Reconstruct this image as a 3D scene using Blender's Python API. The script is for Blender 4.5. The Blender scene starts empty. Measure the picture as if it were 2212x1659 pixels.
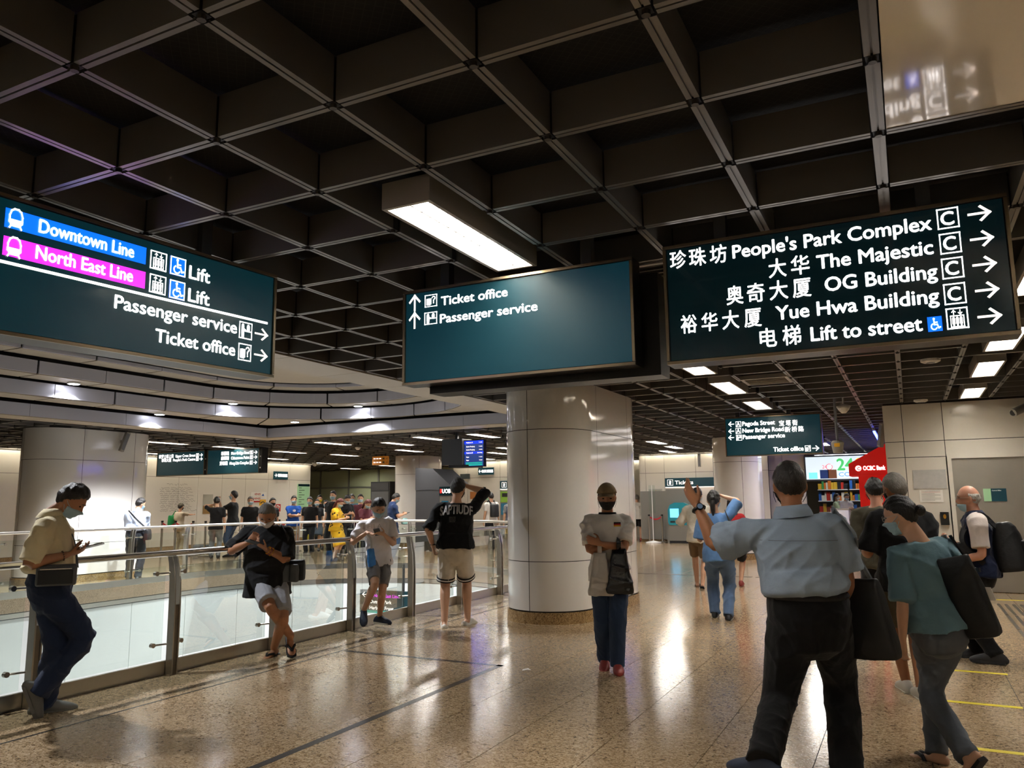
import bpy, bmesh, math, random
import numpy as np
from mathutils import Vector, Matrix, Quaternion

random.seed(7)
RNG = np.random.default_rng(7)
SC = bpy.context.scene
COL = SC.collection

# ------------------------------------------------------------------ camera
CAM_F = 1675.8
CAM_YAW, CAM_PITCH, CAM_ROLL = (math.radians(a) for a in (-26.8116, 8.5035, -0.6443))
CAM_H = 1.5
def _axes():
    cy, sy, cp, sp = math.cos(CAM_YAW), math.sin(CAM_YAW), math.cos(CAM_PITCH), math.sin(CAM_PITCH)
    f = Vector((sy * cp, cy * cp, sp)); r = Vector((cy, -sy, 0)); u = r.cross(f)
    c, s = math.cos(CAM_ROLL), math.sin(CAM_ROLL)
    return c * r + s * u, -s * r + c * u, f
AX_R, AX_U, AX_F = _axes()
CAM_C = Vector((0, 0, CAM_H))
cam_data = bpy.data.cameras.new('camera'); cam = bpy.data.objects.new('camera', cam_data); COL.objects.link(cam)
cam_data.sensor_fit = 'HORIZONTAL'; cam_data.sensor_width = 36.0; cam_data.lens = 36.0 * CAM_F / 2212
cam_data.clip_start = 0.05; cam_data.clip_end = 200
M = Matrix((AX_R, AX_U, -AX_F)).transposed().to_4x4(); M.translation = CAM_C; cam.matrix_world = M
SC.camera = cam
# measuring helpers: turn a spot of the photograph into a point of the place on a known plane
def ray(x, y): return AX_F + AX_R * ((x - 1106) / CAM_F) - AX_U * ((y - 829.5) / CAM_F)
def at_z(x, y, z=0.0): d = ray(x, y); return CAM_C + d * ((z - CAM_H) / d.z)
def at_Y(x, y, Y): d = ray(x, y); return CAM_C + d * (Y / d.y)
def at_X(x, y, X): d = ray(x, y); return CAM_C + d * (X / d.x)
def to_px(P):
    d = Vector(P) - CAM_C; z = d.dot(AX_F)
    return (1106 + CAM_F * d.dot(AX_R) / z, 829.5 - CAM_F * d.dot(AX_U) / z, z)

# ------------------------------------------------------------------ world, exposure
w = bpy.data.worlds.new('world'); SC.world = w; w.use_nodes = True
w.node_tree.nodes['Background'].inputs[0].default_value = (0.9, 0.88, 0.85, 1)
w.node_tree.nodes['Background'].inputs[1].default_value = 0.05
SC.view_settings.view_transform = 'Standard'; SC.view_settings.look = 'None'
SC.view_settings.exposure = 1.15; SC.view_settings.gamma = 1.0; SC.view_settings.use_curve_mapping = False
SC.cycles.max_bounces = 6; SC.cycles.diffuse_bounces = 3; SC.cycles.glossy_bounces = 3; SC.cycles.transmission_bounces = 4; SC.cycles.transparent_max_bounces = 8
SC.cycles.caustics_reflective = False; SC.cycles.caustics_refractive = False; SC.cycles.use_adaptive_sampling = True; SC.cycles.adaptive_threshold = 0.07
LAMP = 28.0      # luminance of a ceiling luminaire's lens

# ------------------------------------------------------------------ materials
def lin(h):
    if not isinstance(h, str): return tuple(h)
    h = h.lstrip('#'); v = [int(h[i:i + 2], 16) / 255 for i in (0, 2, 4)]
    return tuple(c / 12.92 if c <= 0.04045 else ((c + 0.055) / 1.055) ** 2.4 for c in v)
MATS = {}
def mat(name, color, rough=0.5, metal=0.0, spec=0.5, noise=0.0, nscale=8.0, bump=0.0, bscale=40.0, coat=0.0, emit=None, estr=0.0, trans=0.0, coords='Object', stretch=None, sheen=0.0):
    if name in MATS: return MATS[name]
    m = bpy.data.materials.new(name); m.use_nodes = True; MATS[name] = m
    nt = m.node_tree; b = nt.nodes['Principled BSDF']; c = lin(color)
    b.inputs['Base Color'].default_value = (*c, 1); b.inputs['Roughness'].default_value = rough
    b.inputs['Metallic'].default_value = metal; b.inputs['Specular IOR Level'].default_value = spec
    b.inputs['Coat Weight'].default_value = coat; b.inputs['Coat Roughness'].default_value = 0.06
    b.inputs['Transmission Weight'].default_value = trans
    if sheen: b.inputs['Sheen Weight'].default_value = sheen
    if emit is not None:
        b.inputs['Emission Color'].default_value = (*lin(emit), 1); b.inputs['Emission Strength'].default_value = estr
    if noise or bump:
        tc = nt.nodes.new('ShaderNodeTexCoord'); src = tc.outputs[coords]
        if stretch:
            mp = nt.nodes.new('ShaderNodeMapping'); mp.inputs['Scale'].default_value = stretch
            nt.links.new(src, mp.inputs[0]); src = mp.outputs[0]
    if noise:
        n = nt.nodes.new('ShaderNodeTexNoise'); n.inputs['Scale'].default_value = nscale; n.inputs['Detail'].default_value = 5
        nt.links.new(src, n.inputs['Vector'])
        mx = nt.nodes.new('ShaderNodeMix'); mx.data_type = 'RGBA'
        mx.inputs[6].default_value = (*[v * (1 - noise) for v in c], 1); mx.inputs[7].default_value = (*[min(1, v * (1 + noise)) for v in c], 1)
        nt.links.new(n.outputs['Fac'], mx.inputs[0]); nt.links.new(mx.outputs[2], b.inputs['Base Color'])
    if bump:
        n2 = nt.nodes.new('ShaderNodeTexNoise'); n2.inputs['Scale'].default_value = bscale; n2.inputs['Detail'].default_value = 3
        nt.links.new(src, n2.inputs['Vector'])
        bp = nt.nodes.new('ShaderNodeBump'); bp.inputs['Strength'].default_value = bump; bp.inputs['Distance'].default_value = 0.01
        nt.links.new(n2.outputs['Fac'], bp.inputs['Height']); nt.links.new(bp.outputs[0], b.inputs['Normal'])
    return m

def granite(name, dark, mid, light, rough=0.16, scale=38.0, tint=0.10):
    m = bpy.data.materials.new(name); m.use_nodes = True; MATS[name] = m
    nt = m.node_tree; b = nt.nodes['Principled BSDF']; L = nt.links
    geo = nt.nodes.new('ShaderNodeNewGeometry')
    mp = nt.nodes.new('ShaderNodeMapping'); mp.inputs['Scale'].default_value = (1.0, 1.25, 1.0); mp.inputs['Rotation'].default_value = (0, 0, 0.6)
    L.new(geo.outputs['Position'], mp.inputs[0])
    n = nt.nodes.new('ShaderNodeTexNoise'); n.inputs['Scale'].default_value = scale; n.inputs['Detail'].default_value = 4; n.inputs['Roughness'].default_value = 0.62; n.inputs['Distortion'].default_value = 1.4
    L.new(mp.outputs[0], n.inputs['Vector'])
    r = nt.nodes.new('ShaderNodeValToRGB'); e = r.color_ramp.elements
    e[0].position = 0.36; e[0].color = (*lin(dark), 1); e[1].position = 0.64; e[1].color = (*lin(light), 1)
    x = r.color_ramp.elements.new(0.47); x.color = (*lin(mid), 1)
    L.new(n.outputs['Fac'], r.inputs[0])
    big = nt.nodes.new('ShaderNodeTexNoise'); big.inputs['Scale'].default_value = 1.3; big.inputs['Detail'].default_value = 2
    L.new(geo.outputs['Position'], big.inputs['Vector'])
    oi = nt.nodes.new('ShaderNodeObjectInfo')
    ad = nt.nodes.new('ShaderNodeMath'); ad.operation = 'ADD'; L.new(big.outputs['Fac'], ad.inputs[0]); L.new(oi.outputs['Random'], ad.inputs[1])
    mr = nt.nodes.new('ShaderNodeMapRange'); mr.inputs[1].default_value = 0.2; mr.inputs[2].default_value = 1.8; mr.inputs[3].default_value = 1 - tint; mr.inputs[4].default_value = 1 + tint
    L.new(ad.outputs[0], mr.inputs[0])
    hs = nt.nodes.new('ShaderNodeHueSaturation'); L.new(r.outputs[0], hs.inputs['Color']); L.new(mr.outputs[0], hs.inputs['Value'])
    L.new(hs.outputs[0], b.inputs['Base Color'])
    rr = nt.nodes.new('ShaderNodeMapRange'); rr.inputs[3].default_value = rough * 0.75; rr.inputs[4].default_value = rough * 1.3
    L.new(big.outputs['Fac'], rr.inputs[0]); L.new(rr.outputs[0], b.inputs['Roughness'])
    bp = nt.nodes.new('ShaderNodeBump'); bp.inputs['Strength'].default_value = 0.05; bp.inputs['Distance'].default_value = 0.01
    L.new(n.outputs['Fac'], bp.inputs['Height']); L.new(bp.outputs[0], b.inputs['Normal'])
    b.inputs['Specular IOR Level'].default_value = 0.5
    return m

mat('steel', '#b9b4ab', 0.28, 1.0, noise=0.06, nscale=30, bump=0.02, bscale=200)
mat('steel_dark', '#7d7870', 0.35, 1.0)
mat('black', '#0b0b0c', 0.5)
mat('rubber', '#141416', 0.75)
mat('enamel', '#d9d6d0', 0.10, spec=0.5, coat=0.5, noise=0.02, nscale=1.5)
mat('cream_panel', '#d6d0c4', 0.24, coat=0.25, noise=0.03, nscale=1.2)
mat('beige_panel', '#968a76', 0.42, noise=0.04, nscale=1.5)
mat('gloss_panel', '#d2ccc0', 0.10, spec=0.6, coat=0.8)
mat('joint_dark', '#2c2925', 0.8)
mat('beam_metal', '#6e6a64', 0.36, 0.5, noise=0.05, nscale=3)
mat('connector_dark', '#15130f', 0.55, 0.3)
mat('connector_cap', '#4a463f', 0.4, 0.6)
mat('white_panel', '#cfd2cf', 0.16, coat=0.3, noise=0.02, nscale=2)
mat('fascia_grey', '#a6a6ae', 0.34, 0.15, noise=0.03, nscale=2)
mat('sign_teal', '#0f2c30', 0.34, spec=0.4, coat=0.05, emit='#0d4a55', estr=0.12)
mat('sign_teal_bright', '#0b2a31', 0.45, spec=0.25, emit='#12596a', estr=0.09)
mat('sign_dark', '#0c1d20', 0.16, coat=0.4, emit='#082a30', estr=0.08)
mat('sign_frame', '#1d1b18', 0.35, 0.5)
mat('sign_trim', '#8a7c66', 0.3, 0.8)
mat('lit_white', '#ffffff', 0.5, emit='#fff6f2', estr=1.5)
mat('lit_white_dim', '#f4ece6', 0.5, emit='#fff0e6', estr=0.75)
mat('lit_blue', '#0a5be0', 0.3, emit='#0a62ff', estr=0.75)
mat('lit_magenta', '#c92ad0', 0.3, emit='#e22be0', estr=0.8)
mat('lens', '#ffffff', 0.5, emit='#fffaf3', estr=LAMP)
mat('lens_cool', '#ffffff', 0.5, emit='#f2f4ff', estr=24.0)
mat('lens_louvre', '#f0ece2', 0.4)
mat('lamp_body', '#9a958c', 0.45, 0.3)
mat('white_paint', '#d9d7d2', 0.45)
mat('grey_paint', '#6d6f72', 0.45)
mat('dark_grey', '#3c3e41', 0.45)
mat('yellow_tape', '#e6d21c', 0.5)
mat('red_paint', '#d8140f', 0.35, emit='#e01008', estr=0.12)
mat('red_belt', '#b3121c', 0.6)
mat('white_print', '#f2efe8', 0.6)
mat('grey_print', '#77746c', 0.6)
mat('ink', '#2a2724', 0.7)
granite('granite_floor', '#665036', '#a08664', '#c8b295', 0.11, 40)
granite('granite_border', '#645038', '#9a8262', '#c0a888', 0.12, 40)
granite('granite_plinth', '#4e3a22', '#8a6d45', '#b0946a', 0.22, 60)
granite('granite_fascia', '#5b4a38', '#8a7760', '#a8967e', 0.35, 90)
mat('inlay_dark', '#2e2a27', 0.25)

def glass_mat():
    m = bpy.data.materials.new('clear_glass'); m.use_nodes = True; MATS['clear_glass'] = m
    nt = m.node_tree; nt.nodes.clear(); L = nt.links
    out = nt.nodes.new('ShaderNodeOutputMaterial'); mix = nt.nodes.new('ShaderNodeMixShader')
    tr = nt.nodes.new('ShaderNodeBsdfTransparent'); tr.inputs[0].default_value = (0.93, 0.97, 0.95, 1)
    gl = nt.nodes.new('ShaderNodeBsdfGlossy'); gl.inputs['Roughness'].default_value = 0.02; gl.inputs[0].default_value = (1, 1, 1, 1)
    fr = nt.nodes.new('ShaderNodeFresnel'); fr.inputs[0].default_value = 1.5
    sc_ = nt.nodes.new('ShaderNodeMath'); sc_.operation = 'MULTIPLY'; sc_.inputs[1].default_value = 0.45
    L.new(fr.outputs[0], sc_.inputs[0]); L.new(sc_.outputs[0], mix.inputs[0]); L.new(tr.outputs[0], mix.inputs[1]); L.new(gl.outputs[0], mix.inputs[2]); L.new(mix.outputs[0], out.inputs[0])
glass_mat()

# ------------------------------------------------------------------ mesh building
class MB:
    def __init__(s): s.v = []; s.f = []; s.m = []; s.mats = []
    def _mi(s, m):
        if m is None: m = s.mats[0] if s.mats else None
        if m not in s.mats: s.mats.append(m)
        return s.mats.index(m)
    def add(s, verts, faces, m=None):
        o = len(s.v); mi = s._mi(m)
        s.v += [tuple(p) for p in verts]; s.f += [tuple(i + o for i in f) for f in faces]; s.m += [mi] * len(faces)
        return s
    def box(s, x0, x1, y0, y1, z0, z1, m=None):
        v = [(x0, y0, z0), (x1, y0, z0), (x1, y1, z0), (x0, y1, z0), (x0, y0, z1), (x1, y0, z1), (x1, y1, z1), (x0, y1, z1)]
        return s.add(v, [(0, 3, 2, 1), (4, 5, 6, 7), (0, 1, 5, 4), (1, 2, 6, 5), (2, 3, 7, 6), (3, 0, 4, 7)], m)
    def obox(s, c, ax, ay, az, hx, hy, hz, m=None):
        c, ax, ay, az = Vector(c), Vector(ax), Vector(ay), Vector(az)
        v = [c + ax * (i * hx) + ay * (j * hy) + az * (k * hz) for k in (-1, 1) for j in (-1, 1) for i in (-1, 1)]
        return s.add(v, [(0, 2, 3, 1), (4, 5, 7, 6), (0, 1, 5, 4), (1, 3, 7, 5), (3, 2, 6, 7), (2, 0, 4, 6)], m)
    def prism(s, poly, to3d, h, m=None):
        n = len(poly); a = [to3d(u, v, 0) for u, v in poly]; b = [to3d(u, v, h) for u, v in poly]
        return s.add(a + b, [tuple(range(n - 1, -1, -1)), tuple(range(n, 2 * n))] + [(i, (i + 1) % n, n + (i + 1) % n, n + i) for i in range(n)], m)
    def tube(s, pts, r, n=10, m=None, caps=True, closed=False):
        pts = [Vector(p) for p in pts]; k = len(pts); rs = r if isinstance(r, (list, tuple)) else [r] * k
        up = Vector((0, 0, 1)); vs = []
        prev = None
        for i, p in enumerate(pts):
            if closed: t = pts[(i + 1) % k] - pts[i - 1]
            else: t = pts[min(i + 1, k - 1)] - pts[max(i - 1, 0)]
            t.normalize()
            if prev is None:
                a = up.cross(t)
                if a.length < 0.1: a = Vector((1, 0, 0)).cross(t)
            else:
                a = prev - t * prev.dot(t)
                if a.length < 1e-4: a = up.cross(t)
            a.normalize(); prev = a; b = t.cross(a)
            vs += [p + (a * math.cos(2 * math.pi * j / n) + b * math.sin(2 * math.pi * j / n)) * rs[i] for j in range(n)]
        fs = [(i * n + j, i * n + (j + 1) % n, ((i + 1) % k) * n + (j + 1) % n, ((i + 1) % k) * n + j) for i in range(k if closed else k - 1) for j in range(n)]
        if caps and not closed: fs += [tuple(range(n - 1, -1, -1)), tuple((k - 1) * n + j for j in range(n))]
        return s.add(vs, fs, m)
    def cyl(s, p0, p1, r, n=12, m=None, r1=None): return s.tube([p0, p1], [r, r if r1 is None else r1], n, m)
    def ellipsoid(s, c, rx, ry, rz, n=12, k=8, m=None, R=None):
        vs = []; c = Vector(c)
        for i in range(k + 1):
            a = math.pi * i / k
            for j in range(n):
                b = 2 * math.pi * j / n
                p = Vector((rx * math.sin(a) * math.cos(b), ry * math.sin(a) * math.sin(b), rz * math.cos(a)))
                if R is not None: p = R @ p
                vs.append(c + p)
        fs = [(i * n + j, (i + 1) * n + j, (i + 1) * n + (j + 1) % n, i * n + (j + 1) % n) for i in range(k) for j in range(n)]
        return s.add(vs, fs, m)
    def mesh(s, name, smooth=False):
        me = bpy.data.meshes.new(name); me.from_pydata(s.v, [], s.f)
        for m in s.mats: me.materials.append(MATS[m] if isinstance(m, str) else m)
        if len(s.mats) > 1: me.polygons.foreach_set('material_index', s.m)
        if smooth: me.polygons.foreach_set('use_smooth', [True] * len(me.polygons))
        me.update(); return me
    def build(s, name, parent=None, smooth=False, weld=False):
        me = s.mesh(name, smooth)
        if weld:
            bm = bmesh.new(); bm.from_mesh(me); bmesh.ops.remove_doubles(bm, verts=bm.verts, dist=1e-5); bm.to_mesh(me); bm.free()
        return link(name, me, parent)
def link(name, data, parent=None, loc=None):
    o = bpy.data.objects.new(name, data); COL.objects.link(o)
    if parent is not None: o.parent = parent
    if loc is not None: o.location = loc
    return o
def M1(m): b = MB(); b.mats.append(m); return b
def tag(o, label, cat, group=None, kind=None):
    o['label'] = label; o['category'] = cat
    if group: o['group'] = group
    if kind: o['kind'] = kind
    return o
def structure(o): o['kind'] = 'structure'; return o
def empty(name, loc=(0, 0, 0), rz=0.0):
    o = bpy.data.objects.new(name, None); COL.objects.link(o); o.location = loc; o.rotation_euler = (0, 0, rz); o.empty_display_size = 0.1
    return o
def copy_tree(o, parent=None):
    c = o.copy(); COL.objects.link(c); c.parent = parent
    for ch in o.children: copy_tree(ch, c)
    return c

# a workshop scene in which curves and modifiers are turned into plain meshes
SHOP = bpy.data.scenes.new('workshop')
def settled(o, extra=()):
    for q in (o, *extra): SHOP.collection.objects.link(q)
    vl = SHOP.view_layers[0]; vl.update()
    me = bpy.data.meshes.new_from_object(o.evaluated_get(vl.depsgraph))
    for q in (o, *extra): SHOP.collection.objects.unlink(q)
    return me
# flat lettering: built with the built-in typeface, turned into a mesh on its sign
_txt_cache = {}
def text_polys(body, bold=0.0, res=4):
    key = (body, bold, res)
    if key in _txt_cache: return _txt_cache[key]
    cu = bpy.data.curves.new('lettering', 'FONT'); cu.body = body; cu.offset = bold; cu.resolution_u = res
    o = bpy.data.objects.new('lettering', cu); me = settled(o)
    v = np.array([x.co[:] for x in me.vertices]).reshape(-1, 3); f = [tuple(p.vertices) for p in me.polygons]
    bpy.data.objects.remove(o); bpy.data.curves.remove(cu); bpy.data.meshes.remove(me)
    _txt_cache[key] = (v, f); return v, f
class Board:
    """a flat face with origin o, unit right vector u, unit up vector v, outward normal n"""
    def __init__(s, o, u, v): s.o = Vector(o); s.u = Vector(u).normalized(); s.v = Vector(v).normalized(); s.n = s.u.cross(s.v)
    def p(s, a, b, h=0.0): return s.o + s.u * a + s.v * b + s.n * h
    def uv(s, x, y):   # spot of the photograph on this face
        d = ray(x, y); t = (s.o - CAM_C).dot(s.n) / d.dot(s.n); q = CAM_C + d * t - s.o
        return q.dot(s.u), q.dot(s.v)
    def text(s, body, u0, u1, v0, cap, m, parent, bold=0.02, h=0.002, name='lettering', slope=0.0, res=3):
        v, f = text_polys(body, 0.0, res)      # bold strokes: the letters laid down again a little to each side
        a, b = v[:, 0].min(), v[:, 0].max(); k = cap / 0.69
        sx = (u1 - u0) / max(1e-6, b - a); d = bold * k
        mb = M1(m)
        for i, (du, dv) in enumerate(((0, 0), (d, 0), (-d, 0), (0, d * .8), (0, -d * .8)) if bold else ((0, 0),)):
            mb.add([s.p(u0 + du + (q[0] - a) * sx, v0 + dv + q[1] * k, h + i * 0.0002) for q in v], f)
        return mb.build(name, parent)
    def rect(s, u0, u1, v0, v1, m, parent, name, h=0.001): 
        mb = M1(m); mb.prism([(u0, v0), (u1, v0), (u1, v1), (u0, v1)], lambda a, b, t: s.p(a, b, h - 0.003 + t), 0.003)
        return mb.build(name, parent)
    def shapes(s, items, u0, v0, w, h_, m, parent, name, lift=0.002):
        mb = M1(m)
        for it in items: ico(mb, it, lambda a, b: s.p(u0 + a * w, v0 + b * h_, lift))
        return mb.build(name, parent)
def ico(mb, it, P):
    k = it[0]
    if k == 'poly': mb.add([P(*q) for q in it[1]], [tuple(range(len(it[1])))])
    elif k == 'line':
        pts, wd = it[1], it[2] / 2
        for (x0, y0), (x1, y1) in zip(pts, pts[1:]):
            L = math.hypot(x1 - x0, y1 - y0) or 1; nx, ny = -(y1 - y0) / L * wd, (x1 - x0) / L * wd; ex, ey = (x1 - x0) / L * wd, (y1 - y0) / L * wd
            mb.add([P(x0 + nx - ex, y0 + ny - ey), P(x0 - nx - ex, y0 - ny - ey), P(x1 - nx + ex, y1 - ny + ey), P(x1 + nx + ex, y1 + ny + ey)], [(0, 1, 2, 3)])
    elif k == 'disc':
        (cx, cy), r = it[1], it[2]; n = 18
        mb.add([P(cx + r * math.cos(2 * math.pi * i / n), cy + r * math.sin(2 * math.pi * i / n)) for i in range(n)], [tuple(range(n))])
    elif k == 'arc':
        (cx, cy), r, wd, a0, a1 = it[1], it[2], it[3], it[4], it[5]; n = 20
        vs = []
        for i in range(n + 1):
            a = math.radians(a0 + (a1 - a0) * i / n)
            vs += [P(cx + (r - wd / 2) * math.cos(a), cy + (r - wd / 2) * math.sin(a)), P(cx + (r + wd / 2) * math.cos(a), cy + (r + wd / 2) * math.sin(a))]
        mb.add(vs, [(2 * i, 2 * i + 1, 2 * i + 3, 2 * i + 2) for i in range(n)])
FRAME = [('line', [(0.03, 0.03), (0.97, 0.03), (0.97, 0.97), (0.03, 0.97), (0.03, 0.03)], 0.06)]
ARROW_R = [('line', [(0.0, 0.5), (0.94, 0.5)], 0.15), ('line', [(0.55, 0.93), (0.95, 0.5), (0.55, 0.07)], 0.15)]
ARROW_L = [('line', [(1.0, 0.5), (0.06, 0.5)], 0.15), ('line', [(0.45, 0.93), (0.05, 0.5), (0.45, 0.07)], 0.15)]
ARROW_U = [('line', [(0.5, 0.0), (0.5, 0.94)], 0.15), ('line', [(0.07, 0.55), (0.5, 0.95), (0.93, 0.55)], 0.15)]
LIFT = FRAME + [('line', [(0.2, 0.1), (0.2, 0.62), (0.8, 0.62), (0.8, 0.1), (0.2, 0.1)], 0.045)] + \
    [q for x in (0.33, 0.5, 0.67) for q in (('disc', (x, 0.52), 0.055), ('line', [(x, 0.44), (x, 0.3)], 0.13), ('line', [(x, 0.3), (x, 0.16)], 0.08))] + \
    [('line', [(0.35, 0.68), (0.35, 0.88)], 0.04), ('line', [(0.27, 0.8), (0.35, 0.88), (0.43, 0.8)], 0.04), ('line', [(0.65, 0.88), (0.65, 0.68)], 0.04), ('line', [(0.57, 0.76), (0.65, 0.68), (0.73, 0.76)], 0.04)]
WHEEL = [('disc', (0.45, 0.84), 0.075), ('line', [(0.45, 0.72), (0.47, 0.45), (0.66, 0.45), (0.76, 0.22), (0.86, 0.26)], 0.085), ('line', [(0.46, 0.6), (0.66, 0.6)], 0.07), ('arc', (0.44, 0.32), 0.2, 0.075, 110, 340)]
TICKET = FRAME + [('poly', [(0.14, 0.16), (0.46, 0.12), (0.46, 0.64), (0.14, 0.68)]), ('poly', [(0.24, 0.7), (0.54, 0.68), (0.54, 0.2), (0.48, 0.2), (0.48, 0.66), (0.24, 0.68)]), ('arc', (0.72, 0.7), 0.12, 0.07, 180, -60), ('line', [(0.77, 0.6), (0.72, 0.52), (0.72, 0.42)], 0.07), ('disc', (0.72, 0.3), 0.05)]
COUNTER = FRAME + [('disc', (0.28, 0.8), 0.09), ('line', [(0.28, 0.66), (0.28, 0.4)], 0.2), ('line', [(0.23, 0.4), (0.23, 0.1)], 0.08), ('line', [(0.34, 0.4), (0.34, 0.1)], 0.08), ('line', [(0.34, 0.6), (0.5, 0.52)], 0.07), ('disc', (0.7, 0.8), 0.09), ('line', [(0.7, 0.66), (0.7, 0.55)], 0.22), ('line', [(0.45, 0.47), (0.93, 0.47)], 0.06)]
TRAIN = [('line', [(0.22, 0.22), (0.14, 0.3), (0.13, 0.62), (0.22, 0.85), (0.38, 0.95), (0.62, 0.95), (0.78, 0.85), (0.87, 0.62), (0.86, 0.3), (0.78, 0.22), (0.22, 0.22)], 0.09), ('line', [(0.16, 0.36), (0.84, 0.36)], 0.16), ('line', [(0.28, 0.2), (0.16, 0.02)], 0.09), ('line', [(0.72, 0.2), (0.84, 0.02)], 0.09), ('line', [(0.22, 0.12), (0.78, 0.12)], 0.06)]
# ================================================================== the hall
CX, HR, HY1, HY0 = -9.59, 3.51, 11.5, 0.5            # oval floor opening: axis, half width, ends of the straight sides
def stadium(r, step=0.2, y1=HY1, y0=HY0, cx=CX):
    """closed outline, counter-clockwise, from the middle of the near straight side"""
    pts = []
    n = max(2, int((y1 - y0) / step))
    for i in range(n): pts.append((cx + r, y0 + (y1 - y0) * i / n))
    k = max(8, int(math.pi * r / step))
    for i in range(k): a = math.pi * i / k; pts.append((cx + r * math.cos(a), y1 + r * math.sin(a)))
    for i in range(n): pts.append((cx - r, y1 + (y0 - y1) * i / n))
    for i in range(k): a = math.pi + math.pi * i / k; pts.append((cx + r * math.cos(a), y0 + r * math.sin(a)))
    return pts
LST = HY1 - HY0
def st_at(s, r=HR, off=0.0):
    """point and outward normal at arc length s measured along the opening's edge (radius HR) from (near side, HY0)"""
    la = math.pi * HR
    if s < LST: return Vector((CX + r + off, HY0 + s, 0)), Vector((1, 0, 0))
    if s < LST + la: a = (s - LST) / HR; n = Vector((math.cos(a), math.sin(a), 0)); return Vector((CX, HY1, 0)) + n * (r + off), n
    return Vector((CX - r - off, HY1 - (s - LST - la), 0)), Vector((-1, 0, 0))

# ---- floor
FX0, FX1, FY0, FY1 = -30.0, 5.0, -3.0, 40.0
bm = bmesh.new()
outer = [bm.verts.new((x, y, -0.006)) for x, y in ((FX0, FY0), (FX1, FY0), (FX1, FY1), (FX0, FY1))]
inner = [bm.verts.new((x, y, -0.006)) for x, y in stadium(HR)]
ed = [bm.edges.new((L[i], L[(i + 1) % len(L)])) for L in (outer, inner) for i in range(len(L))]
bmesh.ops.triangle_fill(bm, use_beauty=True, edges=ed)
bmesh.ops.recalc_face_normals(bm, faces=bm.faces)
if sum(f.normal.z for f in bm.faces) < 0: bmesh.ops.reverse_faces(bm, faces=bm.faces)
me = bpy.data.meshes.new('floor'); bm.to_mesh(me); bm.free(); me.materials.append(MATS['joint_dark'])
floor = structure(link('floor', me)); floor['label'] = 'polished brown granite tile floor of the concourse'
TS = 0.6; TG = 0.0025; BORD = 0.8
def dist_stadium(x, y):
    yy = min(max(y, HY0), HY1); return math.hypot(x - CX, y - yy) - HR
tile_mesh = M1('granite_floor').box(-TS / 2 + TG, TS / 2 - TG, -TS / 2 + TG, TS / 2 - TG, -0.008, 0.0).mesh('tile')
cut = M1('granite_floor'); op = stadium(HR + BORD + 0.004, 0.12); n_ = len(op)
cut.add([(x, y, -0.2) for x, y in op] + [(x, y, 0.2) for x, y in op], [tuple(range(n_ - 1, -1, -1)), tuple(range(n_, 2 * n_))] + [(i, (i + 1) % n_, n_ + (i + 1) % n_, n_ + i) for i in range(n_)])
cut_o = cut.build('cutter')
cands = []
for i in range(int((FX0 + 1.2) / TS), int((FX1 + 1.2) / TS) + 1):
    for j in range(int((FY0 - 0.25) / TS), int((FY1 - 0.25) / TS)):
        x = -1.2 + TS * i + TS / 2; y = 0.25 + TS * j + TS / 2
        d = dist_stadium(x, y) - BORD
        if d < -0.45: continue
        px = to_px((x, y, 0)) if (Vector((x, y, 0)) - CAM_C).dot(AX_F) > 0.5 else (-9e3, -9e3, 0)
        seen = -60 < px[0] < 2272 and px[1] < 1720 and px[2] > 0
        if y > 33 or (y > 14.4 and x > 0.2): seen = False
        cands.append((math.hypot(x, y), x, y, d < 0.45, seen))
cands.sort()
n_part = 0; rest = M1('granite_floor')
for dd, x, y, edge, seen in cands:
    if not seen and not (math.hypot(x, y) < 14): 
        if x > FX1 or y < FY0: continue
    if edge and seen and n_part < 300:
        o = link('tile', tile_mesh.copy(), floor, (x, y, 0)); md = o.modifiers.new('cut', 'BOOLEAN'); md.object = cut_o; md.operation = 'DIFFERENCE'; md.solver = 'EXACT'
        me = settled(o, (cut_o,))
        o.modifiers.clear()
        if len(me.polygons) == 0: bpy.data.objects.remove(o); continue
        o.data = me; n_part += 1
    elif seen and n_part < 300 and not edge:
        link('tile', tile_mesh, floor, (x, y, 0)); n_part += 1
    else:
        if edge and dist_stadium(x, y) - BORD < 0.43: continue
        rest.box(x - TS / 2 + TG, x + TS / 2 - TG, y - TS / 2 + TG, y + TS / 2 - TG, -0.008, 0.0)
bpy.data.objects.remove(cut_o)
o = rest.build('tile_field', floor); o['kind'] = 'stuff'
# border of the opening, one curved slab after another, a dark line outside it
s = 0.0; BL = 1.2
total = 2 * LST + math.pi * HR
while s < total - 0.3:
    k = 8; a, b = s + 0.003, min(total, s + BL) - 0.003; vs = []
    for i in range(k + 1):
        q = a + (b - a) * i / k; p, n = st_at(q); vs += [p + n * 0.002, p + n * (BORD - 0.01)]
    vs2 = [v + Vector((0, 0, -0.006)) for v in vs]; m0 = len(vs)
    fs = [(2 * i, 2 * i + 1, 2 * i + 3, 2 * i + 2) for i in range(k)] + [(m0 + 2 * i + 2, m0 + 2 * i + 3, m0 + 2 * i + 1, m0 + 2 * i) for i in range(k)]
    fs += [(2 * i + 1, m0 + 2 * i + 1, m0 + 2 * i + 3, 2 * i + 3) for i in range(k)] + [(2 * i + 2, m0 + 2 * i + 2, m0 + 2 * i, 2 * i) for i in range(k)]
    fs += [(0, m0, m0 + 1, 1), (2 * k + 1, m0 + 2 * k + 1, m0 + 2 * k, 2 * k)]
    M1('granite_border').add(vs + vs2, fs).build('border_slab', floor)
    s += BL
def strip(x0, x1, y0, y1, m, name, z=0.0012): 
    return M1(m).box(x0, x1, y0, y1, -0.004, z).build(name, floor)
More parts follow.
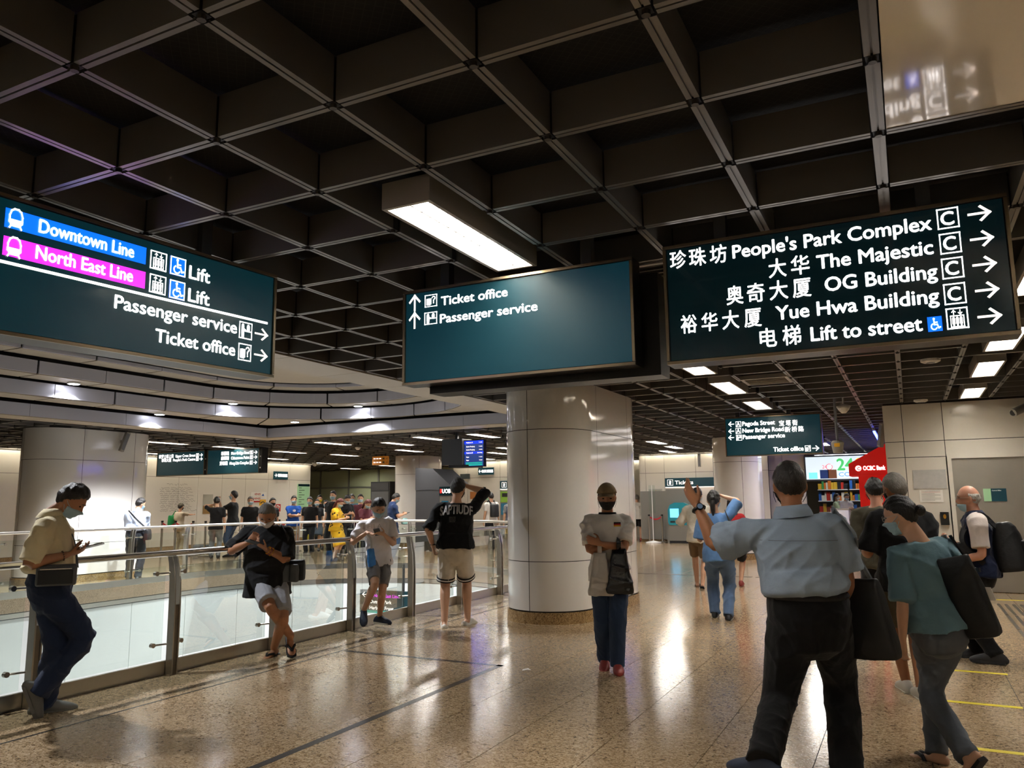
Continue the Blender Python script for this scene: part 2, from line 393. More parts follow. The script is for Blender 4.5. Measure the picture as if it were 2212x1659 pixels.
strip(-3.50, -3.44, 0.5, 6.58, 'inlay_dark', 'inlay_strip'); strip(-5.25, -3.44, 6.52, 6.58, 'inlay_dark', 'inlay_strip')
mb = M1('inlay_dark'); q = [st_at(i * 0.3) for i in range(int(total / 0.3))]
vs = [v for p, n in q for v in (p + n * (BORD - 0.012) + Vector((0, 0, .001)), p + n * (BORD + 0.012) + Vector((0, 0, .001)))]
mb.add(vs, [(2 * i, 2 * i + 1, 2 * i + 3, 2 * i + 2) for i in range(len(q) - 1)]).build('inlay_line', floor)
for k in range(9):   # drain grilles across the floor
    x = -5.2 + k * 0.62; M1('inlay_dark').box(x, x + 0.55, 15.5, 15.62, -0.004, 0.002).build('floor_grille', floor)
for y, x0, x1 in ((7.97, 0.12, 0.62), (6.79, 0.12, 0.60), (5.62, 0.14, 0.62), (13.45, 0.7, 1.7)):
    M1('yellow_tape').box(x0, x1, y - 0.025, y + 0.025, 0.0, 0.002).build('floor_tape', floor)
for r_ in range(3):    # tactile bars in front of the door
    for k in range(4):
        x = 0.96 + 0.09 * k; y0 = 9.4 + 1.2 * r_; mb = M1('steel_dark')
        mb.box(x, x + 0.035, y0, y0 + 1.12, 0.0, 0.006).build('tactile_bar', floor)
M1('granite_floor').box(-2.93, -2.4, 10.15, 10.6, -0.004, 0.0008).build('access_cover', floor)

# ---- edge of the opening: granite band, steel strip, white panels, and the level below
edge = structure(empty('wall_atrium', (0, 0, 0))); edge['label'] = 'white panelled edge of the oval floor opening'
def ring_piece(s0, s1, z0, z1, r0, th, m, name, parent, k=6):
    vs = []
    for i in range(k + 1):
        p, n = st_at(s0 + (s1 - s0) * i / k)
        vs += [p + n * r0 + Vector((0, 0, z0)), p + n * r0 + Vector((0, 0, z1)), p + n * (r0 + th) + Vector((0, 0, z1)), p + n * (r0 + th) + Vector((0, 0, z0))]
    fs = []
    for i in range(k):
        a, b = 4 * i, 4 * i + 4
        fs += [(a, b, b + 1, a + 1), (a + 1, b + 1, b + 2, a + 2), (a + 2, b + 2, b + 3, a + 3), (a + 3, b + 3, b, a)]
    fs += [(0, 1, 2, 3), (4 * k + 3, 4 * k + 2, 4 * k + 1, 4 * k)]
    return M1(m).add(vs, fs).build(name, parent)
s = LST - 1.0
while s < total - 0.5:
    e = s + 1.22
    ring_piece(s, e, -0.22, -0.006, 0.0, 0.1, 'granite_fascia', 'granite_band', edge)
    ring_piece(s, e, -0.31, -0.235, 0.005, 0.05, 'steel', 'steel_strip', edge)
    ring_piece(s + 0.004, e - 0.004, -3.6, -0.325, 0.02, 0.04, 'white_panel', 'panel', edge)
    s = e
low = structure(M1('enamel').box(-14.5, -4.5, -6, 17, -4.7, -4.6).build('floor_lower')); low['label'] = 'pale floor of the level below'

# ---- ceiling: black mesh, coffer beams, connectors
ceil = structure(empty('ceiling', (0, 0, 0))); ceil['label'] = 'dark open-cell ceiling grid of metal beams'
GX0, GY0, GSX, GSY = -1.8535, 1.5514, 0.6177, 0.6262
OX0, OX1, OY1 = -13.75, -5.58, 14.05      # outer edge of the rim round the ceiling opening
def mesh_mat():
    m = mat('void_mesh', '#060606', 0.8); nt = m.node_tree; b = nt.nodes['Principled BSDF']
    tc = nt.nodes.new('ShaderNodeTexCoord'); mp = nt.nodes.new('ShaderNodeMapping'); mp.inputs['Rotation'].default_value = (0, 0, math.radians(45)); mp.inputs['Scale'].default_value = (30, 30, 30)
    ch = nt.nodes.new('ShaderNodeTexBrick'); ch.inputs['Color1'].default_value = (0.003, 0.003, 0.003, 1); ch.inputs['Color2'].default_value = (0.003, 0.003, 0.003, 1); ch.inputs['Mortar'].default_value = (0.014, 0.013, 0.012, 1)
    ch.offset = 0; ch.inputs['Scale'].default_value = 1.0; ch.inputs['Mortar Size'].default_value = 0.06; ch.inputs['Brick Width'].default_value = 1.0; ch.inputs['Row Height'].default_value = 1.0
    nt.links.new(tc.outputs['Object'], mp.inputs[0]); nt.links.new(mp.outputs[0], ch.inputs['Vector']); nt.links.new(ch.outputs['Color'], b.inputs['Base Color'])
mesh_mat()
mb = M1('void_mesh'); zc = 3.21
for x0, x1, y0, y1 in ((FX0, OX0, FY0, FY1), (OX1, FX1, FY0, FY1), (OX0, OX1, OY1, FY1)): mb.box(x0, x1, y0, y1, zc, zc + 0.02)
mb.build('void_screen', ceil)
# luminaires: (x, y)
LUM = [(-2.16, 3.73), (-2.10, 8.75), (-2.10, 10.77), (-2.10, 13.07), (0.94, 6.2), (0.94, 8.75), (0.94, 10.75), (0.94, 13.2), (-2.1, 16.3), (-2.1, 18.6), (-2.1, 21), (-2.1, 24),
       (-8.73, 15.8), (-10.18, 15.77), (-13.11, 15.72), (-11.82, 16.75), (-16.25, 13.2), (-16.2, 15.3), (-16.4, 17.7), (-19.3, 20.05), (-20.05, 23.6), (-16.1, 19.9),
       (-10.33, 20.2), (-11.65, 22.0), (-5.96, 20.4), (-6.1, 22.6), (-6.84, 24.6), (-18.6, 12.0), (-20.0, 16.0), (-13.2, 19.3), (-13.6, 24.6), (-9.4, 24.0), (-22.5, 28.2), (-19.5, 27.0), (-8.4, 18.0),
       (-2.16, -1.4), (0.94, -1.4), (0.94, 2.6), (-4.3, -1.4), (2.6, -1.4), (2.6, 1.6), (-0.6, -1.4)]  # unseen lamps behind the viewpoint; the later ones added to light fronts
BW, BD = 0.05, 0.185
def beam_mb(mb, x, y, ax, L, m='beam_metal'):
    h = L / 2; w = BW / 2; g = 0.004
    prof = [(-w, 3.0), (-g, 3.0), (-g, 3.008), (g, 3.008), (g, 3.0), (w, 3.0), (w, 3.0 + BD), (-w, 3.0 + BD)]
    vs = []
    for t in (-h, h):
        for a, z in prof: vs.append((x + t, y + a, z) if ax == 0 else (x - a, y + t, z))
    fs = [(i, (i + 1) % 8, 8 + (i + 1) % 8, 8 + i) for i in range(8)]
    fs = [tuple(reversed(f)) for f in fs]
    mb.add(vs, fs, m)
cap_len = [GSX - BW - 0.012, GSY - BW - 0.012]
bmesh_x = MB(); beam_mb(bmesh_x, 0, 0, 0, cap_len[0]); bmesh_x = bmesh_x.mesh('ceiling_beam')
bmesh_y = MB(); beam_mb(bmesh_y, 0, 0, 1, cap_len[1]); bmesh_y = bmesh_y.mesh('ceiling_beam')
def node_mb(mb, x, y):
    w = BW / 2 - 0.004; mb.box(x - w, x + w, y - w, y + w, 3.004, 3.0 + BD, 'connector_dark')
    mb.tube([(x, y, 3.006), (x, y, 2.988)], 0.015, 8, 'connector_cap')
nmesh = MB(); node_mb(nmesh, 0, 0); nmesh = nmesh.mesh('beam_connector')
COLS = [(-4.2, 10.4, 0.57, 1.1)]
def blocked_beam(x, y, ax):
    if OX0 - 0.02 < x < OX1 + 0.02 and y < OY1 + 0.02: return True
    if y > 14.35 and x > -0.1: return True
    for lx, ly in LUM:
        if abs(x - lx) < 0.27 and abs(y - ly) < 0.66: return True
    if 0.02 < x < 1.22 and 2.2 < y < 3.4: return True
    if -21.9 > x and y < 24.6: return True
    return False
beams, nodes = [], []
for i in range(-45, 11):
    for j in range(-5, 62):
        x, y = GX0 + i * GSX, GY0 + j * GSY
        if not (FX0 < x < FX1 and FY0 < y < 33): continue
        inhole = (OX0 - 0.05 < x < OX1 + 0.05 and y < OY1 + 0.05) or (y > 14.35 and x > 0.1)
        if not inhole: nodes.append((x, y))
        for ax, bx, by in ((0, x + GSX / 2, y), (1, x, y + GSY / 2)):
            if not blocked_beam(bx, by, ax): beams.append((bx, by, ax))
def in_view(x, y, z=3.0, mgn=60):
    d = (Vector((x, y, z)) - CAM_C).dot(AX_F)
    if d < 0.3: return False
    p = to_px((x, y, z)); return -mgn < p[0] < 2212 + mgn and p[1] > -mgn
def split(lst, cap=300):
    lst = sorted(lst, key=lambda b: math.hypot(b[0], b[1])); near, far = [], []
    for b in lst: (near if len(near) < cap and in_view(b[0], b[1]) else far).append(b)
    return near, far
nb, fb = split(beams)
for x, y, ax in nb: link('ceiling_beam', bmesh_x if ax == 0 else bmesh_y, ceil, (x, y, 0))
mb = MB()
for x, y, ax in fb: beam_mb(mb, x, y, ax, cap_len[ax])
o = mb.build('beam_field', ceil); o['kind'] = 'stuff'
nn, fn = split(nodes)
for x, y in nn: link('beam_connector', nmesh, ceil, (x, y, 0))
mb = MB()
for x, y in fn:
    w_ = BW / 2 - 0.004; mb.box(x - w_, x + w_, y - w_, y + w_, 2.995, 3.0 + BD, 'connector_dark')
o = mb.build('connector_field', ceil); o['kind'] = 'stuff'
M1('gloss_panel').box(0.03, 1.22, 2.19, 3.41, 3.004, 3.02).build('access_panel', ceil)
mb = M1('lamp_body')       # air grilles set into the grid
for cx, cy in ((-1.54, 5.0), (-1.54, 10.4)):
    g = empty('air_grille', (cx, cy, 2.99)); tag(g, 'square slatted air grille in the ceiling grid ' + ('between the two large hanging signs' if cy < 6 else 'beyond the exit sign'), 'air grille')
    b = M1('lamp_body'); b.box(-.29, .29, -.29, -.25, 0, .05).box(-.29, .29, .25, .29, 0, .05).box(-.29, -.25, -.25, .25, 0, .05).box(.25, .29, -.25, .25, 0, .05).build('frame', g)
    for k in range(6): y = -.2 + .08 * k; M1('lamp_body').obox((0, y, .02), (1, 0, 0), (0, .8, .6), (0, -.6, .8), .25, .03, .003).build('slat', g)
for i, (x, y) in enumerate(((0.32, 9.68), (0.27, 13.78))):
    o = MB(); o.tube([(x, y, 2.995), (x, y, 2.97), (x, y, 2.955)], [0.1, 0.1, 0.07], 20, 'white_paint'); o.tube([(x, y, 2.956), (x, y, 2.95)], 0.045, 16, 'grey_paint')
    tag(o.build('ceiling_speaker'), 'round flush ceiling speaker ' + ('nearer the hanging exit sign' if i == 0 else 'close to the wall with the grey door'), 'speaker')

# ---- luminaires
def luminaire(x, y, idx):
    r = empty('ceiling_lamp', (x, y, 2.98)); W, L, Hh = 0.145, 0.63, 0.13
    b = M1('lamp_body'); t = 0.022
    b.box(-W, W, -L, -L + t, 0, Hh).box(-W, W, L - t, L, 0, Hh).box(-W, -W + t, -L + t, L - t, 0, Hh).box(W - t, W, -L + t, L - t, 0, Hh).box(-W, W, -L, L, Hh, Hh + 0.01)
    b.build('housing', r)
    M1('lens').box(-W + t, W - t, -L + t, L - t, 0.055, 0.06).build('lens', r)
    if y < 14:
        for k in range(14): yy = -L + t + 0.04 + k * (2 * L - 2 * t - 0.08) / 13; M1('lens_louvre').box(-W + t, W - t, yy - 0.004, yy + 0.004, 0.012, 0.055).build('louvre', r)
        M1('lens_louvre').box(-0.004, 0.004, -L + t, L - t, 0.012, 0.055).build('louvre', r)
    if y > 9: lab = 'lit rectangular ceiling lamp in a distant bay of the coffered ceiling'
    return r
near_names = {0: 'large lit rectangular ceiling lamp with louvre above the ticket office sign', 1: 'lit ceiling lamp just below the lower edge of the exit sign', 2: 'lit ceiling lamp second beyond the exit sign in the middle row', 3: 'lit ceiling lamp just above the hanging Pagoda Street sign',
              4: 'lit ceiling lamp half cut off at the picture edge beside the exit sign', 5: 'lit ceiling lamp behind the lower corner of the exit sign', 6: 'lit ceiling lamp second in the row beside the wall with the grey door', 7: 'lit ceiling lamp closest to the wall with the grey door'}
for i, (x, y) in enumerate(LUM):
    r = luminaire(x, y, i)
    if i in near_names: tag(r, near_names[i], 'ceiling lamp')
    else:
        zone = 'unseen behind the viewpoint, some added for front light' if y < 3 else 'over the queue by the cream wall' if x < -14 else 'between the oval opening and the ticket machines' if x < -7.5 else 'before the ticket booth' if x < -4 else 'on the way to the convenience store'
        tag(r, 'one of the lit narrow ceiling lamps ' + zone, 'ceiling lamp', 'ceiling lamps ' + zone)

# ---- rim and stepped oval dome over the opening
dome = structure(empty('ceiling_dome', (0, 0, 0))); dome['label'] = 'stepped oval ceiling recess with curved grey bands'
IX0, IX1, IY1 = -13.22, -6.18, 13.52
def rim_piece(x0, x1, y0, y1): return M1('beige_panel').box(x0, x1, y0, y1, 2.985, 3.03).build('rim_panel', dome)
for k in range(15):
    y0 = -3.2 + k * 1.15; y1 = min(y0 + 1.143, OY1)
    if y0 > OY1: break
    rim_piece(IX1, OX1, y0, y1); rim_piece(OX0, IX0, y0, y1)
for k in range(6): w_ = (IX1 - IX0) / 6; rim_piece(IX0 + k * w_ + .003, IX0 + (k + 1) * w_ - .003, IY1, OY1)
def fascia(p0, p1, z0, z1, name='fascia_panel'):
    p0, p1 = Vector(p0), Vector(p1); d = (p1 - p0).normalized(); n = Vector((d.y, -d.x, 0))
    c = (p0 + p1) / 2; mb = M1('fascia_grey'); mb.obox((c.x, c.y, (z0 + z1) / 2), d, n, (0, 0, 1), (p1 - p0).length / 2 - 0.003, 0.012, (z1 - z0) / 2); return mb.build(name, dome)
for k in range(9): fascia((IX0, -3 + k * 1.83, 0), (IX0, min(IY1, -3 + (k + 1) * 1.83), 0), 3.0, 3.21)
for k in range(9): fascia((IX1, -3 + k * 1.83, 0), (IX1, min(IY1, -3 + (k + 1) * 1.83), 0), 3.0, 3.21)
for k in range(4): w_ = (IX1 - IX0) / 4; fascia((IX0 + k * w_, IY1, 0), (IX0 + (k + 1) * w_, IY1, 0), 3.0, 3.21)
def dome_ring(r, y1, zf0, zf1, zs, rout, y1o, nseg, rect=False):
    """vertical band at radius r and, below it, the flat soffit that runs outwards to rout"""
    la = math.pi * r; Ls = y1 + 3.0; tot = 2 * Ls + la; seg = tot / nseg
    def pt(s, rad):
        if s < Ls: return Vector((CX + rad, -3.0 + s, 0))
        if s < Ls + la: a = (s - Ls) / r; return Vector((CX + rad * math.cos(a), y1 + rad * math.sin(a), 0))
        return Vector((CX - rad, y1 - (s - Ls - la), 0))
    for i in range(nseg):
        s0, s1 = i * seg, (i + 1) * seg; g = 0.006 if i % 3 else 0.03; k = 5
        vs = []
        for j in range(k + 1):
            s = s0 + g + (s1 - s0 - 2 * g) * j / k
            p, q = pt(s, r), pt(s, r + 0.03); vs += [p + Vector((0, 0, zf0)), p + Vector((0, 0, zf1)), q + Vector((0, 0, zf1)), q + Vector((0, 0, zf0))]
        fs = [f for j in range(k) for f in ((4 * j, 4 * j + 1, 4 * j + 5, 4 * j + 4), (4 * j + 1, 4 * j + 2, 4 * j + 6, 4 * j + 5), (4 * j + 2, 4 * j + 3, 4 * j + 7, 4 * j + 6), (4 * j + 3, 4 * j, 4 * j + 4, 4 * j + 7))]
        fs += [(0, 3, 2, 1), (4 * k, 4 * k + 1, 4 * k + 2, 4 * k + 3)]
        M1('fascia_grey').add(vs, fs).build('ring_band', dome)
        vs = []
        for j in range(k + 1):
            s = s0 + 0.018 + (s1 - s0 - 0.036) * j / k
            p, q = pt(s, r + 0.03), pt(s, rout)
            if rect:   # reach out towards the rectangular rim
                d = (q - p); a = Vector((CX, min(y1, p.y), 0)); dr = (p - a).normalized()
                ts = []
                if dr.x > 1e-4: ts.append((IX1 - 0.14 - a.x) / dr.x)
                if dr.x < -1e-4: ts.append((IX0 + 0.14 - a.x) / dr.x)
                if dr.y > 1e-4: ts.append((IY1 - 0.14 - a.y) / dr.y)
                q = a + dr * max(r + 0.05, min(t for t in ts if t > 0))
            vs += [p + Vector((0, 0, zs)), q + Vector((0, 0, zs)), q + Vector((0, 0, zs + 0.02)), p + Vector((0, 0, zs + 0.02))]
        M1('beige_panel').add(vs, fs).build('soffit_panel', dome)
dome_ring(2.95, 10.45, 3.27, 3.49, 3.255, 3.4, 10.45, 33, True)
dome_ring(2.40, 10.45, 3.54, 3.74, 3.525, 2.9, 10.45, 30)
dome_ring(1.90, 10.45, 3.80, 3.86, 3.795, 2.36, 10.45, 27)
mb = M1('black'); mb.box(IX0 - .3, IX1 + .3, FY0, IY1 + .3, 3.95, 3.97)
mb.box(OX0, IX0 - .03, FY0, OY1, 3.2, 3.23).box(IX1 + .03, OX1, FY0, OY1, 3.2, 3.23).box(IX0, IX1, IY1 + .03, OY1, 3.2, 3.23)
mb.box(IX0 - .33, IX0 - .3, FY0, IY1 + .3, 3.2, 3.96).box(IX1 + .3, IX1 + .33, FY0, IY1 + .3, 3.2, 3.96).box(IX0 - .3, IX1 + .3, IY1 + .3, IY1 + .33, 3.2, 3.96)
mb.build('void_lining', dome)
mb = M1('beige_panel'); po = stadium(1.86, 0.3, 10.45, -2.0); mb.add([(x, y, 3.87) for x, y in po], [tuple(range(len(po)))]).build('dome_crown', dome)
def downlight(x, y, z, watt, lab, grp=None):
    r = empty('downlight', (x, y, z)); tag(r, lab, 'downlight', 'downlights out of the frame' if grp else None)
    MB().tube([(0, 0, 0.01), (0, 0, -0.012)], 0.10, 20, 'white_paint').build('ring', r)
    MB().tube([(0, 0, -0.010), (0, 0, -0.016)], 0.08, 20, 'lens_cool').build('lens', r)
    L = bpy.data.lights.new('downlight', 'SPOT'); L.energy = watt; L.spot_size = math.radians(125); L.spot_blend = 0.7; L.shadow_soft_size = 0.05; L.color = (0.93, 0.95, 1.0)
    o = bpy.data.objects.new('bulb', L); COL.objects.link(o); o.parent = r; o.location = (0, 0, -0.03)
p = at_z(155, 828, 3.52)
for i, (x, y, z, lab) in enumerate([(155, 829, 3.51, 'round downlight in the upper soffit above the man in a cream polo shirt'), (500, 869, 3.51, 'round downlight in the upper soffit above the twin hanging signs'), (775, 880, 3.51, 'round downlight in the upper soffit at the far end of the oval recess'),
                                 (345, 893, 3.24, 'round downlight in the lower soffit above the wide white pillar'), (637, 911, 3.24, 'round downlight in the lower soffit by the recess corner'), (1003, 866, 3.51, 'round downlight at the end of the curved band near the white column')]):
    q = at_z(x, y, z)
    if i in (0, 1, 2, 5):      # these sit in the upper soffit, close to the edge of the band below
        best = min((stadium(2.74, 0.1, 10.45, -2.0)), key=lambda c: abs(to_px((c[0], c[1], z))[0] - x) + (900 if c[1] < 4 or (c[0] > -8.2 and i != 5) else 0)); q = Vector((best[0], best[1], z))
    if i == 3: q = Vector((-12.98, q.y * 12.98 / max(0.1, -q.x), z))
    downlight(q.x, q.y, z, 420, lab)
for x, y, z in ((-7.5, 4.0, 3.51), (-7.4, 8.0, 3.51), (-11.8, 3.0, 3.51), (-9.6, 1.0, 3.78)):
    downlight(x, y, z, 330, 'round downlight in the stepped recess beyond the picture edge', 'g')

# ---- columns with enamelled cladding on a granite plinth
def racetrack(cx, cy, r, hl, n=14, sq=False):
    pts = [(cx + r * math.cos(math.pi * i / n), cy + hl + (r * math.sin(math.pi * i / n) if not sq else 0)) for i in range(n + 1)] if not sq else [(cx + r, cy + hl), (cx - r, cy + hl)]
    return pts + [(cx + r * math.cos(math.pi + math.pi * i / n), cy - hl + r * math.sin(math.pi + math.pi * i / n)) for i in range(n + 1)]
def column(cx, cy, r, hl, label, rows=(0.15, 0.745, 2.38, 3.0), start=0.0, step=1.1, sq=False, seams=None):
    c = structure(empty('column', (0, 0, 0))); c['label'] = label
    def ring(off, m, z0, z1, name):
        p = racetrack(cx, cy, r + off, hl, sq=sq); n = len(p)
        return M1(m).add([(x, y, z0) for x, y in p] + [(x, y, z1) for x, y in p], [tuple(range(n - 1, -1, -1)), tuple(range(n, 2 * n))] + [(i, (i + 1) % n, n + (i + 1) % n, n + i) for i in range(n)]).build(name, c)
    ring(-0.012, 'joint_dark', 0.0, 3.0 + BD, 'core'); ring(0.015, 'granite_plinth', 0, rows[0] - 0.012, 'plinth')
    # outline resampled by length, cut into cladding panels
    p = racetrack(cx, cy, r, hl, 28, sq); p.append(p[0]); d = [0.0]
    for a, b in zip(p, p[1:]): d.append(d[-1] + math.hypot(b[0] - a[0], b[1] - a[1]))
    T = d[-1]
    def pt(s):
        s %= T
        for i in range(len(d) - 1):
            if d[i + 1] >= s: t = (s - d[i]) / max(1e-9, d[i + 1] - d[i]); return (p[i][0] + (p[i + 1][0] - p[i][0]) * t, p[i][1] + (p[i + 1][1] - p[i][1]) * t)
        return p[-1]
    if seams is None:
        npan = max(3, round(T / step)); cuts = [start + T * i / npan for i in range(npan)]
    else:  # seams named by plan angle spots on the outline
        cuts = []
        for sx, sy in seams:
            best = min(range(400), key=lambda i: (pt(T * i / 400)[0] - sx) ** 2 + (pt(T * i / 400)[1] - sy) ** 2); cuts.append(T * best / 400)
        cuts.sort()
    for z0, z1 in zip(rows, rows[1:]):
        for a, b in zip(cuts, cuts[1:] + [cuts[0] + T]):
            k = 14; a2, b2 = a + 0.004, b - 0.004; q = [pt(a2 + (b2 - a2) * i / k) for i in range(k + 1)]
            vs = [(x, y, z0 + 0.004) for x, y in q] + [(x, y, z1 - 0.004) for x, y in q]
            o = M1('enamel').add(vs, [(i, i + 1, k + 2 + i, k + 1 + i) for i in range(k)]).build('cladding_panel', c, smooth=True)
    return c
column(-4.2, 10.25, 0.57, 0.85, 'wide white enamelled column behind the man in a cap', seams=[(-4.25, 8.83), (-3.66, 9.65), (-3.63, 10.9), (-4.2, 11.67), (-4.77, 10.9), (-4.77, 9.6)])
column(-15.2, 10.45, 0.6, 0.68, 'broad white pillar behind the man in a pale blue shirt', sq=False, seams=[(-14.62, 9.95), (-14.6, 11.1), (-15.2, 11.7), (-15.8, 11), (-15.8, 9.8), (-15.3, 9.15)])
qm = at_Y(893, 1080, 22.0); column(qm.x, 22.3, 0.62, 0.3, 'white column behind the grey bank kiosk')
qr = at_Y(1594, 1080, 20.3); column(qr.x, 20.5, 0.56, 0.25, 'white column beyond the woman in a blue T-shirt')

# ---- walls with panel joints
def panel_wall(name, origin, u, width, label, rows=((0.12, 2.38), (2.38, 3.0)), cuts=None, m='cream_panel', step=1.25, top=3.05, holes=()):
    """u = direction along the wall seen from the hall, left to right; the face looks to the hall"""
    o = Vector(origin); u = Vector(u).normalized(); n = u.cross(Vector((0, 0, 1)))
    wl = structure(M1('joint_dark').obox(o + u * width / 2 - n * 0.06 + Vector((0, 0, top / 2)), u, n, (0, 0, 1), width / 2, 0.05, top / 2).build(name)); wl['label'] = label
    if cuts is None: k = max(1, round(width / step)); cuts = [width * i / k for i in range(k + 1)]
    for z0, z1 in rows:
        for a, b in zip(cuts, cuts[1:]):
            if any(a + 0.01 >= h[0] and b - 0.01 <= h[1] and z0 + 0.01 >= h[2] and z1 - 0.01 <= h[3] for h in holes): continue
            c = o + u * (a + b) / 2 + Vector((0, 0, (z0 + z1) / 2))
            M1(m).obox(c, u, n, (0, 0, 1), (b - a) / 2 - 0.005, 0.012, (z1 - z0) / 2 - 0.005).build('panel', wl)
    M1('granite_plinth').obox(o + u * width / 2 + n * 0.004 + Vector((0, 0, 0.06)), u, n, (0, 0, 1), width / 2, 0.012, 0.058).build('plinth', wl)
    return wl
WL = -21.8
panel_wall('wall_left', (WL, 6.0, 0), (0, 1, 0), 18.75, 'cream panelled wall with handwritten text beyond the opening', cuts=[0, 1.4, 2.8, 4.2, 5.6, 7, 8.4, 9.7, 11.0, 12.3, 13.1, 14.15, 15.25, 16.4, 17.55, 18.75])
panel_wall('wall_return', (WL, 24.75, 0), (-1, 0, 0), 4.2, 'cream wall return')
TY = 26.8
panel_wall('wall_back', (-16.2, TY, 0), (1, 0, 0), 6.05, 'cream panelled wall with ticket machines', cuts=[0, 0.65, 2.1, 3.35, 4.75, 6.05])
panel_wall('wall_booth', (-8.5, TY, 0), (1, 0, 0), 4.4, 'cream panelled wall with the Tickets sign behind the man in a blue shirt', cuts=[0, 0.22, 0.9, 2.0, 2.6, 3.4, 4.4])
panel_wall('wall_booth_side', (-8.5, TY + 6, 0), (0, -1, 0), 6.0, 'side of the ticket booth')
panel_wall('wall_corridor', (-10.2, 38, 0), (1, 0, 0), 2.0, 'bright far end of the passage beside the ticket booth')
panel_wall('wall_passage', (-10.15, TY, 0), (0, 1, 0), 11.0, 'passage wall')
panel_wall('wall_store', (-4.3, 27.2, 0), (1, 0, 0), 1.3, 'cream panel wall beside the convenience store', cuts=[0, .6, 1.3])
RW = 14.4
DX0, DX1, DZ = 0.60, 1.85, 2.1
panel_wall('wall_right', (-0.29, RW, 0), (1, 0, 0), 5.0, 'cream panelled wall with the grey metal door', rows=((0.0, 2.12), (2.12, 2.38), (2.38, 3.0)), cuts=[0, 0.27, 0.86, 2.2, 3.6, 5.0], holes=[(0.86, 2.2, 0, 2.12)])
panel_wall('wall_right_side', (-0.29, RW + 14, 0), (0, -1, 0), 14.0, 'side wall behind the red bank kiosk')
panel_wall('wall_far_right', (4.8, RW, 0), (0, -1, 0), 17.0, 'cream panelled wall out of the frame')
panel_wall('wall_behind', (4.8, FY0 + .1, 0), (-1, 0, 0), 34.0, 'cream panelled wall behind the camera')
dr = structure(empty('door_1', (0, 0, 0))); dr['label'] = 'plain grey metal door in the cream wall'
M1('grey_door' if 'grey_door' in MATS else (mat('grey_door', '#9a958c', 0.35, 0.5, noise=0.1, nscale=2.5), 'grey_door')[1]).box(DX0 + .04, DX1, RW - 0.03, RW + 0.0, 0.01, DZ - 0.02).build('door_leaf', dr)
M1('cream_panel').box(DX0 - .02, DX0 + .04, RW - 0.06, RW + .02, 0, DZ + .05).box(DX0 + .04, DX1 + .06, RW - .06, RW + .02, DZ - .02, DZ + .05).build('door_frame', dr)
MB().tube([(DX0 + .1, RW - .03, 1.02), (DX0 + .1, RW - .08, 1.02)], .012, 10, 'steel').tube([(DX0 + .1, RW - .08, 1.02), (DX0 + .1, RW - .09, 1.02)], .03, 14, 'steel').build('door_handle', dr)
# lamps hidden above the wall tops wash the panels with light
mat('lens_cove', '#ffffff', 0.5, emit='#fff4dc', estr=9.0)
def cove(x0, x1, y0, y1): return structure(M1('lens_cove').box(x0, x1, y0, y1, 3.05, 3.06).build('trim_cove_lamp'))
cove(WL + .1, WL + .28, 12, 24.6); cove(-16, -10.2, TY - .28, TY - .1); cove(-8.4, -4.2, TY - .28, TY - .1)
structure(M1('lens_cove').box(-9.9, -8.8, 30, 36, 3.05, 3.06).build('trim_passage_lamp'))
# glazed office in the recess
mat('office_green', '#a9b08c', 0.3, coat=0.3); mat('office_frame', '#8e8f84', 0.4, 0.6)
gw = structure(empty('wall_office', (0, 0, 0))); gw['label'] = 'pale green glazed office front in the far recess'
for k in range(7):
    x0 = -27.5 + k * 1.75
    for z0, z1 in ((0.05, 2.15), (2.2, 3.0)): M1('office_green').box(x0 + .04, x0 + 1.71, 30.0, 30.03, z0, z1).build('pane', gw)
    M1('office_frame').box(x0 - .04, x0 + .04, 29.95, 30.06, 0, 3.05).build('mullion', gw)
M1('office_frame').box(-27.5, -15.2, 29.96, 30.05, 2.14, 2.21).build('transom', gw)
structure(M1('cream_panel').box(-27.6, -4, 30.1, 30.2, 0, 3.1).build('wall_recess_back'))
structure(M1('cream_panel').box(-27.7, -27.6, 24, 31, 0, 3.1).build('wall_recess_side'))
mb = M1('joint_dark'); mb.box(-4.6, 3, 39, 39.1, 0, 3.1); structure(mb.build('wall_shop_back'))

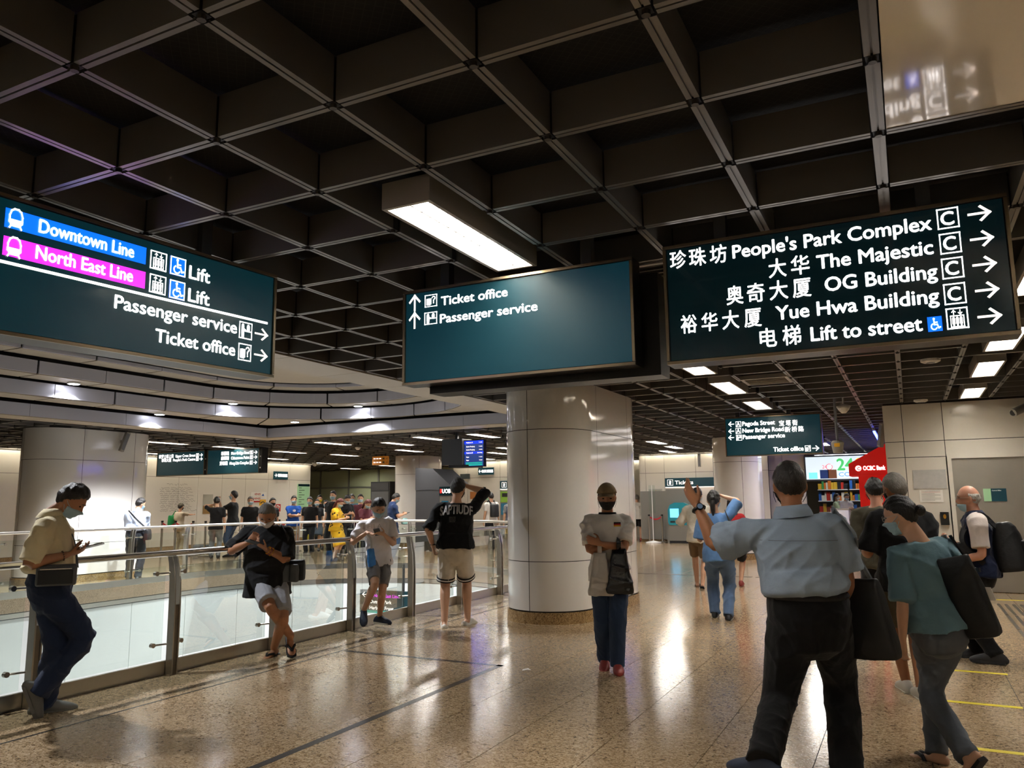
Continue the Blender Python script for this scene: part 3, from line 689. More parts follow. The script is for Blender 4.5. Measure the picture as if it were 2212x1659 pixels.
# ---- glass balustrade round the opening
bal = empty('glass_balustrade', (0, 0, 0)); tag(bal, 'curved glass balustrade with steel posts and round handrail', 'balustrade')
RZ = 1.055
rail = [st_at(i * 0.25)[0] + st_at(i * 0.25)[1] * 0.03 + Vector((0, 0, RZ)) for i in range(int((total) / 0.25))]
MB().tube(rail, 0.028, 12, 'steel').build('handrail', bal, smooth=True)
s = 0.0
while s < total - 1.3:
    ring_piece(s, s + 1.3, 0.0, 0.115, 0.01, 0.03, 'steel', 'kickplate', bal); s += 1.3
PS = 1.26; s0 = (5.06 - HY0) % PS; posts = []
s = s0
while s < total: posts.append(s); s += PS
for s in posts:
    p, n = st_at(s); t = Vector((-n.y, n.x, 0)); up = Vector((0, 0, 1))
    r = MB()
    for sg in (-1, 1):
        c = p + t * (0.028 * sg)
        prof = [(0.045, 0.0), (0.045, 0.62), (0.04, 0.82), (0.02, 0.97), (0.005, RZ - 0.03), (0.055, RZ - 0.03), (0.085, 0.95), (0.115, 0.80), (0.125, 0.6), (0.125, 0.0)]
        vs = [c + n * a + up * z + t * h for h in (-0.006, 0.006) for a, z in prof]; m_ = len(prof)
        r.add(vs, [tuple(range(m_ - 1, -1, -1)), tuple(range(m_, 2 * m_))] + [(i, (i + 1) % m_, m_ + (i + 1) % m_, m_ + i) for i in range(m_)], 'steel')
    r.obox(p + n * 0.085 + up * 0.3, t, n, up, 0.022, 0.03, 0.3, 'steel_dark')
    po = r.build('post', bal)
    for z in (0.26, 0.88):
        for sg in (-1, 1):
            a = p + n * 0.045 + up * z + t * 0.03 * sg; b = p - n * 0.0 + up * z + t * 0.15 * sg
            MB().tube([a, b], 0.009, 8, 'steel').tube([b - n * 0.012, b + n * 0.022], 0.021, 12, 'steel').build('glass_clamp', po)
for a, b in zip(posts, posts[1:]): ring_piece(a + 0.045, b - 0.045, 0.125, 0.94, -0.012, 0.012, 'clear_glass', 'glass_panel', bal, 5)
# ================================================================== hanging signs
def sign_box(board, w, h, depth, label, panel, posts, post_top=3.2, name='hanging_sign', frame='sign_frame', trim='sign_trim', cat='sign', front=0.0):
    """board origin is the lower left corner of the lit face"""
    r = empty(name, board.o); inv = -board.o
    mv = Board(Vector((0, 0, 0)), board.u, board.v); mv.src = board
    mb = M1(frame); f = 0.022
    mb.prism([(-f, -f), (w + f, -f), (w + f, h + f), (-f, h + f)], lambda a, b, t: mv.p(a, b, -depth + t), depth - 0.004); mb.build('housing', r)
    mb = M1(trim)
    for q in ([(-f, -f), (w + f, -f), (w + f, -f * .25), (-f, -f * .25)], [(-f, h + f * .25), (w + f, h + f * .25), (w + f, h + f), (-f, h + f)], [(-f, 0), (-f * .25, 0), (-f * .25, h), (-f, h)], [(w + f * .25, 0), (w + f, 0), (w + f, h), (w + f * .25, h)]):
        mb.prism(q, lambda a, b, t: mv.p(a, b, -0.006 + t), 0.016)
    mb.build('frame', r)
    M1(panel).prism([(0, 0), (w, 0), (w, h), (0, h)], lambda a, b, t: mv.p(a, b, -0.01 + t), 0.009).build('face', r)
    for a in posts:
        c = mv.p(a, h + (post_top - board.o.z - h) / 2 + 0.01, -depth / 2)
        M1('dark_grey').obox(c, board.u, board.n, (0, 0, 1), 0.034, 0.034, (post_top - board.o.z - h) / 2).build('hanger', r)
    tag(r, label, cat); mv.root = r
    mv.uv = lambda x, y: board.uv(x, y)
    return mv
def line(b, body, p0, p1, cap, m='lit_white', bold=0.020, name='lettering'):
    """p0, p1: ends of the baseline as measured in the photograph; cap: capital height in metres"""
    u0, v0 = b.uv(*p0); u1, v1 = b.uv(*p1)
    return b.text(body, u0, u1, (v0 + v1) / 2, cap, m, b.root, bold, name=name)
def icon(b, items, x0, y0, x1, y1, m='lit_white', back=None, name='pictogram', sq=None):
    """corner spots in the photograph: upper left, lower right"""
    ua, va = b.uv(x0, y0); ub, vb = b.uv(x1, y1); 
    u0, u1 = min(ua, ub), max(ua, ub); v0, v1 = min(va, vb), max(va, vb)
    if sq: c = (v0 + v1) / 2; v0, v1 = c - sq / 2, c + sq / 2
    if back: b.rect(u0, u1, v0, v1, back, b.root, 'icon_tile', 0.0015)
    return b.shapes(items, u0, v0, u1 - u0, v1 - v0, m, b.root, name, 0.0035 if back else 0.002)
Z3 = Vector((0, 0, 1)); SY = 4.35
def board_Y(xl, yb, xr, Y): p = at_Y(xl, yb, Y); return Board(p, (1, 0, 0), (0, 0, 1))
def board_dims(b, xr, yt): return b.uv(xr, yt)
# ticket office sign in the middle
b = board_Y(876, 826, 1363, SY); wd = at_Y(1362, 680, SY).x - b.o.x; ht = at_Y(1120, 600, SY).z - b.o.z
tk = sign_box(b, wd, ht, 0.14, 'large teal hanging sign reading Ticket office and Passenger service', 'sign_teal_bright', (wd * .18, wd * .82))
back = MB(); back.prism([(0.1, -0.07), (wd + 0.13, -0.07), (wd + 0.13, ht - 0.05), (0.1, ht - 0.05)], lambda a, c, t: tk.p(a, c, -0.34 + t), 0.19, 'sign_frame'); back.build('rear_housing', tk.root)
C0 = lambda x, y: (740 + x / 2.962, 540 + y / 2.962)
line(tk, 'Ticket office', C0(632, 352), C0(1055, 298), 0.060); line(tk, 'Passenger service', C0(625, 466), C0(1247, 389), 0.060)
icon(tk, TICKET, *C0(527, 280), *C0(605, 370), sq=0.085); icon(tk, COUNTER, *C0(525, 392), *C0(605, 482), sq=0.085)
icon(tk, ARROW_U, *C0(428, 295), *C0(498, 382), m='lit_white_dim', name='arrow'); icon(tk, ARROW_U, *C0(427, 405), *C0(497, 493), m='lit_white_dim', name='arrow')
# exit sign on the side of the shops
b = board_Y(1450, 780, 2168, SY); wd = at_Y(2180, 580, SY).x - b.o.x; ht = at_Y(1800, 485, SY).z - b.o.z
ex = sign_box(b, wd, ht, 0.16, 'large dark hanging sign listing exit C buildings in English and Chinese', 'sign_dark', (wd * .18, wd * .80))
C1 = lambda x, y: (1420 + x / 2.793, 400 + y / 2.793)
for body, a, c in (("People's Park Complex", (457, 446), (1655, 262)), ('The Majestic', (965, 510), (1665, 410)), ('OG Building', (1015, 645), (1690, 555)), ('Yue Hwa Building', (718, 815), (1700, 705)), ('Lift to street', (930, 942), (1600, 876))):
    line(ex, body, C1(*a), C1(*c), 0.0745)
for chars, y, sl, xs in (('珍珠坊', 500, -.135, ((80, 175), (195, 295), (320, 420))), ('大华', 553, -.13, ((675, 780), (810, 920))), ('奥奇大厦', 715, -.11, ((420, 520), (545, 650), (680, 790), (820, 930))),
                         ('裕华大厦', 888, -.10, ((145, 240), (270, 365), (395, 495), (528, 630))), ('电梯', 972, -.10, ((622, 722), (760, 870)))):
    for ch, (x0, x1) in zip(chars, xs):
        yy = y + (x0 - xs[0][0]) * sl
        u0, v0 = ex.uv(*C1(x0, yy)); u1, _ = ex.uv(*C1(x1, yy)); ex.text(ch, u0, u1, v0, 0.080, 'lit_white', ex.root, 0.010, name='character')
for i, (x0, x1, y) in enumerate(((1682, 1824, 200), (1698, 1837, 350), (1711, 1852, 500), (1724, 1866, 655))):
    icon(ex, FRAME, *C1(x0, y - 40), *C1(x1, y + 40), name='exit_box', sq=0.107)
    u0, v0 = ex.uv(*C1(x0 + 32, y + 48)); u1, _ = ex.uv(*C1(x1 - 32, y + 48)); c = (ex.uv(*C1(x0, y - 40))[1] + ex.uv(*C1(x1, y + 40))[1]) / 2
    ex.text('C', u0, u1, c - 0.034, 0.068, 'lit_white', ex.root, 0.022, name='exit_letter')
icon(ex, LIFT, *C1(1738, 750), *C1(1882, 856), sq=0.107); icon(ex, WHEEL, *C1(1627, 800), *C1(1722, 875), back='lit_blue', sq=0.075)
for x0, x1, y in ((1876, 2014, 170), (1891, 2030, 322), (1906, 2047, 477), (1922, 2062, 632), (1937, 2079, 790)): icon(ex, ARROW_R, *C1(x0, y - 30), *C1(x1, y + 30), m='lit_white_dim', name='arrow', sq=0.08)
# line sign on the side of the opening
pr_, pl_ = at_z(591, 601, 2.93), at_z(0, 425, 2.93)
uu = (pr_ - pl_); uu.z = 0; uu.normalize(); pb = Board(pr_, uu, Z3); lo = pb.p(-2.35, -0.625)
b = Board(lo, uu, Z3); wd, ht = 2.35, 0.625
dl = sign_box(b, wd, ht, 0.16, 'large hanging sign with blue Downtown Line and magenta North East Line bars', 'sign_teal', (wd * .15, wd * .80))
C2 = lambda x, y: (x / 3.687, 420 + y / 3.687)
def bar(bd, pts, m, nm):
    mb = M1(m); q = [bd.uv(*C2(*p)) for p in pts]; u0 = (q[0][0] + q[3][0]) / 2; u1 = (q[1][0] + q[2][0]) / 2; v1 = (q[0][1] + q[1][1]) / 2; v0 = (q[2][1] + q[3][1]) / 2
    bd.rect(u0, u1, v0, v1, m, bd.root, nm, 0.0015)
bar(dl, [(45, 95), (1163, 432), (1160, 565), (38, 248)], 'lit_blue', 'line_bar'); bar(dl, [(30, 318), (1157, 625), (1152, 758), (20, 470)], 'lit_magenta', 'line_bar')
def dline(body, a, c, cap=0.066):
    o = line(dl, body, C2(*a), C2(*c), cap); return o
for o in (dline('Downtown Line', (305, 303), (1060, 503)), dline('North East Line', (280, 507), (1050, 700))):
    for v in o.data.vertices: v.co = v.co + dl.n * 0.003
icon(dl, TRAIN, *C2(58, 150), *C2(190, 240), sq=0.10); icon(dl, TRAIN, *C2(42, 375), *C2(176, 465), sq=0.10)
for o in dl.root.children:
    if o.name.startswith('pictogram'):
        for v in o.data.vertices: v.co = v.co + dl.n * 0.004
for dy, dx in ((0, 0), (187, -7)):
    icon(dl, LIFT, *C2(1198 + dx, 480 + dy), *C2(1325 + dx, 580 + dy), sq=0.105); icon(dl, WHEEL + FRAME, *C2(1357 + dx, 525 + dy), *C2(1475 + dx, 625 + dy), back='lit_blue', sq=0.105)
dline('Lift', (1505, 668), (1668, 708), 0.076); dline('Lift', (1497, 848), (1664, 888), 0.076)
u0, v0 = dl.uv(*C2(5, 508)); u1, v1 = dl.uv(*C2(2130, 1043)); dl.rect(max(0.03, u0 - .3), u1, (v0 + v1) / 2 - .007, (v0 + v1) / 2 + .007, 'lit_white', dl.root, 'divider')
dline('Passenger service', (910, 898), (1882, 1113), 0.072); dline('Ticket office', (1235, 1168), (1868, 1288), 0.072)
icon(dl, COUNTER, *C2(1905, 1040), *C2(2005, 1130), sq=0.105); icon(dl, TICKET, *C2(1898, 1215), *C2(1997, 1300), sq=0.105)
icon(dl, ARROW_R, *C2(2035, 1090), *C2(2130, 1140), m='lit_white_dim', name='arrow', sq=0.075); icon(dl, ARROW_R, *C2(2030, 1255), *C2(2125, 1310), m='lit_white_dim', name='arrow', sq=0.075)
# far street sign
b = board_Y(1571, 983, 1775, 14.3); b.o.z = 2.25; wd, ht = 1.60, 0.66
ps = sign_box(b, wd, ht, 0.14, 'hanging teal sign reading Pagoda Street and New Bridge Road', 'sign_teal', (wd * .13, wd * .68))
C3 = lambda x, y: (1472 + x / 2.962, 540 + y / 2.962)
for body, a, c in (('Pagoda Street', (390, 1124), (598, 1117)), ('New Bridge Road', (392, 1168), (655, 1159)), ('Passenger service', (394, 1208), (662, 1200)), ('Ticket office', (590, 1289), (782, 1284))): line(ps, body, C3(*a), C3(*c), 0.075)
for ch, x0, x1, y in (('宝', 625, 658, 1116), ('塔', 668, 700, 1114), ('街', 710, 743, 1112), ('新', 662, 698, 1156), ('桥', 706, 740, 1154), ('路', 748, 783, 1152)):
    u0, v0 = ps.uv(*C3(x0, y)); u1, _ = ps.uv(*C3(x1, y)); ps.text(ch, u0, u1, v0 - .02, 0.072, 'lit_white', ps.root, 0.008, name='character')
for i, y in enumerate((1115, 1158)):
    icon(ps, FRAME, *C3(347, y - 12), *C3(382, y + 12), sq=0.10, name='exit_box'); u0, v0 = ps.uv(*C3(354, y + 12)); u1, _ = ps.uv(*C3(375, y + 12)); ps.text('A', u0, u1, v0, 0.07, 'lit_white', ps.root, 0.02, name='exit_letter')
icon(ps, COUNTER, *C3(350, 1187), *C3(388, 1215), sq=0.10); icon(ps, TICKET, *C3(790, 1255), *C3(828, 1284), sq=0.10)
for y in (1115, 1160, 1201): icon(ps, ARROW_L, *C3(302, y - 8), *C3(335, y + 8), name='arrow', sq=0.09)
icon(ps, ARROW_R, *C3(840, 1260), *C3(880, 1276), name='arrow', sq=0.09)
# twin signs beyond the opening
for k, (xl, xr, nm) in enumerate(((-19.38, -17.5, 'dark hanging sign reading Upper Cross Street beside the broad white pillar'), (-17.34, -15.45, 'dark hanging sign reading New Bridge Road and Chinatown Point'))):
    b = Board((xl, 15.5, 2.31), (1, 0, 0), Z3); wd = xr - xl
    tw = sign_box(b, wd, 0.64, 0.2, nm, 'sign_teal', (wd * .3, wd * .8))
    rows = (('欧罗士街上段', 'Upper Cross Street', 'E', .50), ("珍珠大厦", "People's Park Centre", 'D', .39)) if k == 0 else (('新桥路', 'New Bridge Road', 'E', .50), ('唐城坊', 'Chinatown Point', 'E', .37), ('芳林苑', 'Hong Lim Complex', 'E', .23))
    for cj, en, lt, v in rows:
        ln = 0.072 * len(en) * .62; tw.text(en, wd - .34 - ln, wd - .34, v, .075, 'lit_white', tw.root, .012)
        tw.text(cj, wd - .42 - ln - .1 * len(cj), wd - .42 - ln, v, .08, 'lit_white', tw.root, 0.008, name='characters')
        tw.shapes(FRAME, wd - .31, v - .015, .1, .1, 'lit_white', tw.root, 'exit_box'); tw.text(lt, wd - .28, wd - .24, v, .07, 'lit_white', tw.root, .02, name='exit_letter')
        tw.shapes(ARROW_R, wd - .17, v - .01, .11, .09, 'lit_white', tw.root, 'arrow')
    M1('sign_frame').box(wd + .024, wd + .115, 0.0, .22, -.02, .66).build('end_cap', tw.root)
    for z in (.12, .42): MB().tube([(wd + .07, -.001, z), (wd + .07, -.012, z)], .018, 10, 'white_paint').build('bolt', tw.root)
# small direction signs
def small_sign(p, u, w, h, body, label, arrow, u0, u1, m='sign_teal'):
    b = Board(p, u, Z3); r = empty('direction_sign', b.o); mv = Board((0, 0, 0), u, Z3); mv.root = r
    M1(m).prism([(0, 0), (w, 0), (w, h), (0, h)], lambda a, c, t: mv.p(a, c, -0.05 + t), 0.05).build('panel', r)
    if body: mv.text(body, w * u0, w * u1, h * .32, h * .36, 'lit_white', r, .03)
    if arrow: mv.shapes(ARROW_R if arrow == 'r' else ARROW_L, w * (.05 if arrow else 0), h * .28, w * .14, h * .44, 'lit_white', r, 'arrow')
    tag(r, label, 'sign'); return r
p = at_X(592, 1035, WL + .06); small_sign(p, (0, 1, 0), .75, .3, 'KOPI XPRESS', 'small teal sign with arrow pointing right to the coffee stall', 'r', .27, .95)
p = at_Y(1033, 1026, TY - .06); small_sign(p, (1, 0, 0), .68, .28, 'KOPI XPRESS', 'small teal sign with arrow pointing left to the coffee stall', 'l', .25, .97)
p = at_Y(994, 1035, TY - .06); small_sign(p, (1, 0, 0), .42, .2, '', 'small blank dark sign beside the bank kiosk', None, 0, 0, 'sign_dark')
def ticket_sign(x0, y0, w, label, extra):
    p = at_Y(x0, y0, TY - .12); b = Board(p, (1, 0, 0), Z3); r = empty('ticket_sign', p); mv = Board((0, 0, 0), (1, 0, 0), Z3)
    M1('sign_teal').box(0, w, 0, .1, 0, .30).build('panel', r); M1('lit_white_dim').box(0, w, .0, .1, -.025, -.004).build('light_strip', r)
    mv.text('Tickets', .35, .98, .085, .125, 'lit_white_dim', r, .02); mv.shapes(FRAME + TICKET[6:] * 0 + [('poly', [(.3, .2), (.62, .15), (.7, .75), (.38, .85)])], .08, .05, .2, .2, 'lit_white_dim', r, 'pictogram')
    tag(r, label, 'sign')
ticket_sign(1080, 1056, 2.2, 'long teal Tickets sign over the green ticket machine by the white column', 0)
ticket_sign(1437, 1052, 2.3, 'long teal Tickets sign above the blue-green ticket machine', 0)
# orange sign before the middle column, lower-level sign, departure screen
mat('orange_sign', '#b5701c', 0.4, emit='#b5701c', estr=0.12)
p = at_Y(804, 1005, 20.5); r = empty('orange_sign', p); M1('orange_sign').box(0, .62, 0, .06, 0, .28).build('panel', r); bd = Board((0, 0, 0), (1, 0, 0), Z3)
for v in (.05, .17):
    bd.shapes(ARROW_R, .54, v, .06, .06, 'ink', r, 'arrow'); bd.shapes(FRAME + [('poly', [(.2, .2), (.8, .2), (.8, .8), (.2, .8)])], .40, v - .005, .1, .08, 'ink', r, 'pictogram')
    for k in range(3): bd.rect(.05 + .11 * k, .13 + .11 * k, v + .02, v + .05, 'lit_white_dim', r, 'print_line')
MB().box(.1, .14, .02, .05, .28, .5, 'dark_grey').box(.48, .52, .02, .05, .28, .5, 'dark_grey').build('hanger', r)
tag(r, 'small orange hanging sign before the far white column', 'sign')
pA, pB = at_X(777, 1324, -10.9), at_X(890, 1316, -9.9)
q0 = at_Y(777, 1322, 12.6); r = empty('platform_sign', q0); ww = at_Y(889, 1318, 12.6).x - q0.x; hh = at_Y(830, 1276, 12.6).z - q0.z; bd = Board((0, 0, 0), (1, 0, 0), Z3)
M1('sign_teal').box(0, ww, 0, .08, 0, hh).build('panel', r); mat('teal_band', '#0e8f80', 0.4, emit='#0e8f80', estr=.3)
bd.rect(.02, ww - .02, .0, .05, 'teal_band', r, 'band'); bd.shapes(ARROW_L, .06, hh * .68, .12, .1, 'lit_white_dim', r, 'arrow')
bd.text('North East Line', ww * .28, ww * .76, hh * .7, .062, 'lit_magenta', r, .02); bd.text('Outram Park', ww * .2, ww * .62, hh * .43, .062, 'lit_white_dim', r, .02); bd.text('Harbour Front', ww * .2, ww * .66, hh * .16, .062, 'lit_white_dim', r, .02)
M1('dark_grey').box(.2, .24, .03, .06, hh, hh + .5).box(ww - .24, ww - .2, .03, .06, hh, hh + .5).build('hanger', r)
tag(r, 'teal platform sign reading Harbour Front seen through the balustrade glass', 'sign')
mat('screen_blue', '#0a1f7a', 0.2, emit='#1030d8', estr=0.8); mat('screen_row', '#14244a', 0.2, emit='#22366e', estr=0.6); mat('screen_green', '#109070', 0.2, emit='#18b090', estr=.8)
r = empty('departure_screen', (-8.79, 15.0, 2.25)); sa = math.radians(-8); su = Vector((math.cos(sa), math.sin(sa), 0)); bd = Board((0, 0, 0), su, Z3)
M1('sign_frame').prism([(-.02, -.02), (.55, -.02), (.55, .58), (-.02, .58)], lambda a, c, t: bd.p(a, c, -.08 + t), .078).build('display', r); bd.rect(0, .53, 0, .56, 'screen_row', r, 'glass_front', .001)
M1('dark_grey').box(-.56, -.03, -.05, .55, .04, .62).build('housing', r); M1('black').box(-.4, .25, -.02, .4, -.02, .04).build('bracket', r)
for v, h in ((.49, .07), (.27, .05)): bd.rect(0, .53, v, v + h, 'screen_blue', r, 'screen_band', .003)
for v, t0, t1 in ((.51, 'Platform A', '1 min'), (.42, 'Bukit Panjang', '1 min'), (.35, 'Bukit Panjang', '6 min'), (.28, 'Platform B', 'Arriving'), (.19, 'Expo', '1 min'), (.12, 'Expo', '4 min')):
    bd.text(t0, .06, .06 + .018 * len(t0), v, .028, 'lit_white_dim', r, .01, .005); bd.text(t1, .5 - .017 * len(t1), .5, v, .024, 'lit_white_dim', r, .01, .005)
for v in (.07, .04, .015): bd.rect(.04, .5, v, v + .012, 'screen_green', r, 'screen_band', .003)
MB().box(-.3, -.24, .1, .16, .6, .95, 'dark_grey').build('hanger', r)
tag(r, 'blue train departure screen in a dark housing hanging behind the white column', 'screen')
# ================================================================== people
def skin_mat(name, col): return mat(name, col, 0.48, noise=0.05, nscale=14, bump=0.05, bscale=120)
skin_mat('skin_tan', '#a5714f'); skin_mat('skin_light', '#c79a7c'); skin_mat('skin_deep', '#7f5437'); skin_mat('skin_pink', '#c18a70')
def cloth(name, col, rough=0.85, noise=0.10, bump=0.25, bscale=22): return mat(name, col, rough, spec=0.25, noise=noise, nscale=9, bump=bump * 1.8, bscale=bscale, sheen=0.1)
def hair_mat(name, col, rough=0.42): return mat(name, col, rough, noise=0.5, nscale=60, bump=0.7, bscale=160, stretch=(1, 1, 0.35))
hair_mat('hair_black', '#15110f'); hair_mat('hair_grey', '#6f6a62', 0.55); hair_mat('hair_dark', '#241d18'); hair_mat('hair_red', '#54211c'); hair_mat('hair_white', '#b5b1a8', 0.6)
mat('mask_blue', '#9fc0d0', 0.75, bump=0.2, bscale=60); mat('mask_white', '#e6e2e4', 0.75, bump=0.2, bscale=60); mat('mask_black', '#101012', 0.7, bump=0.2, bscale=60); mat('mask_yellow', '#d9b82a', 0.7)
mat('eye_dark', '#120c0a', 0.25); mat('eye_white', '#d9d2ca', 0.3); mat('lip', '#8a4f42', 0.5)

def smooth01(t): t = np.clip(t, 0, 1); return t * t * (3 - 2 * t)
def catmull(P, sub):
    P = [np.array(p, float) for p in P]; n = len(P); out = []
    for i in range(n - 1):
        p0, p1, p2, p3 = P[max(i - 1, 0)], P[i], P[i + 1], P[min(i + 2, n - 1)]
        for j in range(sub):
            t = j / sub; out.append(0.5 * ((2 * p1) + (-p0 + p2) * t + (2 * p0 - 5 * p1 + 4 * p2 - p3) * t * t + (-p0 + 3 * p1 - 3 * p2 + p3) * t ** 3))
    out.append(P[-1]); return out
def loft(mb, pts, rx, ry, side, n=16, sub=3, rnd=(True, True), power=2.0, m=None, shift=None):
    """swept body section; rx across (along side), ry in depth"""
    k = len(pts); arr = [list(p) + [a, b] for p, a, b in zip(pts, rx, ry)]
    if k > 2: arr = catmull(arr, sub)
    else: arr = [np.array(a, float) for a in arr]
    c = [Vector(a[:3]) for a in arr]; X = [max(0.002, a[3]) for a in arr]; Y = [max(0.002, a[4]) for a in arr]
    side = Vector(side); rings = []
    def ring(p, t, a, b):
        s = side - t * side.dot(t)
        if s.length < 1e-3: s = t.orthogonal()
        s.normalize(); q = t.cross(s); o = []
        for i in range(n):
            th = 2 * math.pi * i / n; cs, sn = math.cos(th), math.sin(th)
            if power != 2.0: cs = math.copysign(abs(cs) ** (2 / power), cs); sn = math.copysign(abs(sn) ** (2 / power), sn)
            o.append(p + s * (a * cs) + q * (b * sn))
        return o
    T = []
    for i in range(len(c)):
        t = c[min(i + 1, len(c) - 1)] - c[max(i - 1, 0)]
        T.append(t.normalized() if t.length > 1e-6 else Vector((0, 0, 1)))
    if rnd[0]:
        h = min(X[0], Y[0]); rings += [ring(c[0] - T[0] * h * 0.92, T[0], X[0] * .3, Y[0] * .3), ring(c[0] - T[0] * h * 0.6, T[0], X[0] * .78, Y[0] * .78)]
    for i in range(len(c)): rings.append(ring(c[i], T[i], X[i], Y[i]))
    if rnd[1]:
        h = min(X[-1], Y[-1]); rings += [ring(c[-1] + T[-1] * h * 0.6, T[-1], X[-1] * .78, Y[-1] * .78), ring(c[-1] + T[-1] * h * 0.92, T[-1], X[-1] * .3, Y[-1] * .3)]
    vs = [v for r in rings for v in r]; R = len(rings)
    fs = [(i * n + j, i * n + (j + 1) % n, (i + 1) * n + (j + 1) % n, (i + 1) * n + j) for i in range(R - 1) for j in range(n)]
    fs += [tuple(range(n - 1, -1, -1)), tuple((R - 1) * n + j for j in range(n))]
    mb.add(vs, fs, m)
def fuse(mb, name, parent, material, voxel, smooth=4, wrinkle=0.0, seed=0, wdir=None):
    """one continuous surface grown from overlapping sections"""
    me = mb.mesh(name); o = bpy.data.objects.new(name, me)
    r = o.modifiers.new('r', 'REMESH'); r.mode = 'VOXEL'; r.voxel_size = voxel
    s = o.modifiers.new('s', 'SMOOTH'); s.factor = 0.5; s.iterations = smooth
    me2 = settled(o); bpy.data.objects.remove(o); bpy.data.meshes.remove(me)
    nv = len(me2.vertices)
    if wrinkle and nv:
        co = np.empty(nv * 3, np.float32); me2.vertices.foreach_get('co', co); co = co.reshape(-1, 3)
        no = np.empty(nv * 3, np.float32); me2.vertex_normals.foreach_get('vector', no) if hasattr(me2, 'vertex_normals') else me2.vertices.foreach_get('normal', no); no = no.reshape(-1, 3)
        rg = np.random.default_rng(seed + 11); d = np.zeros(nv)
        w1 = np.sin(co @ rg.normal(0, 9, 3) + rg.uniform(0, 6)) * .8 + np.sin(co @ rg.normal(0, 14, 3) + 2) * .5
        for k in range(5):
            a = rg.normal(0, 1, 3); a[2] *= 1.2; a /= np.linalg.norm(a); f = rg.uniform(22, 60)
            amp = smooth01(np.sin(co @ rg.normal(0, 7, 3) + rg.uniform(0, 6)) * .8 + .35)
            d += amp * (1 - np.abs(np.sin(co @ a * f * .5 + w1 * 1.3 + rg.uniform(0, 6)))) ** 2 * (34 / f)
        d -= d.mean(); co += no * (d * wrinkle * 0.55)[:, None]
        me2.vertices.foreach_set('co', co.ravel())
    me2.materials.clear(); me2.materials.append(MATS[material]); me2.polygons.foreach_set('use_smooth', [True] * len(me2.polygons)); me2.update()
    return link(name, me2, parent)
def two_bone(a, c, l1, l2, hint):
    a, c, hint = Vector(a), Vector(c), Vector(hint); d = c - a; L = d.length
    if L > (l1 + l2) * 0.995: c = a + d * ((l1 + l2) * 0.995 / L); d = c - a; L = d.length
    L = max(L, abs(l1 - l2) + 0.01); t = d.normalized()
    x = (l1 * l1 - l2 * l2 + L * L) / (2 * L); h = math.sqrt(max(0, l1 * l1 - x * x))
    p = hint - a; p = p - t * p.dot(t)
    if p.length < 1e-4: p = t.orthogonal()
    return a + t * x + p.normalized() * h, c
# ---- head: one displaced sphere shared by face, hair, masks and hats
_NU, _NV = 56, 44
_th = np.linspace(0, math.pi, _NV + 1)[:, None] * np.ones((1, _NU)); _ph = np.ones((_NV + 1, 1)) * (np.arange(_NU) * 2 * math.pi / _NU)[None, :]
_D = np.stack([np.sin(_th) * np.sin(_ph), np.sin(_th) * np.cos(_ph), np.cos(_th)], -1).reshape(-1, 3)
def head_points():
    d = _D; p = d * np.array([0.076, 0.095, 0.116]); x, y, z = p[:, 0].copy(), p[:, 1].copy(), p[:, 2].copy()
    t = np.clip(-z / 0.116, 0, 1); fr = np.clip(d[:, 1], 0, 1)
    x *= 1 - 0.26 * t ** 1.6; y = np.where(y < 0, y * (1 - 0.42 * t), y * (1 - 0.06 * t) + 0.012 * t * fr)
    y = np.where(y > 0, y * (0.93 + 0.07 * np.abs(d[:, 2])), y)
    g = lambda cx, cz, sx, sz: np.exp(-((x - cx) / sx) ** 2 - ((z - cz) / sz) ** 2) * (d[:, 1] > 0)
    y = y + 0.005 * g(0, 0.028, 0.05, 0.012) - 0.010 * g(0.031, 0.004, 0.017, 0.013) - 0.010 * g(-0.031, 0.004, 0.017, 0.013)
    y = y + 0.020 * g(0, -0.032, 0.013, 0.013) + 0.012 * g(0, -0.010, 0.009, 0.022) + 0.006 * g(0, -0.064, 0.022, 0.009) + 0.008 * g(0, -0.098, 0.025, 0.014)
    return np.stack([x, y, z], 1)
HEADP = head_points()
_HF = [(i * _NU + j, (i + 1) * _NU + j, (i + 1) * _NU + (j + 1) % _NU, i * _NU + (j + 1) % _NU) for i in range(_NV) for j in range(_NU)]
_HF = [tuple(reversed(f)) for f in _HF]
def head_shell(off, T, name, parent, material, noise=0.0, seed=0):
    """closed shell lying on the head where off > 0 and inside the skull elsewhere"""
    n = _D * np.array([1 / .076, 1 / .095, 1 / .116]); n /= np.linalg.norm(n, axis=1)[:, None]
    P = HEADP + n * off[:, None]
    if noise:
        rg = np.random.default_rng(seed); w = sum(np.sin(P @ rg.normal(0, 90, 3) + rg.uniform(0, 6)) for _ in range(4)); P = P + n * (w * noise * (off > 0))[:, None]
    mb = M1(material); mb.add([T @ Vector(p) for p in P], _HF); return mb.build(name, parent, smooth=True)
def region(lo, hi, v): return smooth01((v - lo) / (hi - lo))
def hair_off(style):
    x, y, z = HEADP.T
    if style == 'bald': zl = np.interp(y, [-.08, -.05, -.02, .0, .02], [-.055, -.05, -.03, .0, .3]); r = region(-.004, .008, z - zl) * region(.055, .04, z) ; return -.012 + r * .0155
    if style == 'receding': zl = np.interp(y, [-.09, -.06, -.03, .0, .02, .05, .08], [-.06, -.055, -.02, .01, .03, .085, .105])
    else: zl = np.interp(y, [-.09, -.06, -.03, .0, .02, .05, .08], [-.065, -.06, -.02, .005, .022, .052, .062])
    zl = zl + .004 * np.sin(x * 260 + 1) + .003 * np.sin(y * 310 + x * 150); r = region(-.006, .016, z - zl); th = {'crew': .011, 'short': .016, 'receding': .010, 'long': .017, 'bun': .012, 'full': .021}[style]
    top = region(-.02, .09, z); thick = th * (.55 + .45 * top)
    return -.012 + r * (.012 + thick)
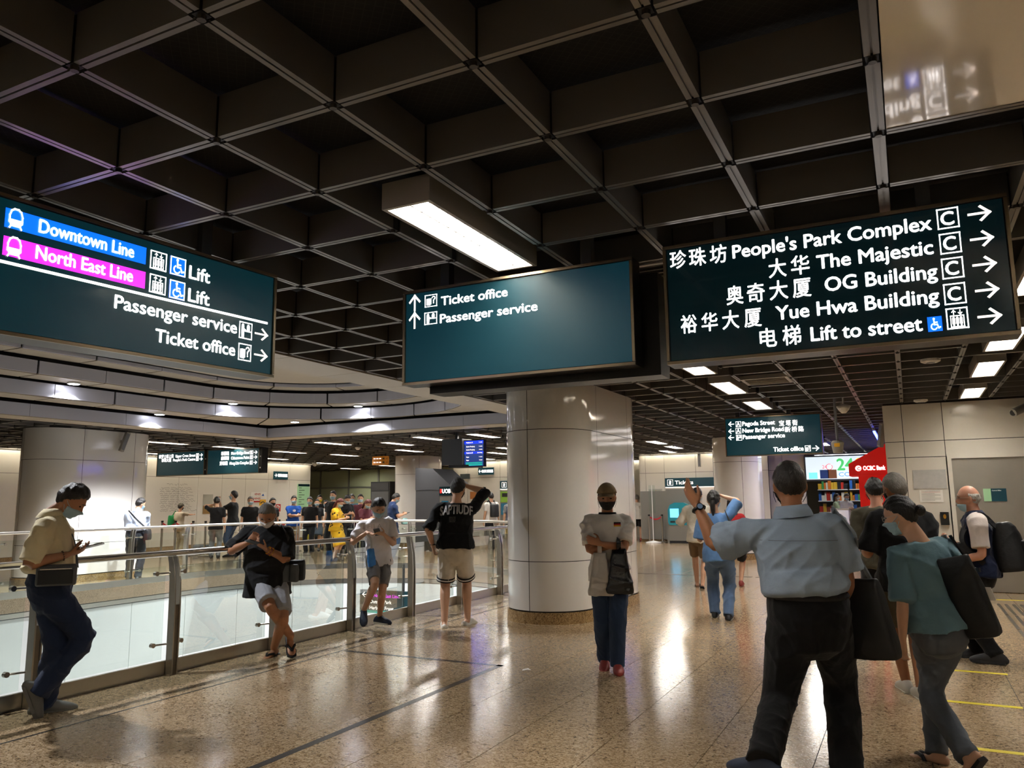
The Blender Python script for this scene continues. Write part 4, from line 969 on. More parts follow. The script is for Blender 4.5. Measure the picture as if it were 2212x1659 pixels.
def mask_off(kind):
    x, y, z = HEADP.T
    top = -.018 - 0.10 * np.abs(x) * 2.2 * .5; r = region(-.003, .004, top - z) * region(-.108, -.10, z) * region(.004, .016, y)
    pleat = 0.0015 * np.sin(z * 330)
    return -.014 + r * (.022 + pleat)

# ---- one person
def person(label, root, alpha, H=1.68, pel=None, neck=None, head=(0, 0, 0), wr=None, wl=None, er=None, el=None, ar=None, al=None, kr=None, kl=None,
           fr=(0, 0), fl=(0, 0), twist=0.0, fat=1.0, belly=0.0, skin='skin_light', hair='short', hairm='hair_black', mask='mask_blue',
           top='shirt_white', sleeve=0.62, hem=0.80, tuck=False, collar=False, low='trousers_black', lowkind='trousers', shoes='shoe_black', shoekind='shoe',
           hr=None, hl=None, vox=0.012, face=True, glasses=None, skirt=None, sleeve_w=1.0, leg_w=1.0, name='person', sole=None, fem=False, group=None, seed=0, shoulder=1.0, neckfwd=0.0, bare_foot=False):
    k = H / 1.70
    P0 = at_z(root[0], root[1], 0.0) if len(root) == 2 else Vector(root); e_d = Vector((P0.x, P0.y, 0)).normalized(); e_w = Vector((e_d.y, -e_d.x, 0))
    a = math.radians(alpha); yv = e_d * math.cos(a) + e_w * math.sin(a); xv = e_w * math.cos(a) - e_d * math.sin(a)
    r = empty(name, P0, math.atan2(xv.y, xv.x)); tag(r, label, 'person', group)
    def J(s):
        """a joint: spot in the photograph plus metres towards the viewer, or a local point ('l', x, y, z)"""
        if s[0] == 'l': return Vector(s[1:]) * k
        d = ray(s[0], s[1]); t_ = (P0 - CAM_C - e_d * (s[2] if len(s) > 2 else 0)).dot(e_d) / d.dot(e_d); q = CAM_C + d * t_ - P0
        return Vector((q.dot(xv), q.dot(yv), q.z))
    pelv = J(pel) if pel else Vector((0, 0, .93 * k)); nk = J(neck) if neck else Vector((0, 0, 1.445 * k))
    up = (nk - pelv).normalized(); pelv = nk - up * .515 * k
    tw = math.radians(twist); sx = Vector((math.cos(tw), math.sin(tw), 0)); sx = (sx - up * sx.dot(up)).normalized(); fy = up.cross(sx)
    px_ = Vector((1, 0, 0))
    shw = .178 * k * (0.9 if fem else 1.0) * shoulder; shc = nk - up * .088 * k
    SR, SL = shc + sx * shw, shc - sx * shw
    hipw = .088 * k; HR_, HL_ = pelv + px_ * hipw - up * .03 * k, pelv - px_ * hipw - up * .03 * k
    # legs
    def leg(hip, an, kn, sgn):
        A = J(an) if an else Vector((sgn * .09 * k, 0, .085 * k)); A.z = max(A.z, .07 * k)
        K, A = two_bone(hip, A, .43 * k, .425 * k, J(kn) if kn else (hip + A) / 2 + Vector((sgn * .03, .3, 0)))
        return K, A
    KR, AR = leg(HR_, ar, kr, 1); KL, AL = leg(HL_, al, kl, -1)
    def arm(S, w_, e, sgn):
        W = J(w_) if w_ else S + Vector((sgn * .07, .03, -.53)) * k
        E = J(e) if e else (S + W) / 2 + Vector((sgn * .06, -.25, -.1)) * k
        return two_bone(S, W, .285 * k, .245 * k, E)
    ER, WR = arm(SR, wr, er, 1); EL, WL = arm(SL, wl, el, -1)
    # head
    yaw, pit, rol = (math.radians(v) for v in head[:3])
    RH = Matrix.Rotation(-yaw, 3, 'Z') @ Matrix.Rotation(-pit, 3, 'X') @ Matrix.Rotation(rol, 3, 'Y')
    nb_ = nk + RH @ Vector((0, .012 + .02 * max(0, math.sin(pit)) + neckfwd, .05)) * k
    hs = k * 1.06; HC_ = nb_ + RH @ Vector((0, .022, .095)) * k
    TH = Matrix.Translation(HC_) @ RH.to_4x4() @ Matrix.Scale(hs, 4)
    # ---------- body
    b = M1(skin); f = fat
    def torso(mb, off, z0, z1, w_=1.0, rnd=(True, True)):
        prof = [(-.09, .150, .100), (0, .165, .115), (.12, .148 + .03 * belly, .105 + .05 * belly), (.26, .155 + .012 * belly, .115 + .03 * belly), (.37, .168, .114), (.43, .158, .098), (.475, .105, .080), (.515, .058, .060)]
        if fem: prof = [(-.09, .155, .105), (0, .168, .115), (.12, .132, .095), (.26, .138, .112), (.37, .148, .108), (.43, .138, .088), (.475, .09, .068), (.515, .05, .05)]
        zs = [q[0] for q in prof]; pts, X, Y = [], [], []
        for t_ in np.linspace(z0, z1, 12):
            A_ = np.interp(t_, zs, [q[1] for q in prof]); B_ = np.interp(t_, zs, [q[2] for q in prof])
            w0 = np.clip((t_ - .05) / .3, 0, 1); q = pelv + up * t_ * k + fy * (.012 * k * math.sin(max(0, t_) * 6) + (.03 * belly * k * math.exp(-((t_ - .12) / .1) ** 2)))
            fe = f if t_ < .38 else f ** (1 - .9 * min(1, (t_ - .38) / .08)); pts.append(q); X.append((A_ * fe + off) * k * w_); Y.append((B_ * fe + off) * k * w_)
        loft(mb, pts, X, Y, sx * 0.5 + px_ * 0.5 if abs(twist) < 60 else sx, 20, 1, rnd, 2.35)
    torso(b, -.012 if top else -.004, -.07, .515)
    loft(b, [nk - up * .05 * k, nk + (nb_ - nk) * .5, nb_ + (HC_ - nb_) * .55], [.062 * k * f ** .5, .055 * k, .054 * k], [.06 * k, .056 * k, .056 * k], sx, 14, 3)
    b.add([TH @ Vector(p) for p in HEADP], _HF)
    for sg in (-1, 1): b.ellipsoid(TH @ Vector((sg * .075, -.012, -.008)), .010 * hs, .019 * hs, .031 * hs, 10, 8, None, RH @ Matrix.Rotation(sg * .35, 3, 'Z'))
    for S, E, W, sg in ((SR, ER, WR, 1), (SL, EL, WL, -1)):
        fa = f ** .6 * (.85 if fem else 1); us = .80 if top else 1.0
        loft(b, [shc + (S - shc) * .6, S, S + (E - S) * .5, E, E + (W - E) * .35, W], [v * k * fa for v in (.062 * us, .058 * us, .047 * (us + 1) / 2, .04, .041, .026)], [v * k * fa for v in (.062 * us, .056 * us, .046 * (us + 1) / 2, .039, .039, .022)], fy, 14, 3)
    for Hp, K_, A_ in ((HR_, KR, AR), (HL_, KL, AL)):
        sh = A_ - K_; bk = Vector((0, -1, 0)); bk = (bk - sh.normalized() * bk.dot(sh.normalized()))
        fl_ = f ** .5 * (.84 if lowkind == 'trousers' and low else 1)
        loft(b, [Hp, Hp + (K_ - Hp) * .5, K_, K_ + sh * .3 + bk * .012 * k, K_ + sh * .7 + bk * .004 * k, A_], [v * k * fl_ for v in (.082, .074, .055, .056, .042, .035)], [v * k * fl_ for v in (.088, .078, .056, .058, .043, .037)], px_, 14, 3)
    # feet
    feet = []
    for A_, (fyaw, fp), sg in ((AR, fr, 1), (AL, fl, -1)):
        RF = Matrix.Rotation(-math.radians(fyaw), 3, 'Z') @ Matrix.Rotation(-math.radians(fp), 3, 'X'); TF = Matrix.Translation(A_) @ RF.to_4x4() @ Matrix.Scale(k, 4); feet.append((TF, sg))
        sec = [(-.05, .026, -.05, .030), (-.01, .032, -.045, .036), (.05, .036, -.056, .026), (.11, .043, -.064, .019), (.155, .040, -.068, .014), (.178, .026, -.070, .010)]
        loft(b, [TF @ Vector((0, s, z)) for s, w_, z, h in sec], [w_ * k for s, w_, z, h in sec], [h * k for s, w_, z, h in sec], RF @ Vector((1, 0, 0)), 12, 3)
        loft(b, [TF @ Vector((0, 0, .02)), TF @ Vector((0, .0, -.045))], [.034 * k, .032 * k], [.036 * k, .04 * k], RF @ Vector((1, 0, 0)), 12, 1)
    # hands
    for W, E, hd, sg in ((WR, ER, hr, 1), (WL, EL, hl, -1)):
        hd = hd or {}
        d = (J(hd['to']) - W).normalized() if 'to' in hd else (W - E).normalized()
        n = Vector(hd.get('n', (-sg, 0, 0))); n = n - d * n.dot(d); n = n.normalized() if n.length > .05 else d.orthogonal(); s = d.cross(n) * sg
        cl = hd.get('curl', 28); g = k * hd.get('size', 1.0) * (.92 if fem else 1)
        loft(b, [W - d * .01, W + d * .03 * g, W + d * .065 * g, W + d * .09 * g], [v * g for v in (.025, .033, .039, .037)], [v * g for v in (.02, .017, .015, .012)], s, 12, 2)
        for i, (o_, ln) in enumerate(((.029, .068), (.0095, .078), (-.0095, .072), (-.028, .058))):
            c_ = math.radians(cl + (i * 4)); ext = hd.get('point') and i == 0
            if ext: c_ = math.radians(6)
            p = W + d * (.088 - .004 * abs(i - 1)) * g + s * o_ * g * 1.05; dd = d; pts = [p - d * .015 * g, p]; rr = [.0095, .009]
            sp = s * (o_ * hd.get('spread', 1.6))
            for q, sl_ in enumerate((.45, .3, .25)):
                ang = c_ * (q + .6) if q < 2 else c_ * 2.2
                dv = (d * math.cos(ang) + n * math.sin(ang) + sp * 1.4).normalized(); p = p + dv * ln * sl_ * g; pts.append(p); rr.append((.0085, .008, .0065)[q])
            loft(b, pts, [v * g for v in rr], [v * g * .95 for v in rr], s, 8, 2)
        tb = W + d * .02 * g + s * .026 * g; tk_ = hd.get('thumb', 1.0); t1 = tb + (d * .6 + s * .75 * tk_ + n * (.25 + .4 * (1 - tk_))).normalized() * .038 * g; t2 = t1 + (d * .85 + s * .3 * tk_ + n * (.3 + cl * .006)).normalized() * .03 * g; t3 = t2 + (d * .9 + n * (.3 + cl * .008)).normalized() * .024 * g
        loft(b, [tb, t1, t2, t3], [v * g for v in (.014, .0115, .010, .008)], [v * g for v in (.014, .011, .0095, .0075)], n, 8, 2)
    body = fuse(b, 'body', r, skin, vox, 2)
    # ---------- clothes
    gv = vox * 1.15
    if top:
        c = M1(top); z0 = (hem - .93) if not tuck else -.01
        of = .016; torso(c, of, z0 if not tuck else .105, .493, 1.02, (False, False))
        if not tuck:
            q0, q1 = pelv + up * z0 * k, pelv + up * .14 * k
            loft(c, [q0, (q0 + q1) / 2, q1], [(.188 * f + .018) * k, (.182 * f + .014) * k, (.160 * f + .03 * belly) * k], [(.140 * f + .030 + .03 * belly) * k, (.130 * f + .02 + .05 * belly) * k, (.117 * f + .05 * belly) * k], px_, 20, 2, (False, False), 2.3)
        else:   # blouse over the belt
            loft(c, [pelv + up * .088 * k, pelv + up * .115 * k, pelv + up * .22 * k], [(.165 * f + .01) * k, (.172 * f + .02) * k, (.16 * f + .02) * k], [(.12 * f + .01 + .03 * belly) * k, (.125 * f + .025 + .05 * belly) * k, (.118 * f + .01 + .04 * belly) * k], px_, 20, 2, (False, False), 2.3)
        for S, E, W in ((SR, ER, WR), (SL, EL, WL)):
            sw = sleeve_w
            if sleeve <= 1.0:
                en = S + (E - S) * sleeve; loft(c, [shc + (S - shc) * .35 - up * .015 * k, S + (S - shc) * .04, S + (E - S) * sleeve * .5, en], [v * k * f ** .5 for v in (.070, .064, .060 * sw, .064 * sw)], [v * k * f ** .5 for v in (.072, .066, .062 * sw, .066 * sw)], fy, 16, 3, (True, False))
            else:
                en = E + (W - E) * (sleeve - 1); loft(c, [shc + (S - shc) * .35 - up * .015 * k, S + (S - shc) * .04, S + (E - S) * .5, E, E + (en - E) * .6, en], [v * k * f ** .5 for v in (.072, .066, .060, .056 * sw, .051 * sw, .046 * sw)], [v * k * f ** .5 for v in (.072, .066, .060, .056 * sw, .051 * sw, .046 * sw)], fy, 16, 3, (True, False))
        shirt = fuse(c, 'shirt', r, top, gv, 3, .019, seed + len(label))
        if collar:
            cm = collar if isinstance(collar, str) else top; cc = M1(cm); base = nk - up * .022 * k
            nd = ((nb_ - nk).normalized() + up * 2.0).normalized(); rings = []; n_ = 20
            for t_, rr_ in ((0, .080), (.5, .074), (1, .067), (1.05, .070), (.45, .086), (-.1, .094)):
                for i in range(n_):
                    th = 2 * math.pi * i / n_; fw_ = math.sin(th); open_ = .02 * max(0, fw_) ** 3
                    rings.append(base + nd * (.056 * t_ - open_ - .012 * max(0, fw_)) * k + (sx * math.cos(th) + fy * fw_) * rr_ * 1.10 * k * f ** .15 + fy * .012 * k)
            fs = [(i * n_ + j, i * n_ + (j + 1) % n_, (i + 1) * n_ + (j + 1) % n_, (i + 1) * n_ + j) for i in range(5) for j in range(n_)]
            cc.add(rings, fs).build('collar', r, smooth=True)
    if low:
        c = M1(low); lw = leg_w
        loft(c, [pelv - up * .10 * k, pelv - up * .03 * k, pelv + up * .06 * k, pelv + up * (.11 if tuck else .06) * k], [v * k * f ** .8 for v in ((.160, .182, .178, .168) if tuck else (.160, .176, .160, .150))], [(v + .02 * belly) * k * f ** .8 for v in ((.118, .134, .130, .124) if tuck else (.118, .128, .112, .10))], px_, 20, 2, (True, False), 2.3)
        for Hp, K_, A_ in ((HR_, KR, AR), (HL_, KL, AL)):
            fl_ = f ** .6
            if lowkind == 'trousers':
                end = A_ + (A_ - K_).normalized() * .025 * k
                loft(c, [Hp + up * .03 * k, Hp + (K_ - Hp) * .35, K_, K_ + (A_ - K_) * .5, K_ + (A_ - K_) * .85, end], [v * k * fl_ * lw for v in (.096, .098, .079, .074, .070, .070)], [v * k * fl_ * lw for v in (.106, .103, .082, .077, .072, .073)], px_, 16, 3, (True, False))
            elif lowkind == 'shorts':
                end = Hp + (K_ - Hp) * .88; loft(c, [Hp + up * .03 * k, Hp + (K_ - Hp) * .4, end], [v * k * fl_ * lw for v in (.096, .094, .089)], [v * k * fl_ * lw for v in (.108, .114, .114)], px_, 16, 3, (True, False))
        if skirt:
            mid = (KR + KL) / 2; z_ = skirt * k; q = pelv + (mid - pelv) * ((pelv.z - z_) / max(.05, pelv.z - mid.z))
            loft(c, [pelv + up * .1 * k, pelv - up * .02 * k, (pelv + q) / 2, q], [v * k for v in (.15, .19, .21, .23)], [v * k for v in (.12, .15, .17, .19)], px_, 22, 3, (False, False))
        fuse(c, 'trousers' if lowkind == 'trousers' else ('skirt' if skirt else 'shorts'), r, low, gv, 3, .016, seed + 3 + len(label))
    # ---------- shoes
    if shoes:
        for TF, sg in feet:
            RF = TF.to_3x3().normalized(); side = RF @ Vector((1, 0, 0)); upf = RF @ Vector((0, 0, 1))
            if shoekind in ('shoe', 'clog'):
                lo_ = -.035 if shoekind == 'clog' else 0.0
                sec = [(-.078, .030, .030), (-.05, .038, .046 + lo_ * .6), (0, .042, .058 + lo_), (.05, .045, .048), (.11, .051, .038), (.16, .048, .030), (.195, .032, .022)]
                c = M1(shoes); loft(c, [TF @ Vector((0, s, -.088 + h)) for s, w_, h in sec], [w_ * k for s, w_, h in sec], [h * k for s, w_, h in sec], side, 14, 3, power=2.4)
                so = fuse(c, 'shoe', r, shoes, max(.006, vox * .8), 2)
                if sole:
                    c = M1(sole); po = [(.0, -.088), (.036, -.07), (.041, -.02), (.044, .05), (.054, .12), (.046, .18), (.0, .207), (-.046, .18), (-.054, .12), (-.044, .05), (-.041, -.02), (-.036, -.07)]
                    c.prism(po, lambda u_, v_, t_: TF @ Vector((u_, v_, -.088 + t_)), .022).build('sole', so)
            elif shoekind == 'sandal':
                c = M1(shoes); po = [(.0, -.085), (.034, -.065), (.036, 0), (.04, .06), (.05, .12), (.044, .18), (.0, .2), (-.044, .18), (-.05, .12), (-.04, .06), (-.036, 0), (-.034, -.065)]
                c.prism(po, lambda u_, v_, t_: TF @ Vector((u_, v_, -.094 + t_)), .018); so = c.build('sandal', r)
                c = M1(shoes)
                for ss in (-1, 1): c.tube([TF @ Vector((ss * .046, .05, -.078)), TF @ Vector((ss * .036, .075, -.045)), TF @ Vector((ss * .012, .12, -.042)), TF @ Vector((0.0, .145, -.055))], .013 * k, 6)
                c.build('strap', so)
    # ---------- head gear
    if hair and hair != 'none': head_shell(hair_off(hair if hair not in ('ponytail',) else 'bun'), TH, 'hair', r, hairm, .0006 if hair == 'crew' else .0016, seed)
    hobj = r.children[-1] if hair and hair != 'none' else None
    if hair in ('bun', 'ponytail'):
        c = M1(hairm); ctr = Vector((0, -.115, .01)) if hair == 'bun' else Vector((0, -.108, .02))
        c.ellipsoid(TH @ ctr, .034 * hs, .030 * hs, .034 * hs, 14, 10, None, RH)
        if hair == 'ponytail': loft(c, [TH @ Vector((0, -.1, .01)), TH @ Vector((0, -.12, -.05)), TH @ Vector((0, -.115, -.14)), TH @ Vector((0, -.11, -.19))], [v * hs for v in (.03, .032, .024, .008)], [v * hs for v in (.025, .028, .02, .006)], RH @ Vector((1, 0, 0)), 10, 3)
        c.build('hair_tie' if False else 'hair_bun' if hair == 'bun' else 'hair_tail', r, smooth=True)
    if hair == 'long':
        c = M1(hairm); loft(c, [TH @ Vector((0, -.05, .05)), TH @ Vector((0, -.075, -.03)), TH @ Vector((0, -.085, -.14)), TH @ Vector((0, -.08, -.24))], [v * hs for v in (.078, .088, .092, .07)], [v * hs for v in (.05, .042, .038, .02)], RH @ Vector((1, 0, 0)), 16, 3); c.build('hair_length', r, smooth=True)
    if mask:
        mo = head_shell(mask_off(mask), TH, 'face_mask', r, mask)
        for sg in (-1, 1):
            for z0, z1 in ((-.03, .0), (-.085, -.03)):
                MB().tube([TH @ Vector((sg * .066, .035, z0)), TH @ Vector((sg * .079, .008, (z0 + z1) / 2)), TH @ Vector((sg * .083, -.010, z1))], .0016 * hs, 5, mask).build('ear_loop', mo)
    if face:
        for sg in (-1, 1):
            ep = TH @ Vector((sg * .031, .0745, .004)); e_ = MB(); e_.ellipsoid(ep, .0135 * hs, .006 * hs, .0055 * hs, 12, 8, 'eye_dark', RH); e_.build('eye', r, smooth=True)
            pts = [TH @ Vector((sg * q[0], q[1], q[2])) for q in ((.014, .092, .022), (.028, .088, .0265), (.044, .077, .0235))]
            MB().tube(pts, [.0028 * hs, .0034 * hs, .0018 * hs], 6, hairm).build('eyebrow', r)
        if not mask: MB().tube([TH @ Vector((-.022, .094, -.064)), TH @ Vector((0, .1015, -.063)), TH @ Vector((.022, .094, -.064))], [.002 * hs, .0045 * hs, .002 * hs], 6, 'lip').build('mouth', r)
    if glasses:
        g_ = MB()
        for sg in (-1, 1):
            g_.tube([TH @ Vector((sg * (.032 + .021 * math.cos(t_)), .096 - .006 * abs(math.cos(t_)), .0 + .015 * math.sin(t_))) for t_ in np.linspace(0, 2 * math.pi, 15)[:-1]], .0013 * hs, 5, glasses, closed=True)
            g_.tube([TH @ Vector((sg * .053, .09, .003)), TH @ Vector((sg * .076, .05, .005)), TH @ Vector((sg * .081, -.012, .008))], .0014 * hs, 5, glasses)
        g_.tube([TH @ Vector((-.012, .1, .003)), TH @ Vector((0, .107, .004)), TH @ Vector((.012, .1, .003))], .0013 * hs, 5, glasses); g_.build('glasses', r)
    info = dict(root=r, k=k, TH=TH, RH=RH, SR=SR, SL=SL, ER=ER, EL=EL, WR=WR, WL=WL, pel=pelv, nk=nk, up=up, sx=sx, fy=fy, J=J, feet=feet, AR=AR, AL=AL, KR=KR, KL=KL, P0=P0, xv=xv, yv=yv, HR=HR_, HL=HL_)
    info['shirt'] = next((c for c in r.children if c.name.startswith('shirt')), None)
    return info
def world_of(I, v): v = Vector(v); return I['P0'] + I['xv'] * v.x + I['yv'] * v.y + Vector((0, 0, v.z))
def carried(I, name, label, cat, group=None):
    """a thing that a person holds or wears on a strap: top-level, standing in the same frame as the person"""
    o = empty(name, I['root'].location, I['root'].rotation_euler.z); tag(o, label, cat, group); return o
def bag_mb(c, ax, ay, az, hx, hy, hz, m, n=16, taper=1.0, power=3.0):
    mb = M1(m); c = Vector(c); az = Vector(az).normalized()
    loft(mb, [c - az * hz, c - az * hz * .85, c, c + az * hz * .8, c + az * hz], [hx * .93, hx, hx * (1 + taper) / 2, hx * taper, hx * taper * .95], [hy * .8, hy, hy, hy * .7, hy * .3], ax, 24, 2, (False, False), power + 1.5); return mb
def soft(mb, name, parent, m, vox=.008, wr=.006, seed=0): return fuse(mb, name, parent, m, vox, 3, wr, seed)
def band(I, path, w_, t_, m, name, parent):
    """flat strap through local points"""
    pts = [Vector(p) for p in catmull(path, 5)] if len(path) > 2 else [Vector(p) for p in path]; mb = M1(m); vs = []; ctr = I['pel'] + I['up'] * .25
    for i, p in enumerate(pts):
        t = (Vector(pts[min(i + 1, len(pts) - 1)]) - Vector(pts[max(i - 1, 0)])).normalized(); p = Vector(p); n = p - (I['pel'] + I['up'] * max(0, (p - I['pel']).dot(I['up']))); n = (n - t * n.dot(t)); n = n.normalized() if n.length > 1e-4 else t.orthogonal(); s = t.cross(n)
        vs += [p + s * w_ + n * t_, p - s * w_ + n * t_, p - s * w_ - n * t_, p + s * w_ - n * t_]
    K = len(pts); fs = [(4 * i + a, 4 * i + (a + 1) % 4, 4 * i + 4 + (a + 1) % 4, 4 * i + 4 + a) for i in range(K - 1) for a in range(4)] + [(3, 2, 1, 0), (4 * K - 4, 4 * K - 3, 4 * K - 2, 4 * K - 1)]
    return mb.add(vs, fs).build(name, parent, smooth=False)
def phone(I, pos, d, n, label, m='black', case='dark_grey'):
    o = carried(I, 'phone', label, 'phone'); d = Vector(d).normalized(); n = Vector(n); n = (n - d * n.dot(d)).normalized(); s = d.cross(n)
    M1(case).obox(pos, s, d, n, .037, .075, .0045).build('case', o); M1('phone_glass').obox(Vector(pos) + n * .005, s, d, n, .034, .071, .0007).build('screen', o); return o
mat('phone_glass', '#0a0c10', 0.08, emit='#8aa0b8', estr=.12)
def decal_text(I, body, pos_l, u, v, w_, h_, m, name='print', bold=.02, arch=0.0, toward=None, subdiv=True):
    """lettering printed on the shirt: flat letters laid onto its surface"""
    from mathutils.bvhtree import BVHTree
    sh = I['shirt']; bv = BVHTree.FromPolygons([x.co[:] for x in sh.data.vertices], [tuple(p.vertices) for p in sh.data.polygons])
    V, F = text_polys(body, bold, 3); bm_ = bmesh.new(); vs = [bm_.verts.new(q) for q in V]
    for f in F:
        try: bm_.faces.new([vs[i] for i in f])
        except ValueError: pass
    if subdiv:
        bmesh.ops.triangulate(bm_, faces=bm_.faces); bmesh.ops.subdivide_edges(bm_, edges=[e for e in bm_.edges if e.calc_length() > .22], cuts=2, use_grid_fill=False); bmesh.ops.triangulate(bm_, faces=bm_.faces)
    bm_.verts.ensure_lookup_table(); xs = [q.co.x for q in bm_.verts]; ys = [q.co.y for q in bm_.verts]; a, b_, c, d = min(xs), max(xs), min(ys), max(ys)
    u, v = Vector(u).normalized(), Vector(v).normalized(); n = u.cross(v); pos = Vector(pos_l)
    for q in bm_.verts:
        s_ = (q.co.x - a) / (b_ - a) - .5; t_ = (q.co.y - c) / (d - c) - .5
        p = pos + u * s_ * w_ + v * (t_ * h_ + arch * (0.25 - s_ * s_)); hit = bv.ray_cast(p + n * .5, -n, 1.0)
        q.co = (hit[0] + n * .006) if hit[0] is not None else p + n * .02
    me = bpy.data.meshes.new(name); bm_.to_mesh(me); bm_.free(); me.materials.append(MATS[m]); return link(name, me, sh)
# ---- clothes
for n_, c_ in dict(polo_cream='#d8c9a2', jeans_dark='#1c2740', tee_black='#141416', shorts_grey='#9a9ca2', tee_white='#e6e3e6', shorts_boy='#7d7b7c', shirt_backblack='#08080a', shorts_cream='#cfc6b6', tee_offwhite='#e8e5e2',
                   jeans_blue='#2e3f5c', shirt_blue='#8c9cae', trousers_black='#0c0c0e', blouse_teal='#64838f', jeans_grey='#565b62', tee_charcoal='#0e0e10', shorts_olive='#4b4436', tee_olive='#4c483a', shorts_black='#121214',
                   vest_navy='#141d38', shirt_stone='#c9bdb6', tee_sky='#5c82b4', jeans_light='#5d7597', shirt_linen='#d9d4c8', shorts_brown='#6f5a40', tee_red='#a5252a', shirt_pale='#a9b4c8', trousers_dark='#1c1f26',
                   top_beige='#b3a58c', trousers_khaki='#b6a98c', trousers_greyblue='#7d8288', jeans_mid='#3d5578', tee_blue='#2152a8', shorts_khaki='#b09a78', dress_black='#17171b', skirt_slate='#3a4450', top_white='#d6d2cc', tee_teal='#2b6f86', shirt_maroon='#5a2a34', polo_navy='#20345c', tee_grey='#77787a', top_green='#bcd0a8', dress_yellow='#d8a820').items(): cloth(n_, c_)
for n_, c_ in dict(shoe_grey='#5c5a55', shoe_black='#151517', shoe_navy='#1a2238', shoe_white='#dcd8ce', shoe_red='#8e332c', shoe_darkgrey='#2c2d30', sandal_black='#141414', shoe_slate='#2a3346').items(): mat(n_, c_, .6, bump=.1, bscale=80)
mat('bag_black', '#0d0d0f', .55, bump=.25, bscale=30); mat('bag_grey', '#4a4d50', .6, bump=.25, bscale=40); mat('bag_blue', '#2f7fd0', .5, bump=.2, bscale=30); mat('bag_green', '#1c8a48', .6); mat('bag_red', '#d02a20', .35, bump=.4, bscale=14)
mat('plastic_white', '#bdb8b2', .28, bump=.6, bscale=16); mat('plastic_black', '#101113', .22, bump=.7, bscale=18); mat('bag_yellow', '#c9c23a', .4, bump=.5, bscale=16); mat('bag_teal', '#8fc4c4', .4, bump=.5, bscale=16); mat('bead_amber', '#d89a1c', .25); mat('bead_red', '#a03020', .3); mat('bead_brown', '#5a3a22', .35); mat('cap_camo', '#8a7656', .8, noise=.35, nscale=40); mat('leather', '#4c4d4e', .45, bump=.3, bscale=60); mat('strap_black', '#121214', .6); mat('strap_grey', '#6e7780', .6); mat('gold', '#b98a3a', .3, 1.0); mat('print_grey', '#b9b5b4', .7); mat('print_white', '#d9d6d2', .7)
V3 = Vector
def bracelet(I, W, E, t, r_, m, name, n=12, br=.006):
    c = W + (E - W) * t; d = (W - E).normalized(); a = d.orthogonal().normalized(); b_ = d.cross(a); mb = M1(m)
    for i in range(n): th = 2 * math.pi * i / n; mb.ellipsoid(c + (a * math.cos(th) + b_ * math.sin(th)) * r_, br, br, br, 6, 5)
    return mb.build(name, I['root'], smooth=True)
# 1 man in a cream polo shirt, leaning at the balustrade
A = person('man in a cream polo shirt and dark jeans looking at a phone', (104, 1540), 96, 1.72, pel=(106, 1274, 0), neck=(108, 1108, 0), head=(6, 34, 0), neckfwd=.02,
    wr=(146, 1198, .20), er=(60, 1225, .25), wl=(150, 1192, .06), el=(75, 1215, -.2), ar=(86, 1492, .10), kr=(185, 1375, .10), al=(97, 1515, -.04), kl=(112, 1385, 0), fr=(-5, 68), fl=(-8, 0),
    skin='skin_tan', hair='full', hairm='hair_dark', top='polo_cream', sleeve=.95, sleeve_w=1.22, hem=.90, tuck=True, collar=True, low='jeans_dark', shoes='shoe_grey', sole='shoe_grey', vox=.0074, belly=.35, fat=1.04, leg_w=1.02, hr=dict(to=(196, 1184, .14), n=(-.5, .1, .8), curl=30), hl=dict(to=(196, 1182, .10), n=(.5, .1, .8), curl=25))
MB().tube([A['pel'] + A['up'] * .10 * A['k'] + V3((.186 * math.cos(t) , .152 * math.sin(t) + .01, 0)) * A['k'] for t in np.linspace(0, 2 * math.pi, 25)[:-1]], .014, 6, 'strap_black', closed=True).build('belt', A['root'])
bracelet(A, A['WR'], A['ER'], .12, .032, 'bead_brown', 'bracelet')
phone(A, A['J'](( 200, 1179, .12)), (.1, 1, .25), (-.2, -.3, 1), 'phone held flat by the man in the cream polo shirt', case='steel_dark')
o = carried(A, 'waist_pouch', 'dark grey leather waist pouch worn by the man in the cream polo shirt', 'pouch'); c = A['J']((122, 1242, .24))
mb = bag_mb(c, (0, 1, 0), (1, 0, 0), (0, 0, 1), .13, .045, .075, 'leather'); soft(mb, 'pouch_body', o, 'leather', .007, .002); M1('bag_black').obox(c + V3((.052, 0, -.012)), (0, 1, 0), (0, 0, 1), (1, 0, 0), .11, .048, .004).build('pocket', o); M1('steel').obox(c + V3((.052, 0, .045)), (0, 1, 0), (0, 0, 1), (1, 0, 0), .10, .003, .004).build('zip', o)
band(A, [c + V3((.0, .13, .05)), A['nk'] + V3((.03, .175, -.20)), A['nk'] + V3((.07, .085, -.03))], .011, .002, 'strap_black', 'strap', o)
# 2 heavy man in a black T-shirt, elbow on the rail
B = person('heavy man in a black T-shirt and grey shorts leaning an elbow on the handrail', (597, 1416), 198, 1.68, pel=(578, 1262, 0), neck=(582, 1131, .02), head=(-8, 34, 0), neckfwd=.015, twist=0,
    wr=(536, 1172, .22), er=(490, 1195, .05), wl=(574, 1186, .27), el=(640, 1200, .1), ar=(628, 1374, .10), kr=(590, 1325, .35), al=(592, 1398, -.02), kl=(615, 1335, .3), fr=(-28, 38), fl=(10, 4),
    skin='skin_tan', hair='crew', hairm='hair_grey', mask='mask_white', top='tee_black', sleeve=.98, sleeve_w=1.28, hem=.73, fat=1.16, belly=1.0, low='shorts_grey', lowkind='shorts', leg_w=1.02, shoes='sandal_black', shoekind='sandal', vox=.0078, glasses='steel_dark', hr=dict(to=(548, 1160, .24), n=(-.6, .3, .6), curl=22), hl=dict(to=(556, 1174, .30), n=(.2, -.1, 1), curl=38))
